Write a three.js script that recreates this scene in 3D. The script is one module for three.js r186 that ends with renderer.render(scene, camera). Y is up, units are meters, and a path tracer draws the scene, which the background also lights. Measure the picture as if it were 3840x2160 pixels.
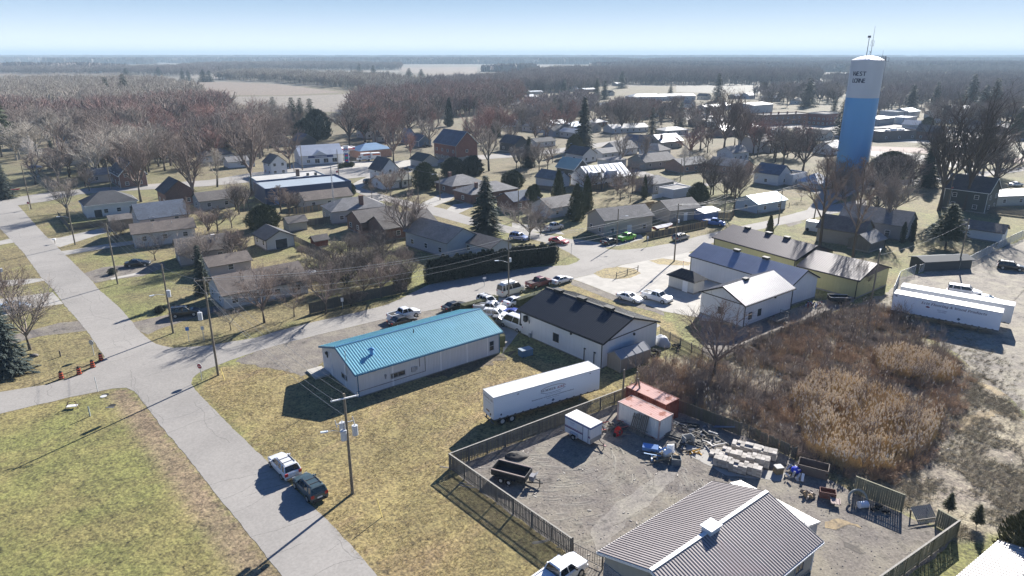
import * as THREE from 'three';
import { mergeGeometries } from 'three/addons/utils/BufferGeometryUtils.js';
import { FontLoader } from 'three/addons/loaders/FontLoader.js';
import { TextGeometry } from 'three/addons/geometries/TextGeometry.js';

// ---------- camera, sky, sun, exposure ----------
const scene = new THREE.Scene();
const camera = new THREE.PerspectiveCamera(45.7075, 16 / 9, 0.5, 30000);
camera.position.set(0, 42.0, 0);
camera.rotation.set(-0.32880, 0, 0);
const renderer = new THREE.WebGLRenderer({ antialias: true });
renderer.toneMapping = THREE.LinearToneMapping;
renderer.toneMappingExposure = 2.35;
renderer.shadowMap.enabled = true;
const SUN_AZ = 29 * Math.PI / 180, SUN_EL = 28.5 * Math.PI / 180;
const sunDir = new THREE.Vector3(Math.sin(SUN_AZ) * Math.cos(SUN_EL), Math.sin(SUN_EL), -Math.cos(SUN_AZ) * Math.cos(SUN_EL));
const sun = new THREE.DirectionalLight(new THREE.Color(1.0, 0.96, 0.905), 5);
sun.position.copy(sunDir).multiplyScalar(400).add(new THREE.Vector3(0, 0, -150));
sun.target.position.set(0, 0, -150);
sun.castShadow = true;
sun.shadow.mapSize.set(4096, 4096);
Object.assign(sun.shadow.camera, { left: -260, right: 260, top: 220, bottom: -220, near: 10, far: 900 });
scene.add(sun, sun.target);
{ // a clear sky: pale at the horizon, blue overhead, a little brighter round the sun
  const W = 512, H = 256, d = new Float32Array(W * H * 4), v = new THREE.Vector3();
  for (let j = 0; j < H; j++) for (let i = 0; i < W; i++) {
    const el = ((j + 0.5) / H - 0.5) * Math.PI, az = ((i + 0.5) / W - 0.5) * 2 * Math.PI;
    v.set(Math.cos(el) * Math.cos(az), Math.sin(el), Math.cos(el) * Math.sin(az));
    const e = Math.max(0, v.y), k = 1 - Math.exp(-e / 0.06), k2 = 1 - Math.exp(-e / 0.22);
    const c = [0.52, 0.54, 0.545];
    const mid = [0.035, 0.17, 0.325], zen = [0.009, 0.036, 0.14];
    const cosA = Math.max(0, v.dot(sunDir)), glow = 0.06 * Math.pow(cosA, 6) + 0.35 * Math.pow(cosA, 60);
    for (let q = 0; q < 3; q++) {
      let L = c[q] + (mid[q] - c[q]) * k; L += (zen[q] - mid[q]) * k2 * k;
      L += glow * [1, 0.97, 0.92][q] * (0.35 + 0.65 * k);
      d[(j * W + i) * 4 + q] = L;
    }
    d[(j * W + i) * 4 + 3] = 1;
  }
  const t = new THREE.DataTexture(d, W, H, THREE.RGBAFormat, THREE.FloatType);
  t.mapping = THREE.EquirectangularReflectionMapping; t.magFilter = t.minFilter = THREE.LinearFilter;
  t.wrapS = THREE.RepeatWrapping; t.colorSpace = THREE.LinearSRGBColorSpace; t.needsUpdate = true;
  scene.background = t; scene.environment = t;
}
scene.fog = new THREE.FogExp2(new THREE.Color(0.64, 0.84, 1.0), 0.00017);

// ---------- random numbers and noise ----------
function rng(a) { return () => { a |= 0; a = a + 0x6D2B79F5 | 0; let t = Math.imul(a ^ a >>> 15, 1 | a); t = t + Math.imul(t ^ t >>> 7, 61 | t) ^ t; return ((t ^ t >>> 14) >>> 0) / 4294967296; }; }
const R = rng(7);
const rr = (a, b, r = R) => a + (b - a) * r();
const HASH = new Float32Array(65536); { const r = rng(99); for (let i = 0; i < 65536; i++) HASH[i] = r(); }
const sm = (t) => t * t * (3 - 2 * t);
function vnoise(x, y, per) { // value noise, tileable when per is set
  let xi = Math.floor(x), yi = Math.floor(y); const fx = sm(x - xi), fy = sm(y - yi);
  let x1 = xi + 1, y1 = yi + 1;
  if (per) { xi = ((xi % per) + per) % per; yi = ((yi % per) + per) % per; x1 = ((x1 % per) + per) % per; y1 = ((y1 % per) + per) % per; }
  const h = (a, b) => HASH[((a * 374761 + b * 668265) ^ (a * 31 + b * 17)) & 65535];
  const a = h(xi, yi), b = h(x1, yi), c = h(xi, y1), e = h(x1, y1);
  return a + (b - a) * fx + (c - a) * fy + (a - b - c + e) * fx * fy;
}
function fbm(x, y, oct = 4, per = 0, gain = 0.5) { let s = 0, a = 1, n = 0; for (let o = 0; o < oct; o++) { s += a * vnoise(x + o * 17.3 * (per ? 0 : 1), y, per); n += a; a *= gain; x *= 2; y *= 2; if (per) per *= 2; } return s / n; }
const clamp = (x, a = 0, b = 1) => Math.min(b, Math.max(a, x));
const lerp = (a, b, t) => a + (b - a) * t;
const step = (a, b, x) => sm(clamp((x - a) / (b - a)));

// ---------- textures ----------
const toS = (c) => 255 * (c <= 0.0031308 ? 12.92 * c : 1.055 * Math.pow(c, 1 / 2.4) - 0.055);
function tex(size, tile, fn, srgb = true) { // fn(u, v, px, py) -> [r,g,b] linear 0..1
  const d = new Uint8Array(size * size * 4);
  for (let j = 0; j < size; j++) for (let i = 0; i < size; i++) {
    const c = fn(i / size, j / size, i, j), o = (j * size + i) * 4;
    for (let q = 0; q < 3; q++) d[o + q] = srgb ? clamp(toS(c[q]), 0, 255) : clamp(c[q] * 255, 0, 255);
    d[o + 3] = 255;
  }
  return finish(new THREE.DataTexture(d, size, size), tile, srgb);
}
function finish(t, tile, srgb) {
  t.wrapS = t.wrapT = THREE.RepeatWrapping; t.magFilter = THREE.LinearFilter; t.minFilter = THREE.LinearMipmapLinearFilter; t.generateMipmaps = true;
  if (srgb) t.colorSpace = THREE.SRGBColorSpace;
  t.repeat.set(1 / (tile[0] ?? tile), 1 / (tile[1] ?? tile)); t.needsUpdate = true; return t;
}
const g3 = (v) => [v, v, v];
const T = {};
{
  const rG = rng(5);
  // turf: short dry blades, light and dark tufts, a few green ones (multiplied with the colour of the patch)
  const N = 1024, fine = new Float32Array(N * N);
  for (let k = 0; k < 260000; k++) { // blades as short strokes
    let x = rG() * N, y = rG() * N; const a = rG() * 6.28, l = 2 + rG() * 5, v = (rG() - 0.5) * 0.55;
    for (let s = 0; s < l; s++) { const i = ((y | 0) & (N - 1)) * N + ((x | 0) & (N - 1)); fine[i] = fine[i] * 0.4 + v; x += Math.cos(a); y += Math.sin(a); }
  }
  T.turf = tex(N, 44, (u, v, i, j) => {
    const m = fbm(u * 24, v * 24, 5, 24), m2 = fbm(u * 90 + 3, v * 90, 3, 90), cl = fbm(u * 8, v * 8, 3, 8);
    const m3 = fbm(u * 210, v * 210 + 7, 2, 210); let b = 0.60 + (m - 0.5) * 0.26 + (m2 - 0.5) * 0.4 + (m3 - 0.5) * 0.8 + fine[j * N + i] * 0.7;
    const gr = (cl - 0.5) * 0.4 + (m2 - 0.5) * 0.3;
    return [b * (1 - gr * 0.25), b, b * (1 - gr * 0.3)];
  });
  T.turfB = tex(512, 22, (u, v) => g3(fbm(u * 120, v * 120, 3, 120)), false);
  // gravel and trodden dirt
  T.dirt = tex(N, 36, (u, v, i, j) => {
    const m = fbm(u * 20, v * 20, 5, 20), st = fbm(u * 12 + v * 60, v * 30 - u * 6, 3), f = fbm(u * 220, v * 220, 2, 220), w = fbm(u * 45, v * 45, 4, 45);
    const b = 0.62 + (m - 0.5) * 0.5 + (f - 0.5) * 0.4 + fine[j * N + i] * 0.35 - (w > 0.6 ? (w - 0.6) * 1.0 : 0);
    return [b, b * (0.99 + (m - 0.5) * 0.05), b * (0.97 - (m - 0.5) * 0.15)];
  });
  // bleached asphalt with cracks and patches
  const crack = new Float32Array(N * N), rc = rng(31);
  for (let k = 0; k < 44; k++) {
    let x = rc() * N, y = rc() * N, a = (k % 3 ? 2.45 : 0.85) + (rc() - 0.5) * 0.7; const l = 90 + rc() * 360;
    for (let s = 0; s < l; s++) {
      const w = 1;
      for (let q = 0; q < w + (rc() < 0.35 ? 1 : 0); q++) crack[(((y + q) | 0) & (N - 1)) * N + ((x | 0) & (N - 1))] = 0.55 + rc() * 0.45;
      a += (rc() - 0.5) * 0.34; a += ((k % 3 ? 2.45 : 0.85) - a) * 0.06; x += Math.cos(a); y += Math.sin(a);
    }
  }
  T.asphalt = tex(N, 46, (u, v, i, j) => {
    const m = fbm(u * 10, v * 10, 4, 10), f = fbm(u * 260, v * 260, 2, 260), w = fbm(u * 4, v * 4, 3, 4);
    let b = 0.78 + (m - 0.5) * 0.22 + (f - 0.5) * 0.2 + (w - 0.5) * 0.16;
    b *= 1 - 0.5 * crack[j * N + i];
    return [b, b * 0.995, b * 0.985];
  });
  T.concrete = tex(512, 16, (u, v) => { const b = 0.82 + (fbm(u * 14, v * 14, 4, 14) - 0.5) * 0.3 + (fbm(u * 120, v * 120, 2, 120) - 0.5) * 0.12; return [b, b * 0.98, b * 0.94]; });
  T.shingle = tex(512, 8, (u, v, i, j) => {
    const row = Math.floor(v * 40), tab = Math.floor(u * 26 + (row % 2) * 0.5), t = HASH[(tab * 97 + row * 131) & 65535];
    const edge = (v * 40) % 1 < 0.16 ? 0.86 : 1;
    const b = (0.74 + (t - 0.5) * 0.22 + (fbm(u * 6, v * 6, 4, 6) - 0.5) * 0.4) * edge + (HASH[(i * 7 + j * 613) & 65535] - 0.5) * 0.12;
    return [b, b, b];
  });
  T.shingleB = tex(256, 4, (u, v) => g3(0.5 + ((v * 20) % 1) * 0.5), false);
  T.siding = tex(256, [6, 3], (u, v, i, j) => { const b = 0.86 + (fbm(u * 10, v * 8, 3, 8) - 0.5) * 0.1 - ((v * 16) % 1 < 0.1 ? 0.12 : 0); return g3(b); });
  T.panel = tex(512, [6, 6], (u, v, i, j) => { // ribbed steel wall sheets with faint run marks
    const rib = (u * 24) % 1, b = 0.88 + (fbm(u * 40, v * 3, 4, 40) - 0.5) * 0.1 - (rib < 0.1 ? 0.07 : 0) + (fbm(u * 6, v * 6, 3, 6) - 0.5) * 0.06; return g3(b);
  });
  T.panelB = tex(256, [6, 6], (u) => { const rib = (u * 24) % 1; return g3(rib < 0.14 ? 1 : rib < 0.2 ? 0.6 : 0.3); }, false);
  T.brick = tex(512, [3.2, 3.2], (u, v, i, j) => {
    const row = Math.floor(v * 40), x = u * 14 + (row % 2) * 0.5, col = Math.floor(x), h = HASH[(col * 71 + row * 191) & 65535];
    if ((v * 40) % 1 < 0.14 || x % 1 < 0.05) return [0.62, 0.6, 0.56];
    const b = 0.62 + h * 0.5; return [b, b * 0.95, b * 0.93];
  });
  T.wood = tex(512, [1.2, 2.4], (u, v) => { const b = 0.72 + (fbm(u * 24, v * 2, 4, 24) - 0.5) * 0.55 + (fbm(u * 60, v * 6, 2, 60) - 0.5) * 0.2; return [b, b * 0.98, b * 0.94]; });
  T.metal = tex(512, [9, 9], (u, v) => g3(0.86 + (fbm(u * 5, v * 9, 5, 5) - 0.5) * 0.22 + (fbm(u * 70, v * 4, 2, 70) - 0.5) * 0.1));
  T.rust = tex(512, [5, 5], (u, v) => { const m = fbm(u * 7, v * 7, 5, 7), r = step(0.55, 0.72, m); return [lerp(0.8, 0.42, r), lerp(0.8, 0.2, r), lerp(0.8, 0.12, r)]; });
  T.grime = tex(512, [5, 5], (u, v) => { const b = 0.9 + (fbm(u * 40, v * 4, 4, 40) - 0.5) * 0.14 + (fbm(u * 5, v * 5, 4, 5) - 0.5) * 0.12; return [b, b * 0.99, b * 0.97]; });
}
const C = (r, g, b) => new THREE.Color(r, g, b);
const MC = new Map();
function M(r, g, b, o = {}) { // shared materials by value
  const key = [r, g, b, JSON.stringify({ ...o, map: o.map?.uuid, bumpMap: o.bumpMap?.uuid })].join();
  if (!MC.has(key)) MC.set(key, new THREE.MeshStandardMaterial({ color: C(r, g, b), roughness: 0.85, metalness: 0, ...o }));
  return MC.get(key);
}
const paintM = new Map();
function carPaint(r, g, b) { const k = [r, g, b].join(); if (!paintM.has(k)) paintM.set(k, new THREE.MeshPhysicalMaterial({ color: C(r, g, b), roughness: 0.42, metalness: 0.12, clearcoat: 0.8, clearcoatRoughness: 0.12 })); return paintM.get(k); }
const GLASS = new THREE.MeshPhysicalMaterial({ color: C(0.012, 0.015, 0.018), roughness: 0.08, metalness: 0, clearcoat: 0.6 });
const PANE = new THREE.MeshPhysicalMaterial({ color: C(0.03, 0.035, 0.045), roughness: 0.06, metalness: 0.0 });
const BLACK = M(0.015, 0.015, 0.016, { roughness: 0.7 }), WHITE = M(0.78, 0.78, 0.76, { roughness: 0.6 }), TYRE = M(0.018, 0.018, 0.018, { roughness: 0.95 });
const RIM = M(0.5, 0.5, 0.5, { roughness: 0.35, metalness: 0.7 }), GALV = M(0.5, 0.52, 0.53, { roughness: 0.5, metalness: 0.3 });
const POLEW = M(0.27, 0.235, 0.185, { map: T.wood }), FENCEW = M(0.21, 0.195, 0.17, { map: T.wood }), FENCED = M(0.15, 0.14, 0.125, { map: T.wood }), FENCEN = M(0.42, 0.31, 0.19, { map: T.wood });
const shing = (r, g, b) => M(r, g, b, { map: T.shingle, bumpMap: T.shingleB, bumpScale: 0.02, roughness: 0.9 });
const sid = (r, g, b) => M(r, g, b, { map: T.siding, roughness: 0.7 });
const pan = (r, g, b) => M(r, g, b, { map: T.panel, bumpMap: T.panelB, bumpScale: 0.02, roughness: 0.55 });
const brk = (r, g, b) => M(r, g, b, { map: T.brick, roughness: 0.9 });
const mtl = (r, g, b, rough = 0.5, met = 0.1) => M(r, g, b, { map: T.metal, roughness: rough, metalness: met });

// ---------- mesh building ----------
class B {
  constructor() { this.p = []; this.n = []; this.u = []; this.c = null; this.col = null; }
  tri(a, b, c, uvs) {
    const ux = b[0] - a[0], uy = b[1] - a[1], uz = b[2] - a[2], vx = c[0] - a[0], vy = c[1] - a[1], vz = c[2] - a[2];
    let nx = uy * vz - uz * vy, ny = uz * vx - ux * vz, nz = ux * vy - uy * vx; const l = Math.hypot(nx, ny, nz) || 1; nx /= l; ny /= l; nz /= l;
    const ax = Math.abs(nx), ay = Math.abs(ny), az = Math.abs(nz);
    const pts = [a, b, c];
    for (let k = 0; k < 3; k++) {
      const q = pts[k]; this.p.push(q[0], q[1], q[2]); this.n.push(nx, ny, nz);
      if (uvs) this.u.push(uvs[k][0], uvs[k][1]);
      else if (ay >= ax && ay >= az) this.u.push(q[0], q[2]); else if (ax > az) this.u.push(q[2], q[1]); else this.u.push(q[0], q[1]);
      if (this.col) { (this.c ??= []).push(...this.col); }
    }
    return this;
  }
  quad(a, b, c, d, uv) { this.tri(a, b, c, uv && [uv[0], uv[1], uv[2]]); this.tri(a, c, d, uv && [uv[0], uv[2], uv[3]]); return this; }
  // slope-aligned quad: uv measured along its own edges (roofs)
  face(a, b, c, d) { const w = Math.hypot(b[0] - a[0], b[1] - a[1], b[2] - a[2]), h = Math.hypot(d[0] - a[0], d[1] - a[1], d[2] - a[2]), w2 = Math.hypot(c[0] - d[0], c[1] - d[1], c[2] - d[2]), s = (w - w2) / 2; const o = (a[0] + a[2]) % 5; return this.quad(a, b, c, d, [[o, 0], [o + w, 0], [o + s + w2, h], [o + s, h]]); }
  box(x0, x1, y0, y1, z0, z1) {
    const v = (i, j, k) => [i ? x1 : x0, j ? y1 : y0, k ? z1 : z0];
    this.quad(v(0, 0, 1), v(1, 0, 1), v(1, 1, 1), v(0, 1, 1)); this.quad(v(1, 0, 0), v(0, 0, 0), v(0, 1, 0), v(1, 1, 0));
    this.quad(v(1, 0, 1), v(1, 0, 0), v(1, 1, 0), v(1, 1, 1)); this.quad(v(0, 0, 0), v(0, 0, 1), v(0, 1, 1), v(0, 1, 0));
    this.quad(v(0, 1, 1), v(1, 1, 1), v(1, 1, 0), v(0, 1, 0)); this.quad(v(0, 0, 0), v(1, 0, 0), v(1, 0, 1), v(0, 0, 1)); return this;
  }
  beam(a, b, w, h) { // rectangular bar from a to b
    const d = new THREE.Vector3(b[0] - a[0], b[1] - a[1], b[2] - a[2]).normalize(); let s = new THREE.Vector3(0, 1, 0).cross(d); if (s.length() < 0.01) s.set(1, 0, 0); s.normalize(); const t = d.clone().cross(s);
    const c = (p, i, j) => [p[0] + s.x * i * w / 2 + t.x * j * h / 2, p[1] + s.y * i * w / 2 + t.y * j * h / 2, p[2] + s.z * i * w / 2 + t.z * j * h / 2];
    const q = [[-1, -1], [1, -1], [1, 1], [-1, 1]];
    for (let k = 0; k < 4; k++) { const m = (k + 1) % 4; this.quad(c(a, ...q[k]), c(a, ...q[m]), c(b, ...q[m]), c(b, ...q[k])); }
    this.quad(c(a, ...q[3]), c(a, ...q[2]), c(a, ...q[1]), c(a, ...q[0])); this.quad(c(b, ...q[0]), c(b, ...q[1]), c(b, ...q[2]), c(b, ...q[3])); return this;
  }
  cyl(a, b, r0, r1, n = 8, caps = true) { // smooth-sided tapered tube
    const d = new THREE.Vector3(b[0] - a[0], b[1] - a[1], b[2] - a[2]); const L = d.length(); d.normalize();
    const s = Math.abs(d.y) > 0.9 ? new THREE.Vector3(1, 0, 0) : new THREE.Vector3(0, 1, 0); const e = new THREE.Vector3().crossVectors(d, s).normalize(), f = new THREE.Vector3().crossVectors(d, e);
    const ring = (p, r, k) => { const t = k / n * Math.PI * 2, x = Math.cos(t), y = Math.sin(t); return [[p[0] + (e.x * x + f.x * y) * r, p[1] + (e.y * x + f.y * y) * r, p[2] + (e.z * x + f.z * y) * r], [e.x * x + f.x * y, e.y * x + f.y * y, e.z * x + f.z * y]]; };
    for (let k = 0; k < n; k++) {
      const [a0, n0] = ring(a, r0, k), [a1, n1] = ring(a, r0, k + 1), [b0] = ring(b, r1, k), [b1] = ring(b, r1, k + 1);
      const put = (P, N, u, v) => { this.p.push(...P); this.n.push(...N); this.u.push(u, v); if (this.col) (this.c ??= []).push(...this.col); };
      const u0 = k / n * 6.28 * r0, u1 = (k + 1) / n * 6.28 * r0;
      put(a0, n0, u0, 0); put(a1, n1, u1, 0); put(b1, n1, u1, L);
      if (r1 > 1e-4) { put(a0, n0, u0, 0); put(b1, n1, u1, L); put(b0, n0, u0, L); }
      if (caps) { this.tri(b0, b1, [...b]); this.tri(a1, a0, [...a]); }
    }
    return this;
  }
  prism(pts, y0, y1) { // vertical prism over an xz outline
    const tris = THREE.ShapeUtils.triangulateShape(pts.map((q) => new THREE.Vector2(q[0], q[1])), []);
    const ccw = THREE.ShapeUtils.area(pts.map((q) => new THREE.Vector2(q[0], q[1]))) > 0;
    for (const t of tris) { const [i, j, k] = ccw ? t : [t[0], t[2], t[1]]; const P = (m, y) => [pts[m][0], y, pts[m][1]]; this.tri(P(i, y1), P(k, y1), P(j, y1)); if (y0 < y1) this.tri(P(i, y0), P(j, y0), P(k, y0)); }
    if (y0 < y1) for (let i = 0; i < pts.length; i++) { const j = (i + 1) % pts.length, [p, q] = ccw ? [pts[j], pts[i]] : [pts[i], pts[j]]; this.quad([p[0], y0, p[1]], [q[0], y0, q[1]], [q[0], y1, q[1]], [p[0], y1, p[1]]); }
    return this;
  }
  geo() {
    const g = new THREE.BufferGeometry();
    g.setAttribute('position', new THREE.BufferAttribute(new Float32Array(this.p), 3)); g.setAttribute('normal', new THREE.BufferAttribute(new Float32Array(this.n), 3)); g.setAttribute('uv', new THREE.BufferAttribute(new Float32Array(this.u), 2));
    if (this.c) g.setAttribute('color', new THREE.BufferAttribute(new Float32Array(this.c), 3));
    return g;
  }
}
const used = new Map();
function numbered(n) { const k = used.get(n) ?? 0; used.set(n, k + 1); return k ? `${n}_${String(k).padStart(3, '0')}` : n; }
function mesh(name, g, m, parent) { const o = new THREE.Mesh(g.geo ? g.geo() : g, m); o.name = name; o.castShadow = o.receiveShadow = true; parent?.add(o); return o; }
function thing(name, label, category, [x, y, z] = [0, 0, 0], yaw = 0, group) {
  const o = new THREE.Group(); o.name = numbered(name); o.position.set(x, y, z); o.rotation.y = yaw; o.userData = { label, category }; if (group) o.userData.group = group; scene.add(o); return o;
}
function solo(name, g, m, label, category, group) { const o = mesh(numbered(name), g, m, scene); o.userData = { label, category }; if (group) o.userData.group = group; return o; }
function struct(name, g, m) { const o = mesh(numbered(name), g, m, scene); o.userData = { kind: 'structure' }; return o; }
function copy(src, [x, y, z], yaw, label, group, s) { const c = src.clone(); c.name = numbered(src.name.replace(/_\d+$/, '')); c.position.set(x, y, z); c.rotation.y = yaw; c.userData = { ...src.userData, label }; if (group) c.userData.group = group; if (s) c.scale.set(...(Array.isArray(s) ? s : [s, s, s])); scene.add(c); return c; }
const P2 = (...a) => { const o = []; for (let i = 0; i < a.length; i += 2) o.push([a[i], a[i + 1]]); return o; };
const inside = (p, poly) => { let r = false; for (let i = 0, j = poly.length - 1; i < poly.length; j = i++) { const a = poly[i], b = poly[j]; if ((a[1] > p[1]) !== (b[1] > p[1]) && p[0] < (b[0] - a[0]) * (p[1] - a[1]) / (b[1] - a[1]) + a[0]) r = !r; } return r; };
function segDist(p, a, b) { const dx = b[0] - a[0], dz = b[1] - a[1], t = clamp(((p[0] - a[0]) * dx + (p[1] - a[1]) * dz) / (dx * dx + dz * dz)); return Math.hypot(p[0] - a[0] - dx * t, p[1] - a[1] - dz * t); }
const lineDist = (p, l) => { let m = 1e9; for (let i = 0; i + 1 < l.length; i++) m = Math.min(m, segDist(p, l[i], l[i + 1])); return m; };
// ---------- ground, roads, lots ----------
function ragged(poly, amp = 0.18, len = 0.7, closed = true) {
  const out = [];
  for (let i = 0; i < poly.length - (closed ? 0 : 1); i++) {
    const a = poly[i], b = poly[(i + 1) % poly.length], L = Math.hypot(b[0] - a[0], b[1] - a[1]), n = Math.max(1, Math.min(160, Math.round(L / len)));
    const nx = -(b[1] - a[1]) / L, nz = (b[0] - a[0]) / L;
    for (let k = 0; k < n; k++) { const t = k / n, x = lerp(a[0], b[0], t), z = lerp(a[1], b[1], t), o = (fbm(x * 0.9 + 40, z * 0.9, 3) - 0.5) * 2.4 * amp; out.push([x + nx * o, z + nz * o]); }
  }
  return out;
}
function sheet(name, poly, y, m, amp = 0.18, len = 0.7) { const b = new B(); b.prism(amp ? ragged(poly, amp, len) : poly, y, y); return struct(name, b, m); }
const ROAD_A = P2(-4.19,-40.8,-11.41,-47.15,-15.79,-52.5,-19.33,-56.31,-26.96,-64.77,-33.44,-71.69,-41.9,-81.2,-43.3,-83.1,-43.8,-84.7,-43.7,-86.5,-42,-89.1,-38.3,-93.7,-40.2,-99,-46.3,-95.9,-51.2,-95,-54.6,-96.4,-57.6,-99.2,-60.6,-102.5,-63.1,-105.6,-68.9,-112.4,-79,-123.2,-81.7,-126.6,-100.3,-147.2,-115.5,-164,-138.3,-190.2,-172.2,-228.4,-195.1,-252.6,-186.9,-228.4,-130.8,-170.1,-121.3,-160.1,-109.2,-147.2,-93.4,-129.1,-86.6,-122.1,-80,-114.4,-68.1,-101.5,-59.8,-91.6,-59.6,-89.8,-59.9,-85.7,-62.5,-82.9,-67.4,-80.7,-74.2,-75,-70.67,-68.59,-63.3,-74.93,-57.3,-79.2,-53.1,-81.7,-51.4,-81.9,-49.8,-80.9,-46,-76.6,-40.73,-70.6,-38.13,-67.83,-27.9,-56.44,-23.25,-51.25,-19.6,-47.15,-13.9,-40.8);
const ROAD_B = P2(-38.5,-93.6,-35.7,-96.1,-31.1,-99.8,-20.9,-107.4,-13,-111.8,-6.2,-115.9,2.4,-123,11.8,-128.8,17.1,-132.2,22.8,-138,29.4,-141.6,39.7,-147.8,54,-163.2,65.7,-171,84.2,-183.7,103.6,-196.7,109.3,-208.3,88.3,-195.6,68.5,-179,55.5,-170.1,37.4,-155.7,29.6,-151.2,24.4,-149.8,22,-150.5,21.1,-152.2,18.9,-155.7,14.3,-159.4,4.7,-167.2,-11.9,-183.7,-19.7,-193.9,-27.8,-201.2,-40.6,-214.7,-51.9,-228.4,-61.1,-239.1,-66.8,-234.4,-54.1,-224.1,-44.1,-210.2,-36,-202.3,-18.6,-181.8,-11.3,-174,-2.4,-166.8,7.7,-156.4,10.7,-152.2,13.4,-146.2,14.7,-142.5,13.8,-140.1,11.7,-138,0,-135.5,-15.9,-125.4,-21.9,-114.2,-26.9,-109.9,-32.7,-105.8,-37.5,-101.8,-40.4,-98.8);
const ROAD_C = P2(-162.2,-183.7,-148.5,-195,-140.8,-204.7,-137.6,-215.3,-122.4,-222.7,-102.6,-229.9,-83.1,-242.4,-61.9,-242.4,-50.6,-249.9,-38.7,-258,-29.3,-284.2,-14.8,-291,0.3,-298.1,23.8,-313.3,40.2,-330.1,64.7,-362.3,66.6,-373.2,40,-345.5,21.1,-327.2,0.4,-312,-18.9,-303,-32.5,-299.3,-40.6,-271.5,-54,-267.5,-68,-267.5,-81.4,-270.5,-97.2,-258,-107.5,-241.6,-127.3,-232.2,-142.8,-224.1,-151.1,-216.6,-156.6,-206.5,-172.9,-196.7);
const ROAD_E = P2(56.4,-362.3,75.5,-375.1,97.8,-378.9,115.9,-396.9,147.6,-423.7,183.8,-423.7,189.1,-362.3,218.4,-336.1,267.1,-362.3,295.6,-365.9,304.2,-376.9,277.5,-376.9,230.4,-355.4,200.4,-384.7,194.3,-448.9,155.2,-446.3,118.5,-414.4,100.1,-396.9,78.1,-388.7,58,-373.2);
const ROAD_F = P2(83.3,-183.7,96.9,-202.3,113.1,-221.3,128.6,-228.4,155.7,-239.9,195.7,-261.7,202.7,-271.5,163.4,-252.6,134.7,-239.9,118.1,-234.4,103.4,-222.7,99.8,-244,92.1,-263.6,60.4,-228.4,48.2,-266.5,30.4,-246.5,20.8,-234.4,44.7,-254.3,57.4,-221.3,88.5,-252.6,96.2,-234.4,97.3,-214.7,84.4,-192.3);
const ASPH = new THREE.MeshStandardMaterial({ color: C(0.375, 0.352, 0.32), map: T.asphalt, roughness: 0.92 });
const CONC = new THREE.MeshStandardMaterial({ color: C(0.5, 0.48, 0.44), map: T.concrete, roughness: 0.9 });
const CONC2 = new THREE.MeshStandardMaterial({ color: C(0.43, 0.415, 0.385), map: T.concrete, roughness: 0.9 });
const GRAV = new THREE.MeshStandardMaterial({ color: C(0.3, 0.265, 0.222), map: T.dirt, roughness: 0.95, bumpMap: T.turfB, bumpScale: 0.03 });
const GRAVL = new THREE.MeshStandardMaterial({ color: C(0.43, 0.385, 0.31), map: T.dirt, roughness: 0.95, bumpMap: T.turfB, bumpScale: 0.03 });
const SAND = M(0.46, 0.34, 0.17, { map: T.dirt }), SOIL = M(0.12, 0.1, 0.08, { map: T.dirt });
sheet('road', ROAD_A, 0.02, ASPH, 0.1, 0.4); sheet('road', ROAD_B, 0.016, ASPH, 0.12, 0.5); sheet('road', ROAD_C, 0.024, ASPH, 0.3, 3); sheet('road', ROAD_E, 0.024, ASPH, 0.3, 5); sheet('road', ROAD_F, 0.012, ASPH, 0.3, 3);

const LAWN_LEFT = P2(-73.25,-69.46,-63.3,-74.93,-52.4,-82,-49.8,-80.9,-46,-76.6,-38.13,-67.83,-27.9,-56.44,-19.6,-47.15,-13.71,-40.06,-47.55,-40.06);
const LAWN_GOLD = P2(-41.3,-80.8,-41.1,-88.1,-27.3,-87.4,-20,-79.2,-1.6,-92.1,11.9,-87.4,19.7,-87.4,29.1,-88.7,14.9,-78.6,-6.69,-63.02,5.18,-49.69,6.62,-42.35,-8.05,-42.35,-19.27,-56.25);
const BRUSH = P2(13.9,-78.6,17.6,-84.9,20.9,-90.8,26.5,-92.1,29.1,-89,40,-98.9,54.2,-108.9,63.1,-114.2,66.2,-109.3,64.9,-98.9,64.8,-91.4,62.2,-83.7,53.52,-73.09,47.01,-65.32,39.64,-60.51,35.68,-60.86,31.22,-65.32,26.66,-70.34,20.5,-76,16.1,-79.2);
const WEEDS = P2(39.64,-60.51,47.01,-65.32,53.52,-73.09,62.2,-83.7,64.8,-91.4,65.4,-83.7,62.67,-74.05,65.14,-69.46,56.22,-55.04,47.95,-53.29,41.84,-51.63,40.79,-52.06,40.01,-53.98,37.83,-55.64,34.71,-58.81);
const STRIP = P2(8.3,-126.1,11.8,-126.1,19.5,-116.1,25.5,-108.5,26.9,-98.9,24.6,-94.3,23.3,-101.1,20.2,-107.4,13.7,-114.8,7.3,-123);
const LOT = P2(61,-114.2,70.8,-120.7,76.9,-129.1,81.4,-131.7,94.8,-137.8,123.7,-160.1,162.5,-186.2,93.9,-91.4,69.75,-69.46,63.42,-72.15,64.6,-82.5,65.9,-91.4,65.6,-98.9,65.2,-107.4);
const YARD = P2(-6.69,-63.02,14.9,-78.6,20.5,-75.8,26.61,-70.16,30.72,-65.16,34.71,-58.81,37.83,-55.64,40.79,-52.06,36.07,-48.54,29.72,-44.85,24.65,-40.8,8.26,-40.8,6.2,-47.58,5.18,-49.69);
const SIDEYARD = P2(37.9,-103.5,49.6,-112.2,55.3,-115.9,58.7,-116.9,63.2,-117.4,54.8,-109.7,40.2,-99.5,29.4,-89.8,28.4,-92.9,31.2,-105.6);
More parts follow.
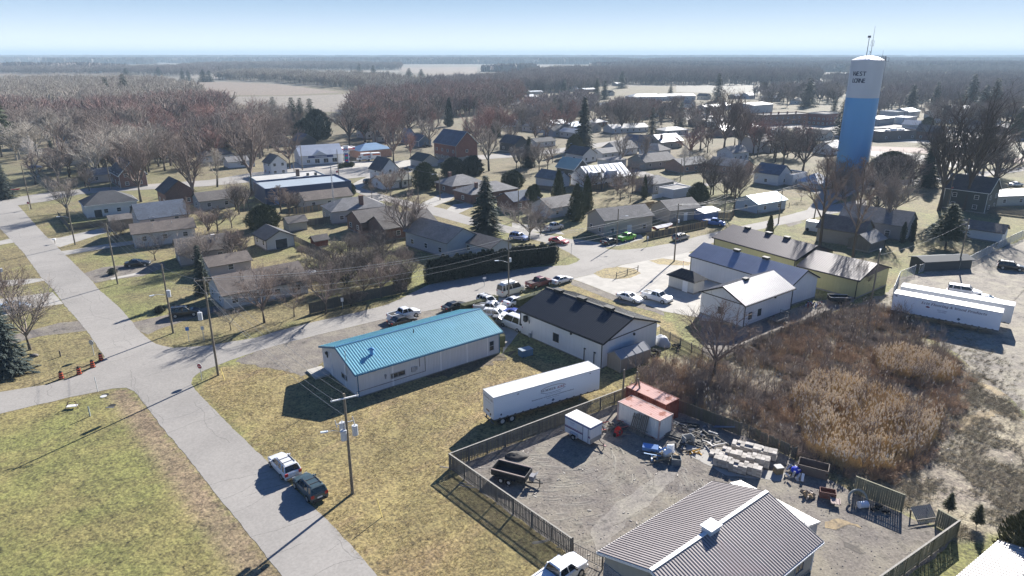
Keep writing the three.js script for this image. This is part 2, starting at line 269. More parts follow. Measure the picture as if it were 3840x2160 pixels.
{
  const nearRoad = [P2(-11.41,-47.15,-19.33,-56.31,-33.44,-71.69,-42,-81.2), P2(-49.8,-80.9,-46,-76.6,-38.13,-67.83,-27.9,-56.44,-19.6,-47.15)];
  function groundColour(x, z) {
    const p = [x, z], big = fbm(x * 0.045 + 9, z * 0.045, 4), mid = fbm(x * 0.22, z * 0.22 + 50, 4), st = fbm(x * 0.35 + z * 0.28, (z * 0.35 - x * 0.28) * 0.22, 3);
    let c = [0.185, 0.15, 0.066];                                  // dormant village lawn
    const g = step(0.42, 0.66, big * 0.6 + mid * 0.4);
    c = [lerp(c[0], 0.16, g), lerp(c[1], 0.158, g), lerp(c[2], 0.052, g)];
    if (z < -40 && inside(p, LAWN_LEFT)) {
      const gg = step(0.38, 0.62, big * 0.5 + mid * 0.5);
      c = [lerp(0.215, 0.16, gg), lerp(0.18, 0.156, gg), lerp(0.066, 0.047, gg)];
      const d = lineDist(p, nearRoad[1]), w = 2.6 + mid * 2.4; const e = 1 - step(w * 0.55, w, d + (mid - 0.5) * 1.6);
      const dk = mid > 0.5 ? 0.85 : 1.05; c = [lerp(c[0], 0.215 * dk, e), lerp(c[1], 0.16 * dk, e), lerp(c[2], 0.095 * dk, e)];
    } else if (inside(p, LAWN_GOLD) || inside(p, STRIP)) {
      const gg = step(0.5, 0.72, big * 0.5 + st * 0.5);
      c = [lerp(0.228, 0.165, gg), lerp(0.178, 0.152, gg), lerp(0.072, 0.046, gg)];
      const br = step(0.58, 0.72, st); c = [lerp(c[0], 0.22, br * 0.6), lerp(c[1], 0.15, br * 0.6), lerp(c[2], 0.08, br * 0.6)];
    } else if (inside(p, BRUSH) || inside(p, WEEDS)) {
      const b = mid > 0.5 ? 1.1 : 0.8, y = step(0.5, 0.7, big);
      c = [lerp(0.24, 0.29, y) * b, lerp(0.205, 0.245, y) * b, lerp(0.15, 0.165, y) * b];
    }
    if (z < -150) { const f = step(150, 330, -z) * 0.75; c = [lerp(c[0], 0.145, f), lerp(c[1], 0.12, f), lerp(c[2], 0.08, f)]; }
    const v = 1 + (mid - 0.5) * 0.35 + (st - 0.5) * 0.3; return [c[0] * v / 0.6, c[1] * v / 0.6, c[2] * v / 0.6];
  }
  function grid(x0, x1, z0, z1, s, y) {
    const nx = Math.round((x1 - x0) / s), nz = Math.round((z1 - z0) / s), P = new Float32Array((nx + 1) * (nz + 1) * 3), N = new Float32Array(P.length), U = new Float32Array((nx + 1) * (nz + 1) * 2), K = new Float32Array(P.length), I = new Uint32Array(nx * nz * 6);
    let q = 0;
    for (let j = 0; j <= nz; j++) for (let i = 0; i <= nx; i++, q++) { const x = x0 + i * s, z = z0 + j * s; P.set([x, y, z], q * 3); N.set([0, 1, 0], q * 3); U.set([x, z], q * 2); K.set(groundColour(x, z), q * 3); }
    q = 0; for (let j = 0; j < nz; j++) for (let i = 0; i < nx; i++) { const a = j * (nx + 1) + i; I.set([a, a + nx + 1, a + 1, a + 1, a + nx + 1, a + nx + 2], q); q += 6; }
    const g = new THREE.BufferGeometry(); g.setAttribute('position', new THREE.BufferAttribute(P, 3)); g.setAttribute('normal', new THREE.BufferAttribute(N, 3)); g.setAttribute('uv', new THREE.BufferAttribute(U, 2)); g.setAttribute('color', new THREE.BufferAttribute(K, 3)); g.setIndex(new THREE.BufferAttribute(I, 1)); return g;
  }
  const LAWN = new THREE.MeshStandardMaterial({ color: 0xffffff, vertexColors: true, map: T.turf, roughness: 0.95, bumpMap: T.turfB, bumpScale: 0.05 });
  struct('ground', grid(-130, 130, -214, -30, 1, 0), LAWN);
  struct('ground', grid(-620, 620, -1000, -20, 5, -0.03), LAWN);
  const far = new B(); far.col = [0.25, 0.215, 0.16]; far.quad([-14000, -0.3, 100], [14000, -0.3, 100], [14000, -0.3, -16000], [-14000, -0.3, -16000]); struct('ground', far, LAWN);
}
sheet('gravel_lot', LOT, 0.008, GRAVL, 0.7); sheet('dirt_yard', YARD, 0.008, GRAV, 0.25); sheet('gravel_lot', SIDEYARD, 0.006, GRAV, 0.4);
sheet('gravel_apron', P2(-40.1,-90.1,-38.5,-93.7,-35.7,-96.1,-31.1,-99.8,-20.9,-107.4,-13,-111.8,-7.7,-114.8,0.1,-109.3,1,-100.8,-1.6,-98.9,-6,-109.3,-26.8,-97,-27.7,-88.1,-29,-85.5,-32.9,-87.4), 0.008, GRAV, 0.5);
sheet('parking_lot', P2(-1.4,-92.9,1,-100.8,0.5,-109.3,0.1,-115.3,2.4,-122.3,-6.3,-116.1,-7.7,-114.4,-5.6,-109.3,-1.2,-98.9), 0.012, CONC2, 0.1);
sheet('concrete_lot', P2(11.8,-128.6,17.1,-132.2,23.1,-138,29.4,-141.6,39.7,-147.8,43.5,-140.1,46.7,-129.1,38.2,-104.7,31.2,-106.3,31.7,-107.6,26.1,-110.6,24.6,-112.8,19.8,-117.8,13.6,-126.6), 0.02, CONC, 0.05);
sheet('gravel_strip', P2(11.8,-128.1,13.6,-126.3,19.8,-117.6,24.6,-112.6,26.1,-110.4,25.9,-108.4,24.2,-110.6,18.4,-115.7,12.7,-123.7,11.3,-125.1), 0.012, GRAV, 0.2);
sheet('sidewalk', P2(6.6,-122.7,8.1,-123.5,15,-114.4,21,-107.8,24.4,-104.2,23.7,-103.2,20.1,-106.3,13.5,-113.2), 0.012, CONC2, 0.03);
const TURF_I = M(0.42, 0.32, 0.13, { map: T.turf });
sheet('grass_island', P2(16.5,-132.2,19.1,-135.5,22,-136.9,25.4,-135.5,26.2,-132.2,23.8,-129.6,22.2,-128.8,20.1,-128.6,18,-129.3), 0.028, TURF_I, 0.2);
sheet('grass_island', P2(29.5,-141.3,32.9,-143.1,38.3,-140.1,37.3,-137.8,34.5,-137.8,31.3,-138.6), 0.028, TURF_I, 0.2);
// driveways and paved yards
const drive = (p, m = CONC2, y = 0.01) => sheet('driveway', p, y, m, 0.06, 1.5);
drive(P2(-112.6,-160.1,-109.8,-160.9,-105.2,-170.5,-101.8,-176.7,-98,-171.4,-101.9,-164,-104.3,-152.2,-108.1,-155)); drive(P2(-102.2,-148.8,-99.9,-150.2,-94.4,-155.7,-89.8,-158.6,-87.6,-155.7,-91.9,-152.2,-98.4,-146.2,-99.8,-145.6));
drive(P2(-87,-132.2,-85.4,-136.6,-80.7,-138.6,-74.6,-140.1,-72.5,-136.6,-74.1,-130.6,-79.4,-128.1,-81,-126.1), GRAV); drive(P2(-79.8,-129.1,-76.4,-132.8,-75.2,-131.7,-79,-128.1), CONC, 0.014);
drive(P2(-62.9,-105.3,-60.9,-107.4,-58.9,-108.9,-56.5,-111.2,-52.2,-113.2,-50.3,-111.2,-54,-107.1,-57.1,-102.5,-57.7,-100.2,-60.5,-102.1), GRAV);
drive(P2(-85.9,-120.7,-93.1,-116.9,-93.2,-113.2,-89,-107.4,-84.9,-109.3,-84,-112,-80,-114.4)); drive(P2(-72.1,-106,-74.9,-105.3,-78.1,-101.1,-80.3,-98.9,-77.9,-95.5,-74.5,-99.5,-68.4,-101.8), GRAV);
drive(P2(-93.4,-129.1,-96.6,-128.6,-100.6,-127.6,-101.9,-126.1,-99.8,-123.2,-97.9,-123.7,-94.3,-125.1,-91.9,-127.6)); drive(P2(-121.3,-160.1,-122.1,-157.9,-123.4,-155.7,-120.8,-152.2,-119.6,-154.3,-117.7,-156.4));
drive(P2(-27.1,-201.2,-23.6,-213.4,-20.6,-222.7,-16.5,-220,-19.1,-205.3,-23,-196.7)); drive(P2(-19,-191.3,-17.4,-199.5,-11.8,-203.5,-11.4,-196.7,-14.3,-189.2,-15.8,-186.2));
drive(P2(-55.1,-228.4,-54.3,-239.9,-51.9,-252.6,-48.8,-256.1,-47.6,-249.1,-49.7,-234.4,-50.6,-225.6)); drive(P2(-45.2,-211.4,-43.1,-217.3,-36.9,-210.8,-36.3,-203.5,-40.9,-205.3), CONC);
drive(P2(14.4,-160.1,18.2,-157.9,21.7,-155.7,27.3,-161.7,31.8,-164,31.9,-160.1,25.1,-153.6,20.5,-151.5)); drive(P2(0,-176.7,4.4,-174,11.4,-170.1,13,-164,4.7,-167.2,0,-171.4));
drive(P2(-91.2,-299.3,-71.1,-287.6,-47.9,-287.6,-38.6,-293.3,-35.4,-267.5,-53.3,-263.6,-67,-263.6,-88.1,-267.5), CONC, 0.008);
drive(P2(-89.4,-261.7,-77.7,-263.6,-68.1,-261.7,-61.9,-242.4,-70.4,-237.6,-85,-248.2), CONC2, 0.012); drive(P2(77,-176.7,77.1,-182.3,71.9,-178.5,71.6,-172.2), GRAV);
drive(P2(172.5,-333.1,183.4,-299.3,191.2,-282,179.7,-266.5,163.9,-279.8,157.6,-303), CONC, 0.008); drive(P2(175.5,-433.5,185.2,-394.8,176.2,-375.1,162,-399), CONC2, 0.03);
drive(P2(135.1,-596.3,162.2,-483.2,150.9,-433.5,131.2,-433.5,118.3,-483.2), ASPH, 0.03); drive(P2(105,-636,141,-606,150.6,-553.3,141.5,-530.3,100.3,-569.7), ASPH, 0.03);
// worn patches of the yard and lot
for (const [p, m, a] of [[P2(7.06,-52.45,10.76,-57.51,17.29,-63.77,18.43,-63.17,13.92,-57.51,10.13,-53.29,7.45,-49.54), M(0.36, 0.325, 0.275, { map: T.dirt }), 0.45], [P2(19.05,-69.63,21.55,-68.59,22.68,-66.11,23.93,-63.02,29.61,-62.29,27.82,-60.86,22.76,-61.93,19.82,-65.32), CONC2, 0.3],
  [P2(29.76,-54.09,31.07,-54.33,32.74,-53.86,32.78,-53.18,30.87,-53.06,29.72,-53.4), SAND, 1.0], [P2(53.02,-73.86,56.8,-75.2,62.3,-76,62.6,-75,58.36,-73.86,53.52,-70.78,51.84,-70.34), SAND, 1.2], [P2(30.07,-51.31,30.95,-50.88,31.29,-49.74,30.5,-49.95), SOIL, 0.5], [P2(62.7,-83.7,64.3,-82,65,-79.2,62.8,-79.7), SAND, 0.9],
  [P2(-16.2,-87.7,-13.1,-89.8,-8,-90.8,-1.6,-92,0.7,-94.3,-2.7,-88.7,-10.3,-84.9), M(0.16, 0.12, 0.07, { map: T.turf }), 1.4]]) sheet('worn_patch', p, 0.024, m, a, 0.5);
// tyre ruts and clods in the yard: low ridges of earth
{
  const r = rng(77), b = new B(), lines = [];
  for (let k = 0; k < 340; k++) {
    const t = r(), s = r(), ax = lerp(-3, 20, t) + (s - 0.5) * 10, az = -lerp(66, 44, s) - t * 6; const p = [ax, az]; if (!inside(p, YARD)) continue;
    const ang = fbm(ax * 0.06, az * 0.06, 2) * 7, l = 0.4 + r() * 2.2, h = 0.02 + r() * 0.03, w = 0.08 + r() * 0.12; let x = ax, z = az, a = ang;
    for (let q = 0; q < 5; q++) { const nx = x + Math.cos(a) * l / 5, nz = z + Math.sin(a) * l / 5; const sx = -Math.sin(a) * w, sz = Math.cos(a) * w; b.quad([x - sx, 0.01, z - sz], [nx - sx, 0.01, nz - sz], [nx, h, nz], [x, h, z]); b.quad([x, h, z], [nx, h, nz], [nx + sx, 0.01, nz + sz], [x + sx, 0.01, z + sz]); x = nx; z = nz; a += 0.12; }
  }
  const o = mesh('churned_earth', b, M(0.3, 0.27, 0.225, { map: T.dirt }), scene); o.userData = { kind: 'stuff', label: 'low ridges of churned earth across the dirt yard', category: 'earth' };
}
// far fields
const FIELD = M(0.34, 0.265, 0.2, { map: T.dirt }), FIELD2 = M(0.36, 0.31, 0.25, { map: T.dirt }), FIELD3 = M(0.32, 0.29, 0.18, { map: T.turf });
const fld = (p, m, y = 0.05) => sheet('field', p, y, m, 1.5, 20);
fld(P2(-519,-1137,-475,-1171,-353,-1075,-202,-843,-247,-776,-317,-776,-407,-923), FIELD); fld(P2(-310,-753,-242,-761,-176,-808,-110,-636,-127.5,-553.3,-160.5,-537.7,-246,-636), FIELD2);
fld(P2(-1738,-2107,-1329,-2107,-1012,-1905,-886,-1665,-1014,-1536,-1270,-1536), FIELD); fld(P2(-3002,-3649,-2595,-3824,-2091,-3210,-1703,-2504,-2001,-2428), FIELD2); fld(P2(-846,-1777,-673,-1665,-533,-1478,-550,-1286,-697,-1478), FIELD2);
fld(P2(-701,-1952,-496,-1952,-320,-2001,-287,-1860,-423,-1738,-625,-1738), FIELD2); fld(P2(-399,-2504,-130,-2672,-81,-1665,-185,-1598,-294,-1905), FIELD); fld(P2(-86,-2672,209,-2864,183,-2504,-63,-2356), FIELD2);
fld(P2(1168,-2504,2321,-2971,1253,-1598,1028,-1665,778,-1665), FIELD3); fld(P2(237,-1032,377,-1105,376,-945,277,-808,195,-843), M(0.2, 0.18, 0.13, { map: T.turf })); fld(P2(-230.9,-483.2,-212.5,-515.9,-191.2,-483.2,-189.1,-405.5), FIELD3); fld(P2(201.4,-330.1,259.8,-352,279.7,-345.5,246.7,-303,198.5,-293.3,183.8,-303), FIELD3);
fld(P2(-2083,-4727,-1740,-5359,-1373,-4228,-1590,-3649), FIELD2); fld(P2(508,-3649,871,-3824,731,-3210,464,-3086), FIELD2); fld(P2(-4083,-5743,-3885,-6186,-3156,-5023,-3362,-4727), FIELD3);
// town centre paving
sheet('pavement', P2(162.2,-483.2,207.9,-515.9,236.1,-483.2,271.1,-428.5,297.7,-405.5,276.1,-375.1,189.1,-362.3,183.8,-423.7,147.6,-423.7), 0.02, M(0.26, 0.25, 0.24, { map: T.concrete }), 0.2, 5);
sheet('railway_bed', P2(174,-336.1,197.6,-330.1,219.8,-295.7,208.6,-279.8,186.5,-310.7,165.4,-318.7), 0.02, M(0.3, 0.19, 0.15, { map: T.dirt }), 0.5, 3);
// ---------- buildings ----------
const winCache = new Map();
const FRAMEW = M(0.72, 0.72, 0.7, { roughness: 0.5 });
function winGeo(w, h, kind) {
  const k = [w.toFixed(2), h.toFixed(2), kind].join(); if (winCache.has(k)) return winCache.get(k);
  const t = 0.09, f = new B(); f.box(-w / 2, w / 2, h - t, h, 0, 0.07).box(-w / 2, w / 2, 0, t, 0, 0.09).box(-w / 2, -w / 2 + t, t, h - t, 0, 0.07).box(w / 2 - t, w / 2, t, h - t, 0, 0.07);
  if (kind === 'slider') f.box(-0.03, 0.03, t, h - t, 0, 0.06); else if (kind === 'sash') f.box(-w / 2 + t, w / 2 - t, h / 2 - 0.025, h / 2 + 0.025, 0, 0.06);
  const p = new B(); p.box(-w / 2 + t, w / 2 - t, t, h - t, 0.002, 0.03);
  const r = [f.geo(), p.geo()]; winCache.set(k, r); return r;
}
function addWindow(t, side, L, W, u, y, w, h, kind = 'sash', fm = FRAMEW) {
  const [f, p] = winGeo(w, h, kind), o = mesh('window', f, fm, t); mesh('pane', p, PANE, o); place(o, side, L, W, u, y); return o;
}
function place(o, side, L, W, u, y) { // u measured along the wall from its middle, to the right as seen from outside
  if (side === 'f') { o.position.set(u, y, W / 2); } else if (side === 'b') { o.position.set(-u, y, -W / 2); o.rotation.y = Math.PI; } else if (side === 'r') { o.position.set(L / 2, y, -u); o.rotation.y = Math.PI / 2; } else { o.position.set(-L / 2, y, u); o.rotation.y = -Math.PI / 2; }
}
const doorCache = new Map();
function addDoor(t, side, L, W, u, w, h, m, garage) {
  const k = [w, h, !!garage].join(); if (!doorCache.has(k)) {
    const d = new B(); if (garage) { const n = Math.round(h / 0.55); for (let i = 0; i < n; i++) d.box(-w / 2, w / 2, i * h / n + 0.015, (i + 1) * h / n, 0, 0.05); } else d.box(-w / 2, w / 2, 0, h, 0, 0.06);
    const hd = new B(); hd.box(w / 2 - 0.15, w / 2 - 0.09, h * 0.47, h * 0.5, 0.06, 0.11); const tr = new B(); tr.box(-w / 2 - 0.1, -w / 2, 0, h + 0.1, 0, 0.07).box(w / 2, w / 2 + 0.1, 0, h + 0.1, 0, 0.07).box(-w / 2, w / 2, h, h + 0.1, 0, 0.07); doorCache.set(k, [d.geo(), hd.geo(), tr.geo()]);
  }
  const [d, hd, tr] = doorCache.get(k), o = mesh(garage ? 'garage_door' : 'door', d, m, t); mesh('handle', hd, GALV, o); mesh('frame', tr, FRAMEW, o); place(o, side, L, W, u, 0.1); return o;
}
// a building with walls, roof, windows, doors; x along its length, the ridge along x
function house(o) {
  const { p, L, W, yaw = 0.69, eave = 2.7, rise = 1.6, roof = 'gable', wall, rm, over = 0.4, label, name = 'house', cat = 'house', w = {}, d = [], found = true } = o;
  const t = thing(name, label, cat, [p[0], o.y ?? 0, p[1]], yaw, o.group);
  const wl = new B(), hx = L / 2, hz = W / 2, rd = o.ridge ?? 0; // rd moves the ridge along z
  wl.quad([-hx, 0, hz], [hx, 0, hz], [hx, eave, hz], [-hx, eave, hz]); wl.quad([hx, 0, -hz], [-hx, 0, -hz], [-hx, eave, -hz], [hx, eave, -hz]);
  wl.quad([hx, 0, hz], [hx, 0, -hz], [hx, eave, -hz], [hx, eave, hz]); wl.quad([-hx, 0, -hz], [-hx, 0, hz], [-hx, eave, hz], [-hx, eave, -hz]);
  if (roof === 'gable') { if (!o.gm) { wl.tri([hx, eave, hz], [hx, eave, -hz], [hx, eave + rise, rd]); wl.tri([-hx, eave, -hz], [-hx, eave, hz], [-hx, eave + rise, rd]); } else { mesh('gable', new B().tri([hx + 0.01, eave, hz], [hx + 0.01, eave, -hz], [hx + 0.01, eave + rise, rd]), o.gm, t); mesh('gable', new B().tri([-hx - 0.01, eave, -hz], [-hx - 0.01, eave, hz], [-hx - 0.01, eave + rise, rd]), o.gm, t); } }
  else wl.quad([-hx, eave - 0.02, hz], [hx, eave - 0.02, hz], [hx, eave - 0.02, -hz], [-hx, eave - 0.02, -hz]);
  mesh('wall', wl, wall, t);
  if (found) { const f = new B(); f.box(-hx - 0.03, hx + 0.03, -0.2, o.fh ?? 0.3, -hz - 0.03, hz + 0.03); mesh('foundation', f, M(0.3, 0.29, 0.27, { map: T.concrete }), t); }
  const rf = new B(), th = 0.14, lay = 0.03;
  let ro;
  if (roof === 'gable') {
    const slab = (s) => { const z1 = s * hz, k = rise / Math.abs(z1 - rd), ez = z1 + s * over, ey = eave - over * k + lay, ry = eave + rise + lay, X = hx + over;
      const A = [-X, ey, ez], Bq = [X, ey, ez], Cq = [X, ry, rd], D = [-X, ry, rd]; const up = (q) => [q[0], q[1] + th, q[2]];
      if (s > 0) { rf.face(up(A), up(Bq), up(Cq), up(D)); rf.quad(D, Cq, Bq, A); rf.quad(A, Bq, up(Bq), up(A)); rf.quad(Bq, Cq, up(Cq), up(Bq)); rf.quad(D, A, up(A), up(D)); } else { rf.face(up(Bq), up(A), up(D), up(Cq)); rf.quad(A, Bq, Cq, D); rf.quad(Bq, A, up(A), up(Bq)); rf.quad(Cq, Bq, up(Bq), up(Cq)); rf.quad(A, D, up(D), up(A)); } };
    slab(1); slab(-1); ro = mesh('roof', rf, rm, t);
    if (o.cap) { const c = new B(), X = hx + over, ry = eave + rise + lay + th; c.beam([-X, ry + 0.01, rd], [X, ry + 0.01, rd], 0.34, 0.08); mesh('ridge_cap', c, o.cap, ro); }
    if (o.ribs) { // one raised seam per rib on both slopes
      const [sp, hgt = 0.045, wid = 0.05, rmat = rm] = o.ribs; for (const s of [1, -1]) { const z1 = s * hz, k = rise / Math.abs(z1 - rd), a = [0, eave - over * k + lay + th, z1 + s * over], b = [0, eave + rise + lay + th, rd]; const g = new B(); g.beam(a, b, wid, hgt); const gg = g.geo(); const n = Math.floor((L + 2 * over) / sp); for (let i = 0; i <= n; i++) { const q = mesh('roof_rib', gg, rmat, ro); q.position.x = -hx - over + 0.05 + i * (L + 2 * over - 0.1) / n; q.position.y = 0.01; } }
    }
    if (o.trim) { const k1 = rise / (hz - rd), k2 = rise / (hz + rd); for (const s of [1, -1]) { const f = new B(), X = s * (hx + over + 0.02); f.beam([X, eave - over * k1 + 0.04, hz + over], [X, eave + rise + 0.04, rd], 0.05, 0.22); f.beam([X, eave - over * k2 + 0.04, -hz - over], [X, eave + rise + 0.04, rd], 0.05, 0.22); mesh('fascia', f, o.trim, t); } const gt = new B(); for (const s of [1, -1]) { const k = s > 0 ? k1 : k2; gt.box(-hx - over, hx + over, eave - over * k - 0.06, eave - over * k + 0.07, s * (hz + over + 0.01) - (s < 0 ? 0.1 : 0), s * (hz + over + 0.01) + (s > 0 ? 0.1 : 0)); } mesh('gutter', gt, o.trim, t); for (const [sx, sz] of [[-1, 1], [1, 1], [1, -1]]) { const ds = new B(); ds.box(-0.05, 0.05, 0.1, eave - 0.1, -0.05, 0.05); const q = mesh('downspout', ds, o.trim, t); q.position.set(sx * (hx - 0.12), 0, sz * (hz + 0.06)); } }
  } else if (roof === 'hip') {
    const X = hx + over, Z = hz + over, k = rise / hz, ey = eave - over * k + lay, r = Math.max(0.01, hx - hz), ry = eave + rise + lay;
    const e = [[-X, ey, Z], [X, ey, Z], [X, ey, -Z], [-X, ey, -Z]], u = e.map((q) => [q[0], q[1] + th, q[2]]), a = [-r, ry + th, 0], b = [r, ry + th, 0];
    rf.face(u[0], u[1], b, a); rf.face(u[2], u[3], a, b); rf.tri(u[1], u[2], b, [[0, 0], [2 * Z, 0], [Z, Z]]); rf.tri(u[3], u[0], a, [[0, 0], [2 * Z, 0], [Z, Z]]);
    for (let i = 0; i < 4; i++) { const j = (i + 1) % 4; rf.quad(e[i], e[j], u[j], u[i]); } rf.quad(e[3], e[2], e[1], e[0]); ro = mesh('roof', rf, rm, t);
    if (o.trim) { const gt = new B(); gt.box(-X - 0.08, X + 0.08, ey - 0.06, ey + 0.08, Z, Z + 0.1).box(-X - 0.08, X + 0.08, ey - 0.06, ey + 0.08, -Z - 0.1, -Z).box(X, X + 0.1, ey - 0.06, ey + 0.08, -Z, Z).box(-X - 0.1, -X, ey - 0.06, ey + 0.08, -Z, Z); mesh('gutter', gt, o.trim, t); }
  } else { // flat with a parapet
    const ph = rise; rf.box(-hx + 0.2, hx - 0.2, eave - 0.1, eave + 0.06, -hz + 0.2, hz - 0.2); ro = mesh('roof', rf, rm, t);
    const pp = new B(); pp.box(-hx, hx, eave, eave + ph, hz - 0.22, hz + 0.02).box(-hx, hx, eave, eave + ph, -hz - 0.02, -hz + 0.22).box(hx - 0.22, hx + 0.02, eave, eave + ph - 0.003, -hz, hz).box(-hx - 0.02, -hx + 0.22, eave, eave + ph - 0.003, -hz, hz); mesh('parapet', pp, o.trim ?? wall, t);
  }
  for (const s of ['f', 'b', 'l', 'r']) {
    const q = w[s]; if (!q) continue;
    if (typeof q === 'number') { const len = s === 'f' || s === 'b' ? L : W, rows = eave > 4.4 ? 2 : 1; for (let rw = 0; rw < rows; rw++) for (let i = 0; i < q; i++) { const u = (i + 0.5) / q * len - len / 2; if (d.some((e) => e[0] === s && rw === 0 && Math.abs(e[1] - u) < e[2] / 2 + 0.7)) continue; addWindow(t, s, L, W, u, (o.sill ?? 0.95) + rw * 2.7, Math.min(o.ww ?? 1.15, len / q * 0.6), o.wh ?? 1.2, o.wk ?? 'sash'); } }
    else for (const e of q) addWindow(t, s, L, W, ...e);
  }
  for (const [s, u, dw, dh, dm, gar] of d) addDoor(t, s, L, W, u, dw, dh, dm, gar);
  for (const c of o.chim ?? []) { const [cx, cz, ch, cm = brk(0.3, 0.16, 0.12), cw = 0.35] = c; const b = new B(); b.box(-cw, cw, -0.6, ch, -cw, cw).box(-cw - 0.06, cw + 0.06, ch, ch + 0.1, -cw - 0.06, cw + 0.06); const q = mesh('chimney', b, cm, ro); const hz2 = cz > rd ? hz - rd : hz + rd; q.position.set(cx, eave + (roof === 'flat' ? 0 : Math.max(0, rise * (1 - Math.abs(cz - rd) / hz2))), cz); }
  for (const c of o.vents ?? []) { const b = new B(); b.cyl([0, -0.2, 0], [0, 0.45, 0], 0.06, 0.06, 6).cyl([0, 0.45, 0], [0, 0.52, 0], 0.1, 0.1, 6); const q = mesh('roof_vent', b, GALV, ro); q.position.set(c[0], eave + rise * (1 - Math.abs(c[1]) / hz) + 0.12, c[1]); }
  return t;
}
// ---- the blue-roofed shop
const TEALR = mtl(0.27, 0.58, 0.66, 0.42, 0.05), TEALD = M(0.03, 0.14, 0.26, { roughness: 0.5 });
{
  const o = { p:[-14.18,-90.36],L:22.89,W:10.82,yaw:0.660, eave: 3.45, rise: 1.75, wall: pan(0.62, 0.64, 0.68), rm: TEALR, over: 0.35, ribs: [0.37, 0.1, 0.07], cap: TEALD, trim: TEALD, name: 'metal_shop', cat: 'workshop', label: 'long pale metal workshop with teal ribbed steel roof beside the street corner', fh: 0.15 };
  const t = house(o), { L, W } = o;
  addWindow(t, 'f', L, W, -L / 2 + 5.9, 1.25, 2.2, 0.75, 'slider', M(0.3, 0.3, 0.3)); addWindow(t, 'f', L, W, L / 2 - 1.5, 0.8, 0.9, 1.6, 'sash', M(0.4, 0.44, 0.5)); addWindow(t, 'l', L, W, 1.6, 1.2, 1.7, 0.75, 'slider', M(0.3, 0.3, 0.3));
  for (const u of [-6.3, 1.2, 5.6, 9.2]) { const b = new B(); b.box(u - 0.12, u + 0.12, 0.15, 3.25, W / 2, W / 2 + 0.03); mesh('wall_batten', b, M(0.7, 0.71, 0.73), t); }
  for (const u of [-2.4, 1.9]) { const b = new B(); b.box(-L / 2 - 0.03, -L / 2, 0.15, 3.6, u - 0.1, u + 0.1); mesh('wall_batten', b, M(0.7, 0.71, 0.73), t); }
  const mb = new B(); mb.box(-0.3, 0.3, 0, 0.7, 0, 0.22).box(0.4, 0.62, 0.15, 0.6, 0, 0.15); const e = mesh('meter_box', mb, M(0.35, 0.36, 0.38), t); place(e, 'f', L, W, -3.2, 1.35);
  const cd = new B(); cd.box(-0.03, 0.03, 1.95, 3.3, 0, 0.06).box(-9.5, 0.9, 0.98, 1.04, 0.0, 0.05).box(0.84, 0.9, 1.04, 3.3, 0, 0.05); const c = mesh('conduit', cd, M(0.14, 0.14, 0.15), t); place(c, 'f', L, W, -2.2, -0.15);
  const vb = new B(); vb.cyl([0, -0.3, 0], [0, 0.75, 0], 0.24, 0.24, 14).cyl([0, 0.7, 0], [0, 0.82, 0], 0.24, 0.42, 14).cyl([0, 0.82, 0], [0, 1.08, 0], 0.44, 0.1, 14); const v = mesh('roof_vent', vb, M(0.06, 0.22, 0.5, { roughness: 0.4 }), t); v.position.set(-L / 2 + 3.4, 4.3, 3.1);
  const v2 = new B(); v2.cyl([0, -0.2, 0], [0, 0.35, 0], 0.07, 0.07, 8); const vv = mesh('vent_pipe', v2, BLACK, t); vv.position.set(-0.6, 5.2, 1.3);
  const ms = new B(); ms.cyl([0, 0, 0], [0, 2.2, 0], 0.05, 0.05, 8).beam([0, 0.02, 0], [0, -1.3, 0.0], 0.12, 0.12); const m2 = mesh('service_mast', ms, GALV, t); m2.position.set(-L / 2 - 0.2, 3.6, 2.9);
  const hv = new B(); hv.box(-0.15, 0.15, 0, 0.35, 0, 0.3).box(-0.1, 0.1, -0.5, 0, 0, 0.12); const h2 = mesh('vent_hood', hv, BLACK, t); place(h2, 'l', L, W, -3.6, 3.0); const h3 = mesh('wall_lamp', hv, M(0.2, 0.2, 0.22), t); h3.scale.setScalar(0.7); place(h3, 'f', L, W, -7.4, 1.9);
  const st = new B(); st.box(-1.6, 1.6, 0, 0.25, 0, 2.2); const s2 = mesh('concrete_step', st, CONC, t); place(s2, 'l', L, W, -4.6, 0); s2.position.x -= 0.05;
}
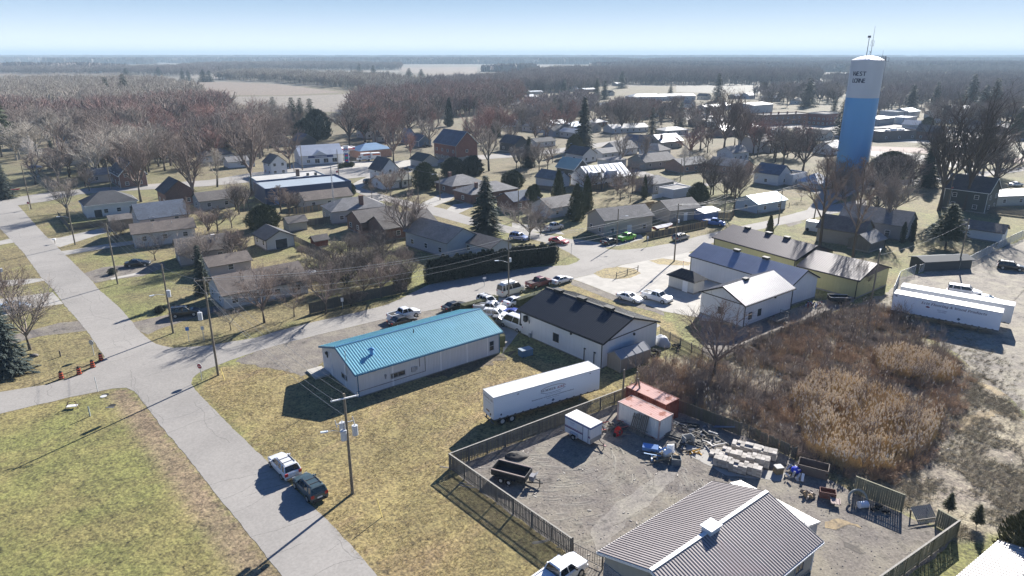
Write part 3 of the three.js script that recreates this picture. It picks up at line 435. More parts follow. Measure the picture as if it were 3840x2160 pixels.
// ---- the white shop with the black steel roof
const BLKR = mtl(0.028, 0.034, 0.045, 0.42, 0.2);
{
  const o = { p:[11.58,-98.37],L:17.37,W:12.16,yaw:-0.853, eave: 3.95, rise: 2.15, wall: pan(0.74, 0.745, 0.75), gm: pan(0.74, 0.745, 0.751), rm: BLKR, over: 0.35, ribs: [0.36, 0.05, 0.06], cap: BLACK, trim: BLACK, name: 'metal_shop', cat: 'workshop', label: 'white metal workshop with black ribbed roof and three ridge vents', fh: 0.12 };
  const t = house(o), { L, W } = o;
  for (const x of [-6.2, -1.2, 4.4]) { const b = new B(); b.box(-0.75, 0.75, 0, 0.4, -0.42, 0.42).box(-0.82, 0.82, 0.4, 0.46, -0.5, 0.5); const v = mesh('ridge_vent', b, BLACK, t); v.position.set(x, o.eave + o.rise + 0.1, 0); }
  addWindow(t, 'f', L, W, -0.6, 1.1, 1.2, 1.35, 'slider', BLACK); const tr = new B(); tr.box(L / 2 + 0.012, L / 2 + 0.05, o.eave - 0.08, o.eave + 0.06, -W / 2, W / 2); mesh('trim_band', tr, BLACK, t);
  for (const x of [5.3, 7.2]) { const b = new B(); b.cyl([0, 0, 0], [0, 1.9, 0], 0.06, 0.06, 8).box(-0.06, 0.3, 1.85, 1.97, -0.06, 0.06); const q = mesh('vent_pipe', b, BLACK, t); q.position.set(x, 0.1, W / 2 + 0.12); }
  const bp = new B(); bp.cyl([0, 0, 0.4], [0, 0.75, 0.4], 0.38, 0.36, 14).box(-0.04, 0.04, -0.25, 0, 0, 0.6).box(0.5, 0.56, -0.4, 0.1, 0, 0.1); const b2 = mesh('air_unit', bp, BLACK, t); place(b2, 'f', L, W, -7.0, 2.7); const lb = new B(); lb.box(-0.1, 0.1, 0, 0.35, 0, 0.25); const l2 = mesh('wall_lamp', lb, BLACK, t); place(l2, 'f', L, W, 2.6, 3.3); const l3 = mesh('wall_lamp', lb, BLACK, t); place(l3, 'r', L, W, 0.6, 3.3);
  const gm = new B(); gm.box(-0.2, 0.2, 0, 0.6, 0, 0.3).box(0.3, 0.36, 0, 1.1, 0, 0.1); const g2 = mesh('gas_meter', gm, M(0.3, 0.32, 0.33), t); place(g2, 'f', L, W, -6.2, 0.1);
}
// ---- white shop complex with grey steel roofs
const GREYR = mtl(0.4, 0.385, 0.39, 0.45, 0.15), BLUER = mtl(0.36, 0.39, 0.47, 0.42, 0.2), BRNR = mtl(0.12, 0.095, 0.1, 0.5, 0.1);
{
  const o = { p:[45.53,-124.50],L:22.63,W:7.81,yaw:-0.958, eave: 4.0, rise: 1.9, wall: pan(0.74, 0.75, 0.76), rm: BLUER, over: 0.3, ribs: [0.42, 0.05, 0.06], trim: BLACK, name: 'metal_shop', cat: 'workshop', label: 'white metal workshop with blue grey ribbed roof behind the hip roofed entry', w: {} };
  house(o); const t = scene.children[scene.children.length - 1];
  for (const x of [-3.5, 3]) { const b = new B(); b.box(-0.6, 0.6, 0, 0.38, -0.4, 0.4).box(-0.66, 0.66, 0.38, 0.43, -0.46, 0.46); const v = mesh('ridge_vent', b, BLACK, t); v.position.set(x, 6.05, 0); }
}
{
  const o = { p:[40.29,-110.41],L:13.95,W:8.50,yaw:0.655, eave: 4.0, rise: 1.95, wall: pan(0.75, 0.755, 0.76), rm: GREYR, over: 0.3, ribs: [0.42, 0.05, 0.06], trim: BLACK, name: 'metal_shop', cat: 'workshop', label: 'white gabled metal wing with light grey ribbed roof facing the concrete lot' };
  const t = house(o), { L, W } = o; addWindow(t, 'l', L, W, -0.2, 1.2, 0.9, 1.2, 'slider', BLACK); addWindow(t, 'f', L, W, -2.6, 1.2, 0.9, 1.2, 'slider', BLACK); addWindow(t, 'f', L, W, -5.2, 1.2, 0.9, 1.2, 'slider', BLACK);
  const tr = new B(); tr.box(-L / 2 - 0.05, -L / 2 - 0.012, 3.9, 4.05, -W / 2, W / 2); mesh('trim_band', tr, BLACK, t); const lb = new B(); lb.box(-0.12, 0.12, 0, 0.3, 0, 0.25); const l2 = mesh('wall_lamp', lb, BLACK, t); place(l2, 'f', L, W, 1.5, 3.4);
  const b = new B(); b.box(-0.5, 0.5, 0, 0.38, -0.4, 0.4); const v = mesh('ridge_vent', b, BLACK, t); v.position.set(-1, 5.98, 0);
}
{
  const o = { p:[32.93,-122.49],L:5.82,W:3.17,yaw:-0.914, eave: 2.6, rise: 1.1, roof: 'hip', wall: M(0.6, 0.59, 0.55, { map: T.grime }), rm: mtl(0.02, 0.022, 0.026, 0.3, 0.2), over: 0.3, trim: BLACK, name: 'entry_building', cat: 'annex', label: 'small cream entry annex with black hip roof beside the white workshop' };
  const t = house(o), { L, W } = o; addDoor(t, 'f', L, W, 1.0, 1.0, 2.1, WHITE);
  for (let i = 0; i < 8; i++) { const b = new B(), k = i / 8, X = (L / 2 + 0.3) * (1 - k) + k * 0.2, Z = (W / 2 + 0.3) * (1 - k); b.box(-X, X, 2.55 + 1.25 * k, 2.59 + 1.25 * k + 0.06, -Z, Z); if (i) mesh('tile_course', b, M(0.02, 0.022, 0.026, { roughness: 0.35 }), t); }
}
// ---- yellow blocks with brown steel roofs
for (const [o, lab] of [[{ p:[54.87,-139.68],L:20.53,W:12.03,yaw:-1.004, rise: 1.9 }, 'yellow block workshop under a brown ribbed roof with three ridge vents'], [{ p:[63.57,-125.15],L:11.42,W:12.22,yaw:-0.892, rise: 1.9 }, 'lower yellow block wing with brown ribbed roof beside the chain link gate']]) {
  Object.assign(o, { eave: lab.startsWith('lower') ? 3.6 : 4.2, wall: M(0.5, 0.47, 0.24, { map: T.grime }), rm: BRNR, gm: M(0.1, 0.08, 0.08, { roughness: 0.7 }), over: 0.35, ribs: [0.42, 0.05, 0.06], trim: BLACK, name: 'block_workshop', cat: 'workshop', label: lab });
  const t = house(o); if (!lab.startsWith('lower')) for (const x of [-6.5, -1, 3.5]) { const b = new B(); b.box(-0.6, 0.6, 0, 0.38, -0.4, 0.4).box(-0.66, 0.66, 0.38, 0.43, -0.46, 0.46); const v = mesh('ridge_vent', b, BLACK, t); v.position.set(x, o.eave + o.rise + 0.05, 0); }
}
// ---- the shop at the bottom edge: stone-faced gable, brown ribbed roof
{
  const TAUPE = mtl(0.4, 0.352, 0.335, 0.5, 0.1), o = { p:[16.68,-47.09],L:14.94,W:10.18,yaw:0.678, eave: 3.1, rise: 1.75, wall: M(0.42, 0.4, 0.35, { map: T.grime }), rm: TAUPE, over: 0.45, ribs: [0.3, 0.06, 0.05, M(0.1, 0.085, 0.08, { roughness: 0.5 })], cap: WHITE, trim: WHITE, name: 'roadside_shop', cat: 'shop', label: 'foreground shop with taupe ribbed steel roof and white ridge cap' };
  const t = house(o), { L, W } = o;
  const st = new B(), rs = rng(4); for (let row = 0; row < 14; row++) { let x = -W / 2; while (x < W / 2) { const w = 0.22 + rs() * 0.3; st.box(-L / 2 - 0.06 - rs() * 0.04, -L / 2, row * 0.15, row * 0.15 + 0.135, x, Math.min(W / 2, x + w - 0.02)); x += w; } }
  const sm2 = mesh('stone_facing', st, M(0.3, 0.31, 0.33, { map: T.grime }), t); sm2.userData.kind = 'stuff';
  const vb = new B(); vb.box(-0.65, 0.65, 0, 0.5, -0.45, 0.45).box(-0.75, 0.75, 0.5, 0.58, -0.58, 0.58); const v = mesh('ridge_vent', vb, M(0.5, 0.56, 0.62, { roughness: 0.4 }), t); v.position.set(-0.4, o.eave + o.rise + 0.05, 0);
  const cv = document.createElement('canvas'); cv.width = 512; cv.height = 256; const g = cv.getContext('2d'); g.fillStyle = '#dfe3ea'; g.fillRect(0, 0, 512, 256); g.fillStyle = '#3d2a4a'; g.font = 'bold 78px serif'; g.fillText('Furniture', 40, 96); g.font = 'bold 60px serif'; g.fillText('Co.', 160, 190);
  const tx = new THREE.CanvasTexture(cv); tx.colorSpace = THREE.SRGBColorSpace; const sg = new B(); sg.quad([-1.2, 0, 0.05], [1.2, 0, 0.05], [1.2, 1.2, 0.05], [-1.2, 1.2, 0.05], [[0, 0], [1, 0], [1, 1], [0, 1]]).quad([1.2, 0, 0], [-1.2, 0, 0], [-1.2, 1.2, 0], [1.2, 1.2, 0]); const q = mesh('wall_sign', sg, new THREE.MeshStandardMaterial({ map: tx, roughness: 0.6 }), t); place(q, 'l', L, W, 0.9, 1.85); q.position.x -= 0.12;
  const lb = new B(); lb.box(-0.15, 0.15, 0, 0.25, 0, 0.35); const l2 = mesh('wall_lamp', lb, BLACK, t); place(l2, 'l', L, W, 0, 3.8); const l3 = mesh('wall_lamp', lb, BLACK, t); place(l3, 'r', L, W, 2.4, 2.6); addWindow(t, 'r', L, W, -0.2, 1.0, 1.3, 1.1, 'slider', M(0.3, 0.3, 0.3)); addWindow(t, 'f', L, W, 5.2, 1.0, 1.4, 1.1, 'slider', M(0.3, 0.3, 0.3));
  house({ p:[23.46,-52.83],L:7.81,W:3.51,yaw:-0.889, eave: 2.5, rise: 0.5, wall: pan(0.4, 0.41, 0.43), rm: mtl(0.66, 0.64, 0.6, 0.5, 0.05), over: 0.15, ribs: [0.5, 0.05, 0.06], name: 'lean_to', cat: 'shed', label: 'narrow lean to with pale ribbed roof behind the taupe roofed shop', found: false });
  house({ p: [39.75,-43.32], L: 9, W: 6, yaw: 0.6, eave: 2.4, rise: 0.7, wall: sid(0.6, 0.6, 0.58), rm: mtl(0.6, 0.56, 0.52, 0.5, 0.05), over: 0.2, ribs: [0.4, 0.05, 0.06, M(0.3, 0.28, 0.26)], name: 'shed', cat: 'shed', label: 'shed with pale ribbed roof cut off at the bottom right corner' });
}
// ---- houses of the village
const hs = [];
const Y1 = 0.66, Y2 = -0.87; // the two directions of the street grid
const WHT = sid(0.72, 0.73, 0.74), CRM = sid(0.6, 0.57, 0.5), GRY = sid(0.42, 0.42, 0.42), TAN = sid(0.45, 0.41, 0.35), PNK = sid(0.5, 0.45, 0.43), BLU = sid(0.12, 0.19, 0.32), DRK = sid(0.06, 0.065, 0.07), LGR = sid(0.55, 0.56, 0.57), BRK = brk(0.24, 0.14, 0.11), BRD = brk(0.22, 0.13, 0.1), BRP = brk(0.42, 0.28, 0.22), NAVY = M(0.03, 0.06, 0.14, { map: T.panel, roughness: 0.6 });
const S1 = shing(0.26, 0.245, 0.23), S2 = shing(0.19, 0.17, 0.155), S3 = shing(0.3, 0.29, 0.28), S4 = shing(0.11, 0.11, 0.115), S5 = shing(0.22, 0.18, 0.15), S6 = shing(0.14, 0.17, 0.22), SB = mtl(0.13, 0.24, 0.38, 0.5, 0.12), SG = mtl(0.4, 0.43, 0.46, 0.5, 0.12), SW = M(0.56, 0.56, 0.55, { map: T.concrete, roughness: 0.7 });
const DW = M(0.6, 0.6, 0.58), DD = M(0.05, 0.055, 0.06), DBR = M(0.16, 0.09, 0.06);
const H = (label, p, L, W, yaw, eave, rise, roof, wall, rm, more = {}) => house({ label, p, L, W, yaw, eave, rise, roof, wall, rm, ...more });
// left of the corner
H('white bungalow with hip roof and rear deck on the left street corner', [-112.7,-188.5], 12.5, 9, Y1, 3.6, 2.5, 'hip', WHT, S4, { w: { f: 4, l: 2 }, d: [['f', -3.5, 1.8, 2.0, DD]], trim: WHITE });
H('grey two storey house with blue sheen front gable left of the spruce lane', [-88,-167.6], 11, 9.5, Y1, 4.6, 2.8, 'gable', PNK, S6, { w: { f: 2, l: 2, r: 1 } });
H('dark slatted carport roof beside the grey two storey house', [-100.4,-172.3], 6, 5, Y1, 2.4, 0.8, 'gable', sid(0.2, 0.18, 0.16), S2, { name: 'carport', cat: 'carport' });
H('long grey bungalow with brown shingles below the carport', [-82.6,-157.5], 13, 7.5, Y1 - 0.12, 3.4, 1.5, 'gable', sid(0.55, 0.54, 0.53), S5, { w: { f: 3, l: 2 }, vents: [[-2, 1.5], [2, 1.5]], sill: 1.5 });
H('pale gabled bungalow beside the bare ornamental tree', [-66.9,-143], 10.5, 8, Y1 - 0.1, 2.8, 2.2, 'gable', PNK, S2, { w: { f: 2, l: 2 }, chim: [[2, 1.5, 1.2, M(0.5, 0.48, 0.45)]] });
H('low brown roofed garage behind the pale gabled bungalow', [-58.5,-134.1], 8, 6, Y1, 2.3, 1.2, 'gable', PNK, S5, { w: { f: 1 } });
H('large grey brown roofed bungalow behind the bare trees on the cross street', [-46.6,-119.1], 15, 9, Y1, 2.8, 2.2, 'gable', LGR, S5, { w: { f: 4, l: 2 }, vents: [[-3, 2], [3, 2]] });
H('brick house with steep dark roof behind the long bungalow', [-99.9,-201.3], 9, 8, Y2, 4.2, 3.2, 'gable', BRK, S4, { w: { f: 2, r: 2 } });
H('low grey house under the tall bare tree', [-86.9,-196.6], 9.5, 8, Y1, 2.8, 1.8, 'gable', GRY, S2, { w: { f: 2, l: 1 } });
H('blue two storey house with white shutters below the wood', [-213,-333.2], 9.5, 8, Y1, 5.6, 2.2, 'hip', BLU, S4, { w: { f: 3, l: 2 }, ww: 1.4 });
H('small grey shed with hip roof behind the conifer', [-177.3,-278.5], 7, 6, Y1, 2.5, 1.5, 'hip', LGR, S3, {});
H('brick church tower with pyramid cap among bare trees', [-146.3,-259.4], 5.2, 5.2, Y1, 9.5, 2.6, 'hip', BRK, S4, { name: 'church_tower', cat: 'tower', w: { f: [[0, 5, 1.2, 3, 'sash']] } });
H('brick church hall with white gable trim below its tower', [-130.8,-232.7], 14, 8, Y2, 4.5, 4, 'gable', BRK, S4, { name: 'church', cat: 'church', w: { r: 2, f: 3 }, trim: WHITE });
H('pale house with blue metal roof and carport at the field edge', [-173.7,-400.8], 13, 8, Y1, 3, 2.4, 'gable', LGR, SB, { w: { f: 2, l: 1 } });
H('white house with brown hip roof beyond the county road', [-124.1,-288.4], 13, 8, Y1, 2.8, 2, 'hip', WHT, S5, { w: { f: 3, l: 1 } });
H('pale house almost hidden in bare trees behind the church', [-200.3,-366.9], 13, 8, Y1, 3, 2.2, 'gable', LGR, S3, { w: { f: 2 } });
H('grey cottage hidden by trees left of the church hall', [-143.9,-239.9], 9, 7, Y1, 2.7, 1.8, 'gable', GRY, S3, { w: { f: 2 } });
H('white roofed garage behind the white hip bungalow', [-108.2,-272.4], 10, 7, Y1, 2.6, 1.5, 'gable', WHT, S3, { w: { f: 1 } });
// centre
{ const t = H('dark blue flat roofed warehouse beside the county road', [-64.9,-210.7], 26, 15, Y1 - 0.1, 4.6, 0.5, 'flat', NAVY, mtl(0.42, 0.48, 0.52, 0.5, 0.1), { name: 'warehouse', cat: 'warehouse', d: [['f', -10, 1.2, 2.2, M(0.2, 0.3, 0.45)]], trim: NAVY }); H('low white roofed wing behind the dark blue warehouse', [-74.1,-224.9], 22, 11, Y1 - 0.1, 4.2, 0.3, 'flat', M(0.2, 0.25, 0.3), SW, { name: 'warehouse', cat: 'warehouse', chim: [[3, 2, 2.2, brk(0.2, 0.14, 0.11), 0.5], [6, 3, 0.8, DD], [8.5, 3.4, 0.8, DD]] }); }
H('cream bungalow with brown gable roof in front of the blue warehouse', [-55.1,-198.7], 14, 7.5, Y1 - 0.05, 2.8, 1.7, 'gable', CRM, S5, { w: { f: 3, l: 2 } });
H('grey sided house with pale shingles and brick chimney', [-42.7,-182.2], 15, 9, Y1 - 0.12, 3.4, 2.2, 'hip', GRY, S3, { w: { f: 3, l: 2 }, chim: [[1, 3, 2.4, BRD, 0.5]] });
H('brown brick house with gable porch behind the bare thicket', [-35,-169.8], 11, 8, Y1, 3.2, 2, 'gable', BRD, S2, { w: { f: 2, l: 2 } });
H('long brown roofed brick house under the wide bare tree', [-27.3,-165.3], 14, 9, Y1, 3, 2.2, 'gable', BRD, S2, { w: { f: 2, r: 2 } });
H('large light grey house with blank gable wall left of the spruce', [-16.1,-151.2], 15, 9, Y2 + 0.08, 3.6, 2.4, 'gable', LGR, S1, { w: { f: 3 } });
H('white extension with dark shingle roof behind the cedar hedge', [-7.4,-148.6], 14, 6.5, Y2 + 0.1, 2.7, 1.4, 'gable', WHT, S2, { w: { f: 3, r: 1 } });
H('small white garage with dark roller door on the green lawn', [-55.2,-153.7], 7.5, 6.4, Y2, 2.7, 1.6, 'gable', sid(0.66, 0.65, 0.62), S4, { name: 'garage', cat: 'garage', d: [['r', 0.2, 2.7, 2.2, DD, true]], w: { f: 2 }, trim: M(0.08, 0.07, 0.06) });
H('tan garden shed by the round evergreen', [-55,-169.2], 4.6, 4, Y1, 2.3, 1.1, 'gable', sid(0.45, 0.43, 0.38), S2, { name: 'garden_shed', cat: 'shed' });
H('little red garden shed on the back lawn', [-44.6,-153.2], 3.2, 2.6, Y1, 1.8, 0.8, 'gable', M(0.25, 0.06, 0.05, { map: T.wood }), S2, { name: 'garden_shed', cat: 'shed' });
H('white story and a half house with dark cross gable facing the gas station', [-44.4,-238], 8, 7, Y2, 4.8, 3.6, 'gable', WHT, S4, { w: { f: 1, r: 1 } });
H('white low wing with olive and blue roof below the story and a half house', [-40.3,-228.5], 11, 8, Y1, 2.6, 1.6, 'gable', WHT, shing(0.2, 0.2, 0.17), { w: { f: 2, l: 1 }, d: [['f', 1, 1, 2, DD]] });
H('white two storey cottage on the corner by the blue warehouse', [-87.2,-252.5], 7, 6, Y2, 4.9, 2.6, 'gable', WHT, S5, { w: { r: 2, f: 2 } });
H('brick ranch with pale hip roof and double garage by the round cedars', [-16.9,-221.5], 12.5, 10, Y1, 2.9, 2.3, 'hip', BRD, S3, { w: { l: 1 }, d: [['f', -3.6, 2.5, 2.2, M(0.42, 0.37, 0.3), true], ['f', -0.6, 2.5, 2.2, M(0.42, 0.37, 0.3), true]], chim: [[-2, -3, 2, BRK, 0.45]] });
H('wide brick bungalow with pale hip roof behind the big spruce', [-8,-208], 17, 9.5, Y1, 3.1, 2, 'hip', BRD, S3, { w: { f: 4, l: 1 }, chim: [[-5, 2, 1.6, BRK, 0.4]] });
H('red brick chapel with steep slate roof above the county road', [-23.9,-293.1], 16, 11, Y2, 7, 5, 'gable', brk(0.29, 0.135, 0.105), S6, { name: 'chapel', cat: 'church', w: { f: 4, r: 1 }, trim: M(0.4, 0.4, 0.4), fh: 2 });
H('dark gabled house behind the gas station store', [-97.5,-324.3], 10, 8, Y2, 4.4, 3, 'gable', DRK, S6, { w: { r: 1, f: 2 } });
H('white farmhouse behind bare trees above the brick garage', [-76.9,-371.5], 10, 8, Y2, 5, 3, 'gable', WHT, S3, { w: { r: 2, f: 2 } });
H('cream wing beside the white farmhouse', [-65.8,-357.2], 10, 7, Y1, 3, 2, 'gable', CRM, S2, { w: { f: 2 } });
H('blue grey cottage with white trim near the chapel', [-44.4,-337.6], 7.5, 7, Y2, 3, 2.4, 'gable', sid(0.16, 0.22, 0.3), S6, { w: { r: 1, f: 1 }, trim: WHITE });
H('small blue peaked cottage between the bare trees', [-52.3,-349.7], 6, 5, Y2, 4, 3, 'gable', sid(0.1, 0.18, 0.36), SB, { w: { r: 1 } });
H('dark green roofed cottage behind the round cedars', [-35.1,-274.1], 9, 7, Y2, 2.8, 2.2, 'gable', GRY, shing(0.06, 0.09, 0.085), {});
H('dark brick house with dark roof right of the chapel', [0.9,-319.2], 11, 8, Y2, 4, 3, 'gable', DRK, S4, { w: { f: 2, r: 1 } });
H('low white house with dark roof behind the conifers', [14.2,-336.4], 12, 7, Y1, 2.6, 1.4, 'gable', WHT, S4, { w: { f: 3 } });
// right of centre
H('tan raised bungalow with streaked grey roof behind the green truck', [27,-167.6], 14, 8, Y1 - 0.22, 4.2, 2, 'gable', TAN, S1, { w: { f: 3, r: 1, l: 2 }, d: [['f', 0.2, 1.1, 2.2, WHT]] });
H('grey gabled house behind the bare spreading tree', [11.8,-186.8], 10, 8, Y1, 3, 1.9, 'gable', LGR, S1, { w: { f: 2 } });
H('dark brick house beside the cedar pair', [1.6,-195.4], 9, 8, Y1, 3, 1.8, 'gable', BRD, S6, { w: { f: 2 } });
H('white gabled outbuilding beside the wooden fence', [13.7,-230.1], 9.5, 6.5, Y2 + 0.1, 3, 2.2, 'gable', WHT, S1, {});
H('black gabled house with pale green metal roof', [21.7,-246.5], 9, 7, Y2, 4, 3, 'gable', DRK, mtl(0.4, 0.5, 0.42, 0.4, 0.2), { w: { r: 2, f: 2 }, trim: WHITE });
{ const t = H('white house with blue grey standing seam roof and two boxed dormers', [30.2,-232.2], 17, 11, Y1 - 0.1, 3.4, 3.4, 'gable', WHT, mtl(0.3, 0.34, 0.42, 0.5, 0.12), { w: { f: 4, r: 1 } }); for (const x of [-6, 1]) { const b = new B(); b.box(-1.4, 1.4, 0, 2.1, -1.2, 1.2); const q = mesh('dormer', b, M(0.66, 0.66, 0.66), t); q.position.set(x, 3.4, 4.3); } for (let i = 0; i < 8; i++) { const b = new B(); b.beam([0, 3.5, 5.9], [0, 6.95, 0.05], 0.1, 0.1); const q = mesh('roof_seam', b, M(0.1, 0.16, 0.28, { roughness: 0.5 }), t); q.position.x = -7.6 + i * 2.1; } }
H('small grey hip roofed house with patio awning', [46.6,-222.3], 10, 7.5, Y1, 3, 1.8, 'hip', sid(0.25, 0.26, 0.29), S3, { w: { f: 3, l: 1 } });
H('tan garage with grey hip roof beside the fenced boat', [44.2,-182], 10, 8, Y1 - 0.2, 3.3, 1.9, 'gable', TAN, S1, { name: 'garage', cat: 'garage', w: { f: [[-2.5, 1.1, 1, 1, 'sash']] }, d: [['f', 0.3, 1, 2.1, WHITE], ['r', -1.5, 2.5, 2.2, M(0.2, 0.2, 0.22), true], ['r', 1.6, 2.5, 2.2, M(0.2, 0.2, 0.22), true]] });
H('white outbuilding with flat roof behind the tan garage', [51.1,-212.1], 9, 6, Y1, 2.8, 0.3, 'flat', WHT, S3, { name: 'outbuilding', cat: 'shed' });
H('blue lean to shed with white corrugated roof behind the wooden fence', [51.7,-181], 6, 5, Y1, 2.4, 0.5, 'gable', sid(0.12, 0.2, 0.4), mtl(0.66, 0.68, 0.7, 0.5, 0.1), { name: 'garden_shed', cat: 'shed' });
H('pale blue house with bright blue metal roof by the split rail fence', [71.1,-193], 12, 8, Y1 - 0.1, 2.9, 1.6, 'gable', sid(0.42, 0.5, 0.58), mtl(0.22, 0.42, 0.56, 0.5, 0.12), { w: { f: 2, l: 1, r: 1 } });
H('tan brick bungalow with pale gable roof under the bare trees', [82.4,-259.1], 14, 9, Y2 + 0.1, 2.9, 2.2, 'gable', BRP, S3, { w: { r: 2, f: 3 } });
H('white gable house with dark roof beside the round olive tree', [28.7,-287.1], 10, 8, Y2, 3.4, 2.6, 'gable', WHT, S4, { w: { r: 2, f: 1 } });
H('low grey roofed wing right of the white gable house', [40.4,-296.8], 12, 8, Y1, 2.8, 1.4, 'gable', LGR, S3, { w: { f: 3, r: 1 } });
H('long beige bungalow with grey roof behind the white garage', [55.4,-273], 16, 10, Y1 - 0.1, 2.8, 2.4, 'gable', sid(0.36, 0.34, 0.3), S1, { w: { f: 3, r: 2 } });
H('white garage with grey door and flat cream roof', [39.7,-273.2], 9, 7, Y1, 2.8, 0.9, 'hip', WHT, S3, { name: 'garage', cat: 'garage', d: [['f', -2, 2.6, 2.2, GRY, true]] });
H('navy gabled house with dark roof in the middle block', [59.8,-328.8], 11, 8, Y2 + 0.3, 3.6, 2.6, 'gable', sid(0.2, 0.26, 0.36), S6, { w: { r: 1, f: 3 } });
H('grey gabled house left of the navy house', [48.1,-308.5], 13, 9, Y1, 3, 2.6, 'gable', LGR, S3, { w: { f: 2 } });
H('white hip house with pale roof below the navy house', [62.8,-304.1], 11, 8, Y2, 3, 2.2, 'hip', WHT, S3, { w: { r: 2 } });
H('tan house with striped pale metal roof and brick chimney', [72.9,-332.1], 14, 10, Y1 - 0.1, 3.4, 2.8, 'gable', TAN, mtl(0.36, 0.39, 0.46, 0.5, 0.12), { w: { f: 3 }, chim: [[-5, 3, 2, BRK, 0.5]] });
H('long low ranch with white roof along the far street', [65.4,-400.9], 24, 10, Y1 - 0.25, 2.8, 1.8, 'gable', LGR, SW, { w: { f: 6 } });
H('low pale ranch right of the narrow cypress', [89.1,-389.4], 16, 9, Y1 - 0.2, 2.6, 1.4, 'hip', CRM, SW, { w: { f: 4 } });
H('brown brick bungalow behind the bare brown tree', [67.2,-263.3], 14, 9, Y1 - 0.1, 3, 1.8, 'gable', BRP, S3, { w: { f: 3 } });
H('white cottage with blue roof near the water tower', [89.5,-234.8], 9, 8, Y2, 4, 2.6, 'gable', WHT, S6, { w: { r: 1, f: 1 } });
H('white box annex beside the blue roofed cottage', [95.9,-235.1], 9, 7, Y1, 3.6, 0.4, 'flat', WHT, S2, { w: { f: 2 } });
H('grey shingled house under bare maples by the wrapped trailer', [90.8,-166.2], 15, 10, Y2 + 0.15, 3.6, 2.6, 'gable', sid(0.3, 0.3, 0.3), S1, { w: { r: 2, f: 2 } });
H('brown gabled wing in front of the grey shingled house', [78.9,-157.7], 10, 8, Y2 + 0.15, 3.4, 2.4, 'gable', sid(0.3, 0.28, 0.26), S5, { w: { r: 1 } });
H('weathered grey garden shed between the maple trunks', [81.2,-151.6], 7, 5, Y1, 2.3, 1.4, 'gable', M(0.2, 0.19, 0.18, { map: T.wood }), S3, { name: 'garden_shed', cat: 'shed' });
H('dark green two storey house with white gable trim by the stop sign', [131.7,-194.2], 11, 9, Y2, 6, 3.4, 'gable', sid(0.07, 0.085, 0.08), S4, { w: { f: 2, r: 2 }, trim: WHITE });
H('long white roofed building right of the dark green house', [151.3,-202.9], 22, 9, Y1 - 0.5, 3, 0.8, 'gable', sid(0.5, 0.48, 0.42), mtl(0.68, 0.69, 0.7, 0.5, 0.1), { w: { f: 4 } });
H('small white garage with streaked brown roof by the chain link fence', [113.8,-160.8], 9, 6, Y2 + 0.1, 2.5, 1.4, 'gable', WHT, S5, { name: 'garage', cat: 'garage' });
H('low shed under a dark tarp beside the chain link fence', [89.3,-136.4], 11, 4, Y1 - 0.5, 2, 0.5, 'gable', M(0.05, 0.055, 0.06), M(0.05, 0.06, 0.07, { map: T.grime }), { name: 'tarp_shed', cat: 'shed', found: false });
H('white quonset style garage near the foot of the water tower', [101.5,-228.1], 9, 7, Y1, 2.2, 2.4, 'hip', LGR, mtl(0.62, 0.64, 0.66, 0.5, 0.1), { name: 'garage', cat: 'garage' });
H('grey cottage behind the green lawn beside the round cedar', [122,-236.8], 12, 8, Y1, 3, 2, 'gable', GRY, S3, {});
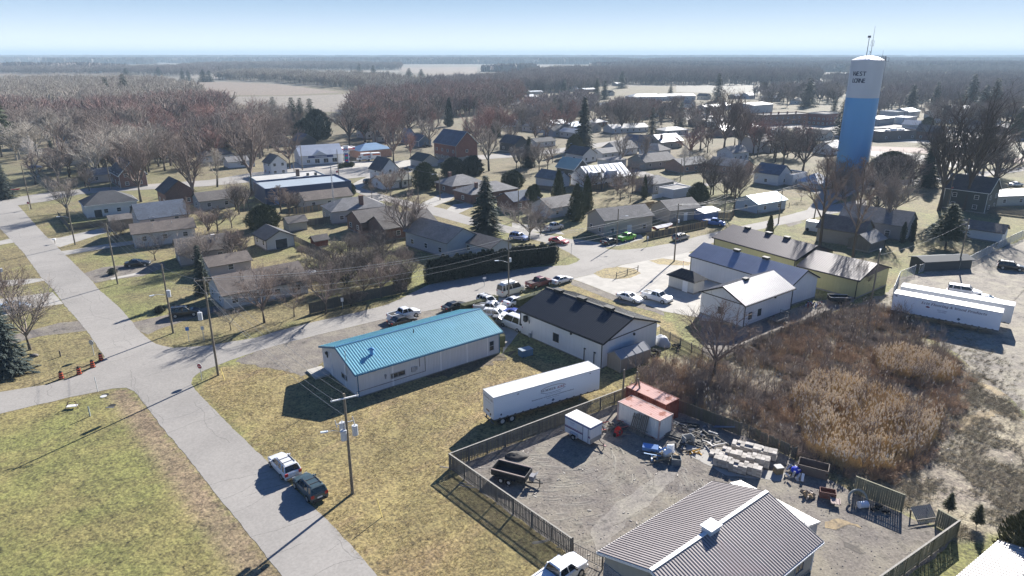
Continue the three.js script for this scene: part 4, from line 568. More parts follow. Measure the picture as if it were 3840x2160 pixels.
// gas station
{
  const p = [-79.5,-283.2], t = H('white gas station store with pale metal roof and blue sign band', p, 17, 13, Y1 - 0.18, 4, 3.2, 'gable', WHT, mtl(0.5, 0.54, 0.6, 0.4, 0.2), { name: 'gas_station_store', cat: 'store', w: { f: [[-5.5, 1, 1.4, 1.3, 'slider'], [-2, 0.7, 2, 1.8, 'slider'], [1.5, 0.7, 2, 1.8, 'slider'], [5, 0.7, 2, 1.8, 'slider']] }, d: [['l', 1, 1, 2.1, DD]] });
  const sign = (txt, w, h, bg, fg, font) => { const cv = document.createElement('canvas'); cv.width = 512; cv.height = Math.round(512 * h / w); const g = cv.getContext('2d'); g.fillStyle = bg; g.fillRect(0, 0, 512, cv.height); g.fillStyle = fg; g.textAlign = 'center'; g.textBaseline = 'middle'; g.font = `bold ${font}px sans-serif`; txt.split('|').forEach((s, i, a) => g.fillText(s, 256, cv.height * (i + 0.5) / a.length)); const x = new THREE.CanvasTexture(cv); x.colorSpace = THREE.SRGBColorSpace; return new THREE.MeshStandardMaterial({ map: x, roughness: 0.6 }); };
  const plate = (w, h) => new B().quad([-w / 2, 0, 0.06], [w / 2, 0, 0.06], [w / 2, h, 0.06], [-w / 2, h, 0.06], [[0, 0], [1, 0], [1, 1], [0, 1]]).quad([w / 2, 0, 0], [-w / 2, 0, 0], [-w / 2, h, 0], [w / 2, h, 0]);
  const q = mesh('store_sign', plate(10, 0.9), sign('Convenience', 10, 0.9, '#20356e', '#e8e8ea', 40), t); place(q, 'f', 17, 13, -0.5, 2.9);
  const gb = new B(); gb.tri([-3, 0, 1.6], [3, 0, 1.6], [0, 1.7, 1.6]).quad([3, 0, 1.6], [3, 0, -2], [0, 1.7, -3], [0, 1.7, 1.6]).quad([-3, 0, -2], [-3, 0, 1.6], [0, 1.7, 1.6], [0, 1.7, -3]); const gq = mesh('entry_gable', gb, mtl(0.5, 0.54, 0.6, 0.4, 0.2), t); gq.position.set(-1, 4, 6);
  const ca = thing('fuel_canopy', 'flat fuel canopy with red and white fascia in front of the store', 'canopy', [...(([x, z]) => [x, 0, z])([-72.8,-287.6])], Y1 - 0.18);
  const cb = new B(); cb.box(-6.5, 6.5, 4.6, 5.3, -3.6, 3.6); mesh('canopy_deck', cb, WHITE, ca); const cr = new B(); cr.box(-6.56, 6.56, 4.85, 5.45, 3.6, 3.66).box(-6.56, -6.5, 4.85, 5.45, -3.6, 3.6).box(6.5, 6.56, 4.85, 5.45, -3.6, 3.6).box(-6.56, 6.56, 4.85, 5.45, -3.66, -3.6); mesh('fascia', cr, M(0.5, 0.03, 0.04, { roughness: 0.5 }), ca);
  for (const x of [-3.5, 3.5]) { const b = new B(); b.box(-0.18, 0.18, 0, 4.6, -0.18, 0.18); const c = mesh('canopy_column', b, WHITE, ca); c.position.x = x; const pu = thing('fuel_pump', x < 0 ? 'blue fuel pump under the left end of the canopy' : 'blue fuel pump under the right end of the canopy', 'fuel pump', [ca.position.x + Math.cos(ca.rotation.y) * (x + 1), 0, ca.position.z - Math.sin(ca.rotation.y) * (x + 1)], ca.rotation.y); const pb = new B(); pb.box(-0.5, 0.5, 0.15, 2.1, -0.35, 0.35); mesh('pump_body', pb, M(0.03, 0.06, 0.3, { roughness: 0.4 }), pu); const ps = new B(); ps.box(-0.35, 0.35, 1.2, 1.8, 0.35, 0.38); mesh('pump_screen', ps, WHITE, pu); }
  const pg = [-67,-278.8], ps = thing('price_sign', 'tall white and blue price sign at the gas station entrance', 'sign', [pg[0], 0, pg[1]], 0.25); const fb = new B(); fb.box(-0.95, 0.95, 0, 7.4, -0.25, 0.25); mesh('sign_cabinet', fb, WHITE, ps);
  const blue = new B().box(-0.75, 0.75, 0.4, 4.4, 0.25, 0.3); mesh('price_panel', blue, M(0.03, 0.08, 0.3), ps); for (const [y, c] of [[3.5, [0.5, 0.03, 0.05]], [2.6, [0.02, 0.3, 0.15]], [1.6, [0.5, 0.03, 0.05]]]) { const b = new B().box(-0.5, 0.6, y - 0.3, y + 0.3, 0.3, 0.33); mesh('price_strip', b, M(...c), ps); } const ring = new THREE.TorusGeometry(0.62, 0.11, 8, 24); const rg = mesh('round_emblem', ring, M(0.03, 0.06, 0.3), ps); rg.position.set(0, 5.9, 0.27); const rb = new B().box(-0.45, 0.45, 5.75, 6.05, 0.26, 0.3); mesh('emblem_bar', rb, M(0.5, 0.03, 0.05), ps);
  H('pink brick garage with blue hip roof right of the gas station', [-61.3,-300.1], 15, 10, Y1, 3.6, 2.2, 'hip', brk(0.5, 0.33, 0.27), mtl(0.2, 0.34, 0.5, 0.5, 0.12), { name: 'brick_garage', cat: 'garage', chim: [[-2, -1, 0.6, DD, 0.5], [2, -1, 0.6, DD, 0.5]] });
}
// town centre and far houses: roof centre, size, look
const FAR = [
  [[198,-445],18,12,Y1,7,.6,'flat',brk(.26,.12,.1),S2,'two storey brick corner block with pale cornice left of the water tower',{w:{f:4,l:4},trim:M(.5,.47,.42)}],
  [[172.7,-451.3],40,14,Y1-.3,6,.5,'flat',brk(.3,.2,.15),S2,'long brown brick commercial block with row of chimneys',{w:{f:9},chim:[[-14,0,1.5],[-8,0,1.5],[-2,0,1.5],[5,0,1.5],[12,0,1.5]]}],
  [[185.3,-544.9],26,20,Y1,6,1.2,'gable',M(.5,.49,.47),SW,'white metal hall with bright broad roof in the town centre',{}],
  [[199,-367.1],26,13,Y1-.35,4.2,.7,'flat',brk(.2,.17,.16),SW,'dark brick store with white sign and roof units',{w:{f:3},chim:[[2,0,1.2,WHITE,1.2],[5,1,1,WHITE,1],[-3,1,.8,GALV,.8],[8,0,.8,GALV,.8]]}],
  [[234.1,-448.5],20,11,Y1,4,.8,'hip',GRY,SG,'grey shop with pale metal roof behind the dark brick store',{}],
  [[268.6,-494.6],16,12,Y1,4.5,.4,'flat',LGR,S6,'low blue grey commercial box right of the tower top',{}],
  [[281.6,-503.3],18,12,Y1,4,2,'gable',LGR,mtl(.35,.45,.52,.4,.2),'pale green roofed hall right of the water tower',{}],
  [[253.9,-454.5],15,10,Y1,4,.3,'flat',WHT,SW,'white flat roofed shop in the town centre',{}],
  [[302.9,-498.2],20,12,Y1,4,1.4,'gable',CRM,SW,'cream hall with white roof behind the bare tree',{}],
  [[302.9,-460.8],16,11,Y1,3.6,2,'gable',LGR,SG,'grey house with metal roof at the right edge of town',{w:{f:2}}],
  [[287.7,-425.7],14,10,Y2,3.6,2,'gable',GRY,S3,'grey gabled house right of the metal roofed one',{w:{r:1}}],
  [[282.3,-400.2],24,11,Y1,3.2,1.2,'gable',BRP,S3,'long brown house at the far right edge',{w:{f:4}}],
  [[218.5,-363.2],12,9,Y2,4.4,3,'gable',BRK,S5,'brick house with porch behind the dark store',{w:{r:2,f:2}}],
  [[365.3,-517.3],22,12,Y1,4,.4,'flat',M(.1,.15,.25),S6,'navy flat roofed building at the far right',{}],
  [[466,-759],20,10,Y1,4,.4,'flat',M(.12,.2,.36),S6,'blue box building behind the bare trees on the right',{}],
  [[396,-813],30,14,Y1,4,.4,'flat',GRY,SW,'long flat building with white roof left of the tower lettering',{}],
  [[363,-807],14,8,Y1,6,.3,'flat',M(.1,.22,.4),S6,'blue box on the flat roofed building left of the tower',{}],
  [[638,-899],16,10,Y1,3.2,1.6,'gable',WHT,SW,'white house at the far right among conifers',{}],
  [[608,-922],16,9,Y1,3.2,1.4,'gable',WHT,SW,'white low house behind the right hand conifers',{}],
  [[129,-684],36,16,Y1-.4,4,2.6,'hip',LGR,SG,'large pale roofed school wing behind the car lot',{w:{f:6}}],
  [[161,-697],36,14,Y1-.4,4,2,'gable',LGR,SW,'long white roofed school wing with gym behind the car lot',{w:{f:6}}],
  [[104,-605],11,9,Y1,2.8,2.2,'gable',DRK,S4,'small dark roofed house in front of the school',{}],
  [[150.1,-599.9],9,7,Y2,3,2.4,'gable',WHT,S3,'tiny white gabled house beside the school',{w:{r:1}}],
  [[158.4,-565.8],20,9,Y1,3,1.2,'gable',WHT,SG,'white row building with metal roof right of the school',{w:{f:4}}],
  [[185.2,-575.1],12,9,Y1,3,1.6,'gable',WHT,S3,'white cottage left of the broad white hall',{w:{f:2}}],
  [[115.4,-435.8],9,7,Y1-.2,3.2,.4,'flat',brk(.22,.15,.12),SW,'small brown brick hut with white roof beside the car park',{}],
  [[122.6,-434.9],8,6,Y1-.2,2.8,.3,'flat',LGR,SW,'small pale hut right of the brick hut',{}],
  [[153,-1029],16,10,Y1,3,1.4,'gable',GRY,SW,'low house with bright roof in the hazy trees',{}],
  [[91,-855],20,10,Y1,3,1.2,'gable',BRP,SG,'long low house left of the conifer clump',{}],
  [[19,-702],13,9,Y1,3,2,'hip',WHT,SG,'white hip house in the hazy middle distance',{}],
  [[25,-797],18,9,Y1,3,1,'gable',CRM,SG,'cream low house behind the hazy white hip house',{}],
  [[7.9,-437],8,6,Y2,3.4,2.6,'gable',WHT,S3,'white cottage with dormers in the middle distance',{w:{r:2,f:2}}],
  [[-15.7,-439.8],12,8,Y1,3,2,'gable',CRM,S3,'cream cottage behind the brown bare tree',{w:{f:2}}],
  [[-4.4,-431.4],14,8,Y1,3,1.6,'gable',WHT,SW,'white bungalow at the end of the bare tree avenue',{w:{f:3}}],
  [[35.1,-406.2],10,8,Y1,3,2,'gable',M(.14,.2,.32),SB,'small blue house behind the tall conifer',{}],
  [[26.9,-423.7],10,7,Y1,3,1.8,'gable',LGR,SG,'pale cottage left of the tall conifer',{}],
  [[118.3,-383.4],18,9,Y1,3.4,1.8,'gable',BRP,SG,'brown brick house under the tall bare maples',{w:{f:3}}],
  [[112.7,-319.2],16,9,Y1,5,2.2,'gable',LGR,S3,'pale two storey house behind the bare maples',{w:{f:4}}],
  [[93.1,-290.8],11,8,Y1,3.6,2.2,'gable',WHT,S3,'white house behind the twin bare maples',{w:{f:3}}],
  [[-1338,-2132],26,12,Y1,4,2.4,'gable',BRD,SW,'distant red barn with white roof beyond the wood',{}],
  [[-1617,-2502],20,10,Y1,3,1.6,'gable',GRY,SW,'distant grey farm shed on the left horizon',{}],
  [[-997,-1723],16,9,Y1,3,1.6,'gable',WHT,SG,'distant white farmhouse in the fields',{}],
  [[-114.1,-339.3],10,8,Y2,3,2,'gable',CRM,S2,'cream cottage half hidden by dark cedars',{}],
  [[-130.5,-339.3],12,8,Y1,3,1.8,'gable',LGR,S3,'pale house behind the pines left of the gas station',{w:{f:2}}],
  [[236.2,-411],10,8,Y2,3.4,2.2,'gable',LGR,SB,'pale house with blue roof by the dark store',{}],
  [[349.6,-548],14,9,Y2,3,2,'gable',WHT,SG,'white shed with metal roof behind the tall bare tree',{}],
];
for (const [p, L, W, yaw, eave, rise, roof, wall, rm, label, more] of FAR) H(label, p, L, W, yaw, eave, rise, roof, wall, rm, { found: false, ...more });

{ // more roofs among the far trees, each with its own colours
  const r = rng(909), walls = [['white', WHT], ['cream', CRM], ['grey', LGR], ['brick', BRD], ['tan', TAN], ['pale blue', sid(0.36, 0.42, 0.5)]], roofs = [['grey', S3], ['dark', S4], ['brown', S5], ['white', SW], ['silver', SG], ['slate blue', S6]];
  for (const [where, pts] of [['behind the middle blocks', P2(14.3,-405.5,25.7,-384.7,44.4,-405.5,52.3,-433.5,32.6,-375.1,10.4,-433.5)], ['near the school', P2(81.6,-530.3,101.4,-509.1,105,-776,56,-657,40,-636,71.4,-569.7)], ['in the hazy trees left of the school', P2(-13,-606,1,-669,26,-561.4,7.3,-587.2,-30,-606,73,-862)], ['in town right of the tower', P2(343,-646,378,-657,320.4,-509.1,285.1,-459.8,270.9,-405.5,355,-509.1)], ['left of the brick block', P2(172.3,-574,227,-718,247,-675,258,-636,191,-705,239,-718)], ['behind the great maples', P2(133.4,-394.8,141.9,-375.1,133.3,-325.8,117.7,-318.7,161.6,-365.9,143.2,-312)]]) pts.forEach((p, i) => { const a = walls[(i * 5 + where.length) % 6], b = roofs[(i * 7 + where.length * 2) % 6]; H(`${a[0]} house with ${b[0]} roof ${where}${i > 2 ? ', farther back' : ''}`, p, rr(9, 16, r), rr(7, 10, r), i % 2 ? Y1 : Y2, rr(2.8, 3.6, r), rr(1.4, 2.6, r), i % 3 ? 'gable' : 'hip', a[1], b[1], { found: false, w: { f: 3, l: 1, r: 1 } }); });
}
// ---------- trees ----------
const bounds = (poly) => { const xs = poly.map((p) => p[0]), zs = poly.map((p) => p[1]); return [Math.min(...xs), Math.max(...xs), Math.min(...zs), Math.max(...zs)]; };
function scatter(poly, n, r, accept = () => true) { const [x0, x1, z0, z1] = bounds(poly), out = []; let guard = n * 30; while (out.length < n && guard--) { const p = [lerp(x0, x1, r()), lerp(z0, z1, r())]; if (inside(p, poly) && accept(p)) out.push(p); } return out; }
const V = THREE.Vector3;
function growTree(seed, o) { // bare broadleaf tree: trunk, limbs, branches, twigs
  const r = rng(seed), trunk = new B(), crown = new B(), { H: HH = 12, tr = 0.26, fork = 0.3, limbs = 6, spread = 0.75, up = 0.35, n2 = 6, n3 = 6, n4 = 4, lean = 0.05, thick = 1, stems = 1 } = o;
  const seg = (b, p, q, r0, r1, n) => b.cyl([p.x, p.y, p.z], [q.x, q.y, q.z], r0, r1, n, false);
  const grow = (b, p, d, len, rad, n, curve, sides) => { const pts = [p.clone()]; let q = p.clone(), dd = d.clone(); for (let i = 0; i < n; i++) { dd.add(new V((r() - 0.5) * curve, (r() - 0.35) * curve * 0.9 + up * 0.12, (r() - 0.5) * curve)).normalize(); const e = q.clone().addScaledVector(dd, len / n); seg(b, q, e, rad * (1 - 0.75 * i / n), rad * (1 - 0.75 * (i + 1) / n), sides); q = e; pts.push(q.clone()); } return { pts, dir: dd }; };
  const along = (pts, t) => { const f = t * (pts.length - 1), i = Math.min(pts.length - 2, Math.floor(f)); return pts[i].clone().lerp(pts[i + 1], f - i); };
  const off = (d, ang) => { const a = new V(r() - 0.5, r() - 0.5, r() - 0.5).cross(d).normalize(); return d.clone().applyAxisAngle(a, ang * (0.7 + r() * 0.6)).add(new V(0, up * 0.35, 0)).normalize(); };
  for (let s = 0; s < stems; s++) {
    const base = new V(stems > 1 ? (r() - 0.5) * 0.8 : 0, -0.2, stems > 1 ? (r() - 0.5) * 0.8 : 0), d0 = new V((r() - 0.5) * (lean + (stems > 1 ? 0.5 : 0)), 1, (r() - 0.5) * (lean + (stems > 1 ? 0.5 : 0))).normalize();
    const T0 = grow(trunk, base, d0, HH * (o.leader ? 0.85 : fork + 0.08), tr / Math.sqrt(stems), o.leader ? 7 : 3, 0.1, 8);
    for (let i = 0; i < limbs; i++) {
      const t = o.leader ? fork + (1 - fork) * (i + r() * 0.6) / limbs : 0.72 + 0.28 * (i + 1) / limbs, p = along(T0.pts, Math.min(1, t));
      const az = i * 2.4 + r() * 0.8, tilt = o.leader ? spread * (1.15 - 0.5 * t) : i === limbs - 1 ? 0.15 : spread * (0.65 + 0.5 * r());
      const d = new V(Math.cos(az) * Math.sin(tilt), Math.cos(tilt), Math.sin(az) * Math.sin(tilt));
      const l1 = o.leader ? HH * (0.42 * (1.08 - t) + 0.07) : HH * (1 - fork) * (0.6 + 0.3 * r()), r1 = Math.max(0.05, tr * 0.5 * (o.leader ? 1.2 - t : 0.8)) * thick;
      const A = grow(crown, p, d, l1, r1, 4, 0.3, 5);
      for (let j = 0; j < n2; j++) {
        const tj = 0.25 + 0.75 * (j + r()) / n2, pj = along(A.pts, Math.min(1, tj)), dj = off(A.dir, 0.75), l2 = l1 * (0.5 - 0.22 * tj) * (0.7 + 0.6 * r());
        const Bb = grow(crown, pj, dj, l2, Math.max(0.022, r1 * 0.42) * thick, 3, 0.4, 4);
        for (let k = 0; k < n3; k++) {
          const pk = along(Bb.pts, 0.25 + 0.75 * (k + r()) / n3), dk = off(Bb.dir, 0.8), l3 = l2 * (0.45 + 0.35 * r());
          const e = pk.clone().addScaledVector(dk, l3); seg(crown, pk, e, 0.022 * thick, 0.010 * thick, 3);
          for (let m = 0; m < n4; m++) { const pm = pk.clone().lerp(e, 0.3 + 0.7 * r()), dm = off(dk, 0.7), em = pm.clone().addScaledVector(dm, l3 * (0.35 + 0.35 * r()) + 0.15); seg(crown, pm, em, 0.016 * thick, 0, 3); }
        }
      }
    }
  }
  return { trunk: trunk.geo(), crown: crown.geo() };
}
const BARK = M(0.13, 0.105, 0.085, { map: T.wood }), barkB = M(0.5, 0.48, 0.45, { map: T.wood });
const TW = { grey: M(0.25, 0.21, 0.18), brown: M(0.2, 0.152, 0.128), red: M(0.25, 0.14, 0.12), pale: M(0.4, 0.355, 0.3), dark: M(0.1, 0.082, 0.073), birch: M(0.5, 0.46, 0.42), olive: M(0.2, 0.18, 0.09) };
const PROTO = {
  maple: [11, 12, 13].map((s) => growTree(s, { H: 13, tr: 0.34, fork: 0.22, limbs: 8, spread: 0.85, n2: 8, n3: 7, n4: 5, thick: 1.25 })),
  vase: [21, 22].map((s) => growTree(s, { H: 16, tr: 0.42, fork: 0.26, limbs: 9, spread: 0.6, up: 0.5, n2: 8, n3: 7, n4: 4, thick: 1.4 })),
  tall: [31, 32].map((s) => growTree(s, { H: 19, tr: 0.38, fork: 0.28, limbs: 13, spread: 0.8, leader: true, n2: 7, n3: 6, n4: 4, thick: 1.3 })),
  small: [41, 42].map((s) => growTree(s, { H: 6, tr: 0.14, fork: 0.22, limbs: 6, spread: 0.95, n2: 6, n3: 6, n4: 3, thick: 0.75 })),
  birch: [51].map((s) => growTree(s, { H: 13, tr: 0.24, fork: 0.3, limbs: 8, spread: 0.55, leader: true, stems: 3, n2: 5, n3: 5, n4: 3, thick: 0.8 })),
  thicket: [61, 62].map((s) => growTree(s, { H: 7, tr: 0.2, fork: 0.1, limbs: 6, spread: 0.8, stems: 3, n2: 6, n3: 6, n4: 3, thick: 0.9 })),
  mid: [71, 72, 73, 74].map((s, i) => growTree(s, { H: 14, tr: 0.34, fork: 0.25, limbs: i === 2 ? 11 : 8, spread: [0.85, 0.65, 0.75, 0.95][i], up: 0.4, n2: 7, n3: 5, n4: 3, thick: 1.6, leader: i === 2 })),
};
function tree(kind, vi, tint, p, h, yaw, label, group, sx = 1) {
  const g = PROTO[kind][vi % PROTO[kind].length], base = { maple: 13, vase: 16, tall: 19, small: 6, birch: 13, thicket: 7, mid: 14 }[kind], s = h / base;
  const t = thing(tint === 'birch' ? 'birch_tree' : kind === 'small' ? 'ornamental_tree' : 'bare_tree', label, 'tree', [p[0], 0, p[1]], yaw, group); t.scale.set(s * sx, s, s * sx);
  mesh('trunk', g.trunk, tint === 'birch' ? barkB : BARK, t); mesh('crown', g.crown, TW[tint], t); return t;
}
// evergreens
function leafTri(b, r, x, y, z, s, dir) { const a = r() * 6.28, e = (r() - 0.5) * 1.6, q = [Math.cos(a) * Math.cos(e), Math.sin(e), Math.sin(a) * Math.cos(e)], w = dir ?? q; b.tri([x - q[2] * s * 0.3, y, z + q[0] * s * 0.3], [x + q[2] * s * 0.3, y + (r() - 0.5) * s * 0.3, z - q[0] * s * 0.3], [x + w[0] * s, y + w[1] * s, z + w[2] * s]); }
function spruce(seed, HH, RR, droop = 0.35, bare = 0.05, dens = 1) {
  const r = rng(seed), tk = new B(), cr = new B(); tk.cyl([0, -0.1, 0], [0, HH * 0.97, 0], HH * 0.017, 0.02, 7, false);
  const whorls = Math.round(HH * 2.6 * dens);
  for (let i = 0; i < whorls; i++) {
    const f = i / whorls, y = HH * (bare + (1 - bare) * f), R0 = RR * Math.pow(1 - f, 0.85) * (0.8 + 0.4 * r()) + 0.12, nb = Math.max(4, Math.round((7 + r() * 3) * (1 - f * 0.4)));
    for (let k = 0; k < nb; k++) {
      const a = k / nb * 6.28 + i * 1.3 + r() * 0.4, L = R0 * (0.75 + 0.4 * r()), n = Math.max(3, Math.round(L * 5.5 * dens));
      for (let j = 0; j < n; j++) { const t = (j + 0.6) / n, d = L * t, yy = y - droop * d * (1 - 0.35 * t) + 0.1; const s = 0.32 + 0.22 * r(), sp = (r() - 0.5) * 0.7 * (1 - t * 0.5); const x = Math.cos(a) * d - Math.sin(a) * sp, z = Math.sin(a) * d + Math.cos(a) * sp; leafTri(cr, r, x, yy, z, s * 1.9, [Math.cos(a + (r() - 0.5) * 1.4), -0.15 - r() * 0.35, Math.sin(a + (r() - 0.5) * 1.4)]); }
    }
  }
  return { trunk: tk.geo(), crown: cr.geo() };
}
function leafy(seed, HH, RX, n, shape, s = 0.3) { // dense evergreen bush: egg, cone or column filled with leaf sprays round a dark core
  const r = rng(seed), cr = new B(), tk = new B(); tk.cyl([0, -0.1, 0], [0, HH * 0.7, 0], HH * 0.02 + 0.03, 0.03, 6, false);
  const prof = (t) => shape === 'cone' ? Math.pow(1 - t, 0.7) * Math.min(1, t * 6 + 0.55) : shape === 'column' ? Math.min(1, (1 - t) * 3.2) * Math.min(1, t * 6 + 0.6) : t < 0.28 ? 0.8 + 0.2 * t / 0.28 : Math.pow(Math.max(0, 1 - Math.pow((t - 0.28) / 0.72, 2.2)), 0.6);
  for (let i = 0; i < n; i++) { const t = r(), a = r() * 6.28, lump = 0.72 + 0.5 * vnoise(a * 2.6 + seed, t * 8), q = prof(t) * RX * lump * Math.pow(0.45 + 0.55 * r(), 0.5); leafTri(cr, r, Math.cos(a) * q, t * HH * 0.97 + 0.05, Math.sin(a) * q, s * (0.8 + 0.7 * r()), [Math.cos(a) * 0.6, 0.75, Math.sin(a) * 0.6]); }
  const nb = 10; for (let j = 0; j < 8; j++) for (let k = 0; k < nb; k++) { const P = (jj, kk) => { const t = jj / 8 * 0.9, a = kk / nb * 6.28, q = prof(t) * RX * 0.62; return [Math.cos(a) * q, t * HH, Math.sin(a) * q]; }; cr.quad(P(j, k), P(j + 1, k), P(j + 1, k + 1), P(j, k + 1)); }
  return { trunk: tk.geo(), crown: cr.geo() };
}
const EG = { spruce: M(0.045, 0.06, 0.04), dark: M(0.036, 0.048, 0.033), blue: M(0.05, 0.068, 0.058), pine: M(0.06, 0.075, 0.03), cedar: M(0.065, 0.078, 0.034), olive: M(0.09, 0.085, 0.03), yew: M(0.075, 0.08, 0.03) };
const EP = { spruce: [spruce(81, 14, 3.9, 0.35, 0.05, 1.35), spruce(82, 14, 3.4, 0.45, 0.05, 1.35)], far: [spruce(83, 14, 3.9, 0.3, 0.03, 1), spruce(84, 14, 3.1, 0.3, 0.04, 1)], pine: [spruce(85, 12, 3.6, -0.15, 0.22, 1.2)], cone: [leafy(91, 10, 2.2, 2600, 'cone', 0.4)], column: [leafy(92, 6, 1.0, 1500, 'column', 0.28)], egg: [leafy(93, 6, 3.4, 4200, 'egg', 0.42), leafy(94, 6, 3.0, 3200, 'egg', 0.42)], bush: [leafy(95, 1.6, 1.2, 900, 'egg', 0.22)] };
const EH = { spruce: 14, far: 14, pine: 12, cone: 10, column: 6, egg: 6, bush: 1.6 };
function evergreen(kind, vi, tint, p, h, label, group, sx = 1, yaw = 0) {
  const g = EP[kind][vi % EP[kind].length], s = h / EH[kind], nm = { spruce: 'spruce_tree', far: 'spruce_tree', pine: 'pine_tree', cone: 'cedar_tree', column: 'columnar_cedar', egg: 'cedar_tree', bush: 'evergreen_shrub' }[kind];
  const t = thing(nm, label, kind === 'bush' ? 'shrub' : 'tree', [p[0], 0, p[1]], yaw, group); t.scale.set(s * sx, s, s * sx); mesh('trunk', g.trunk, BARK, t); mesh('crown', g.crown, EG[tint], t); return t;
}
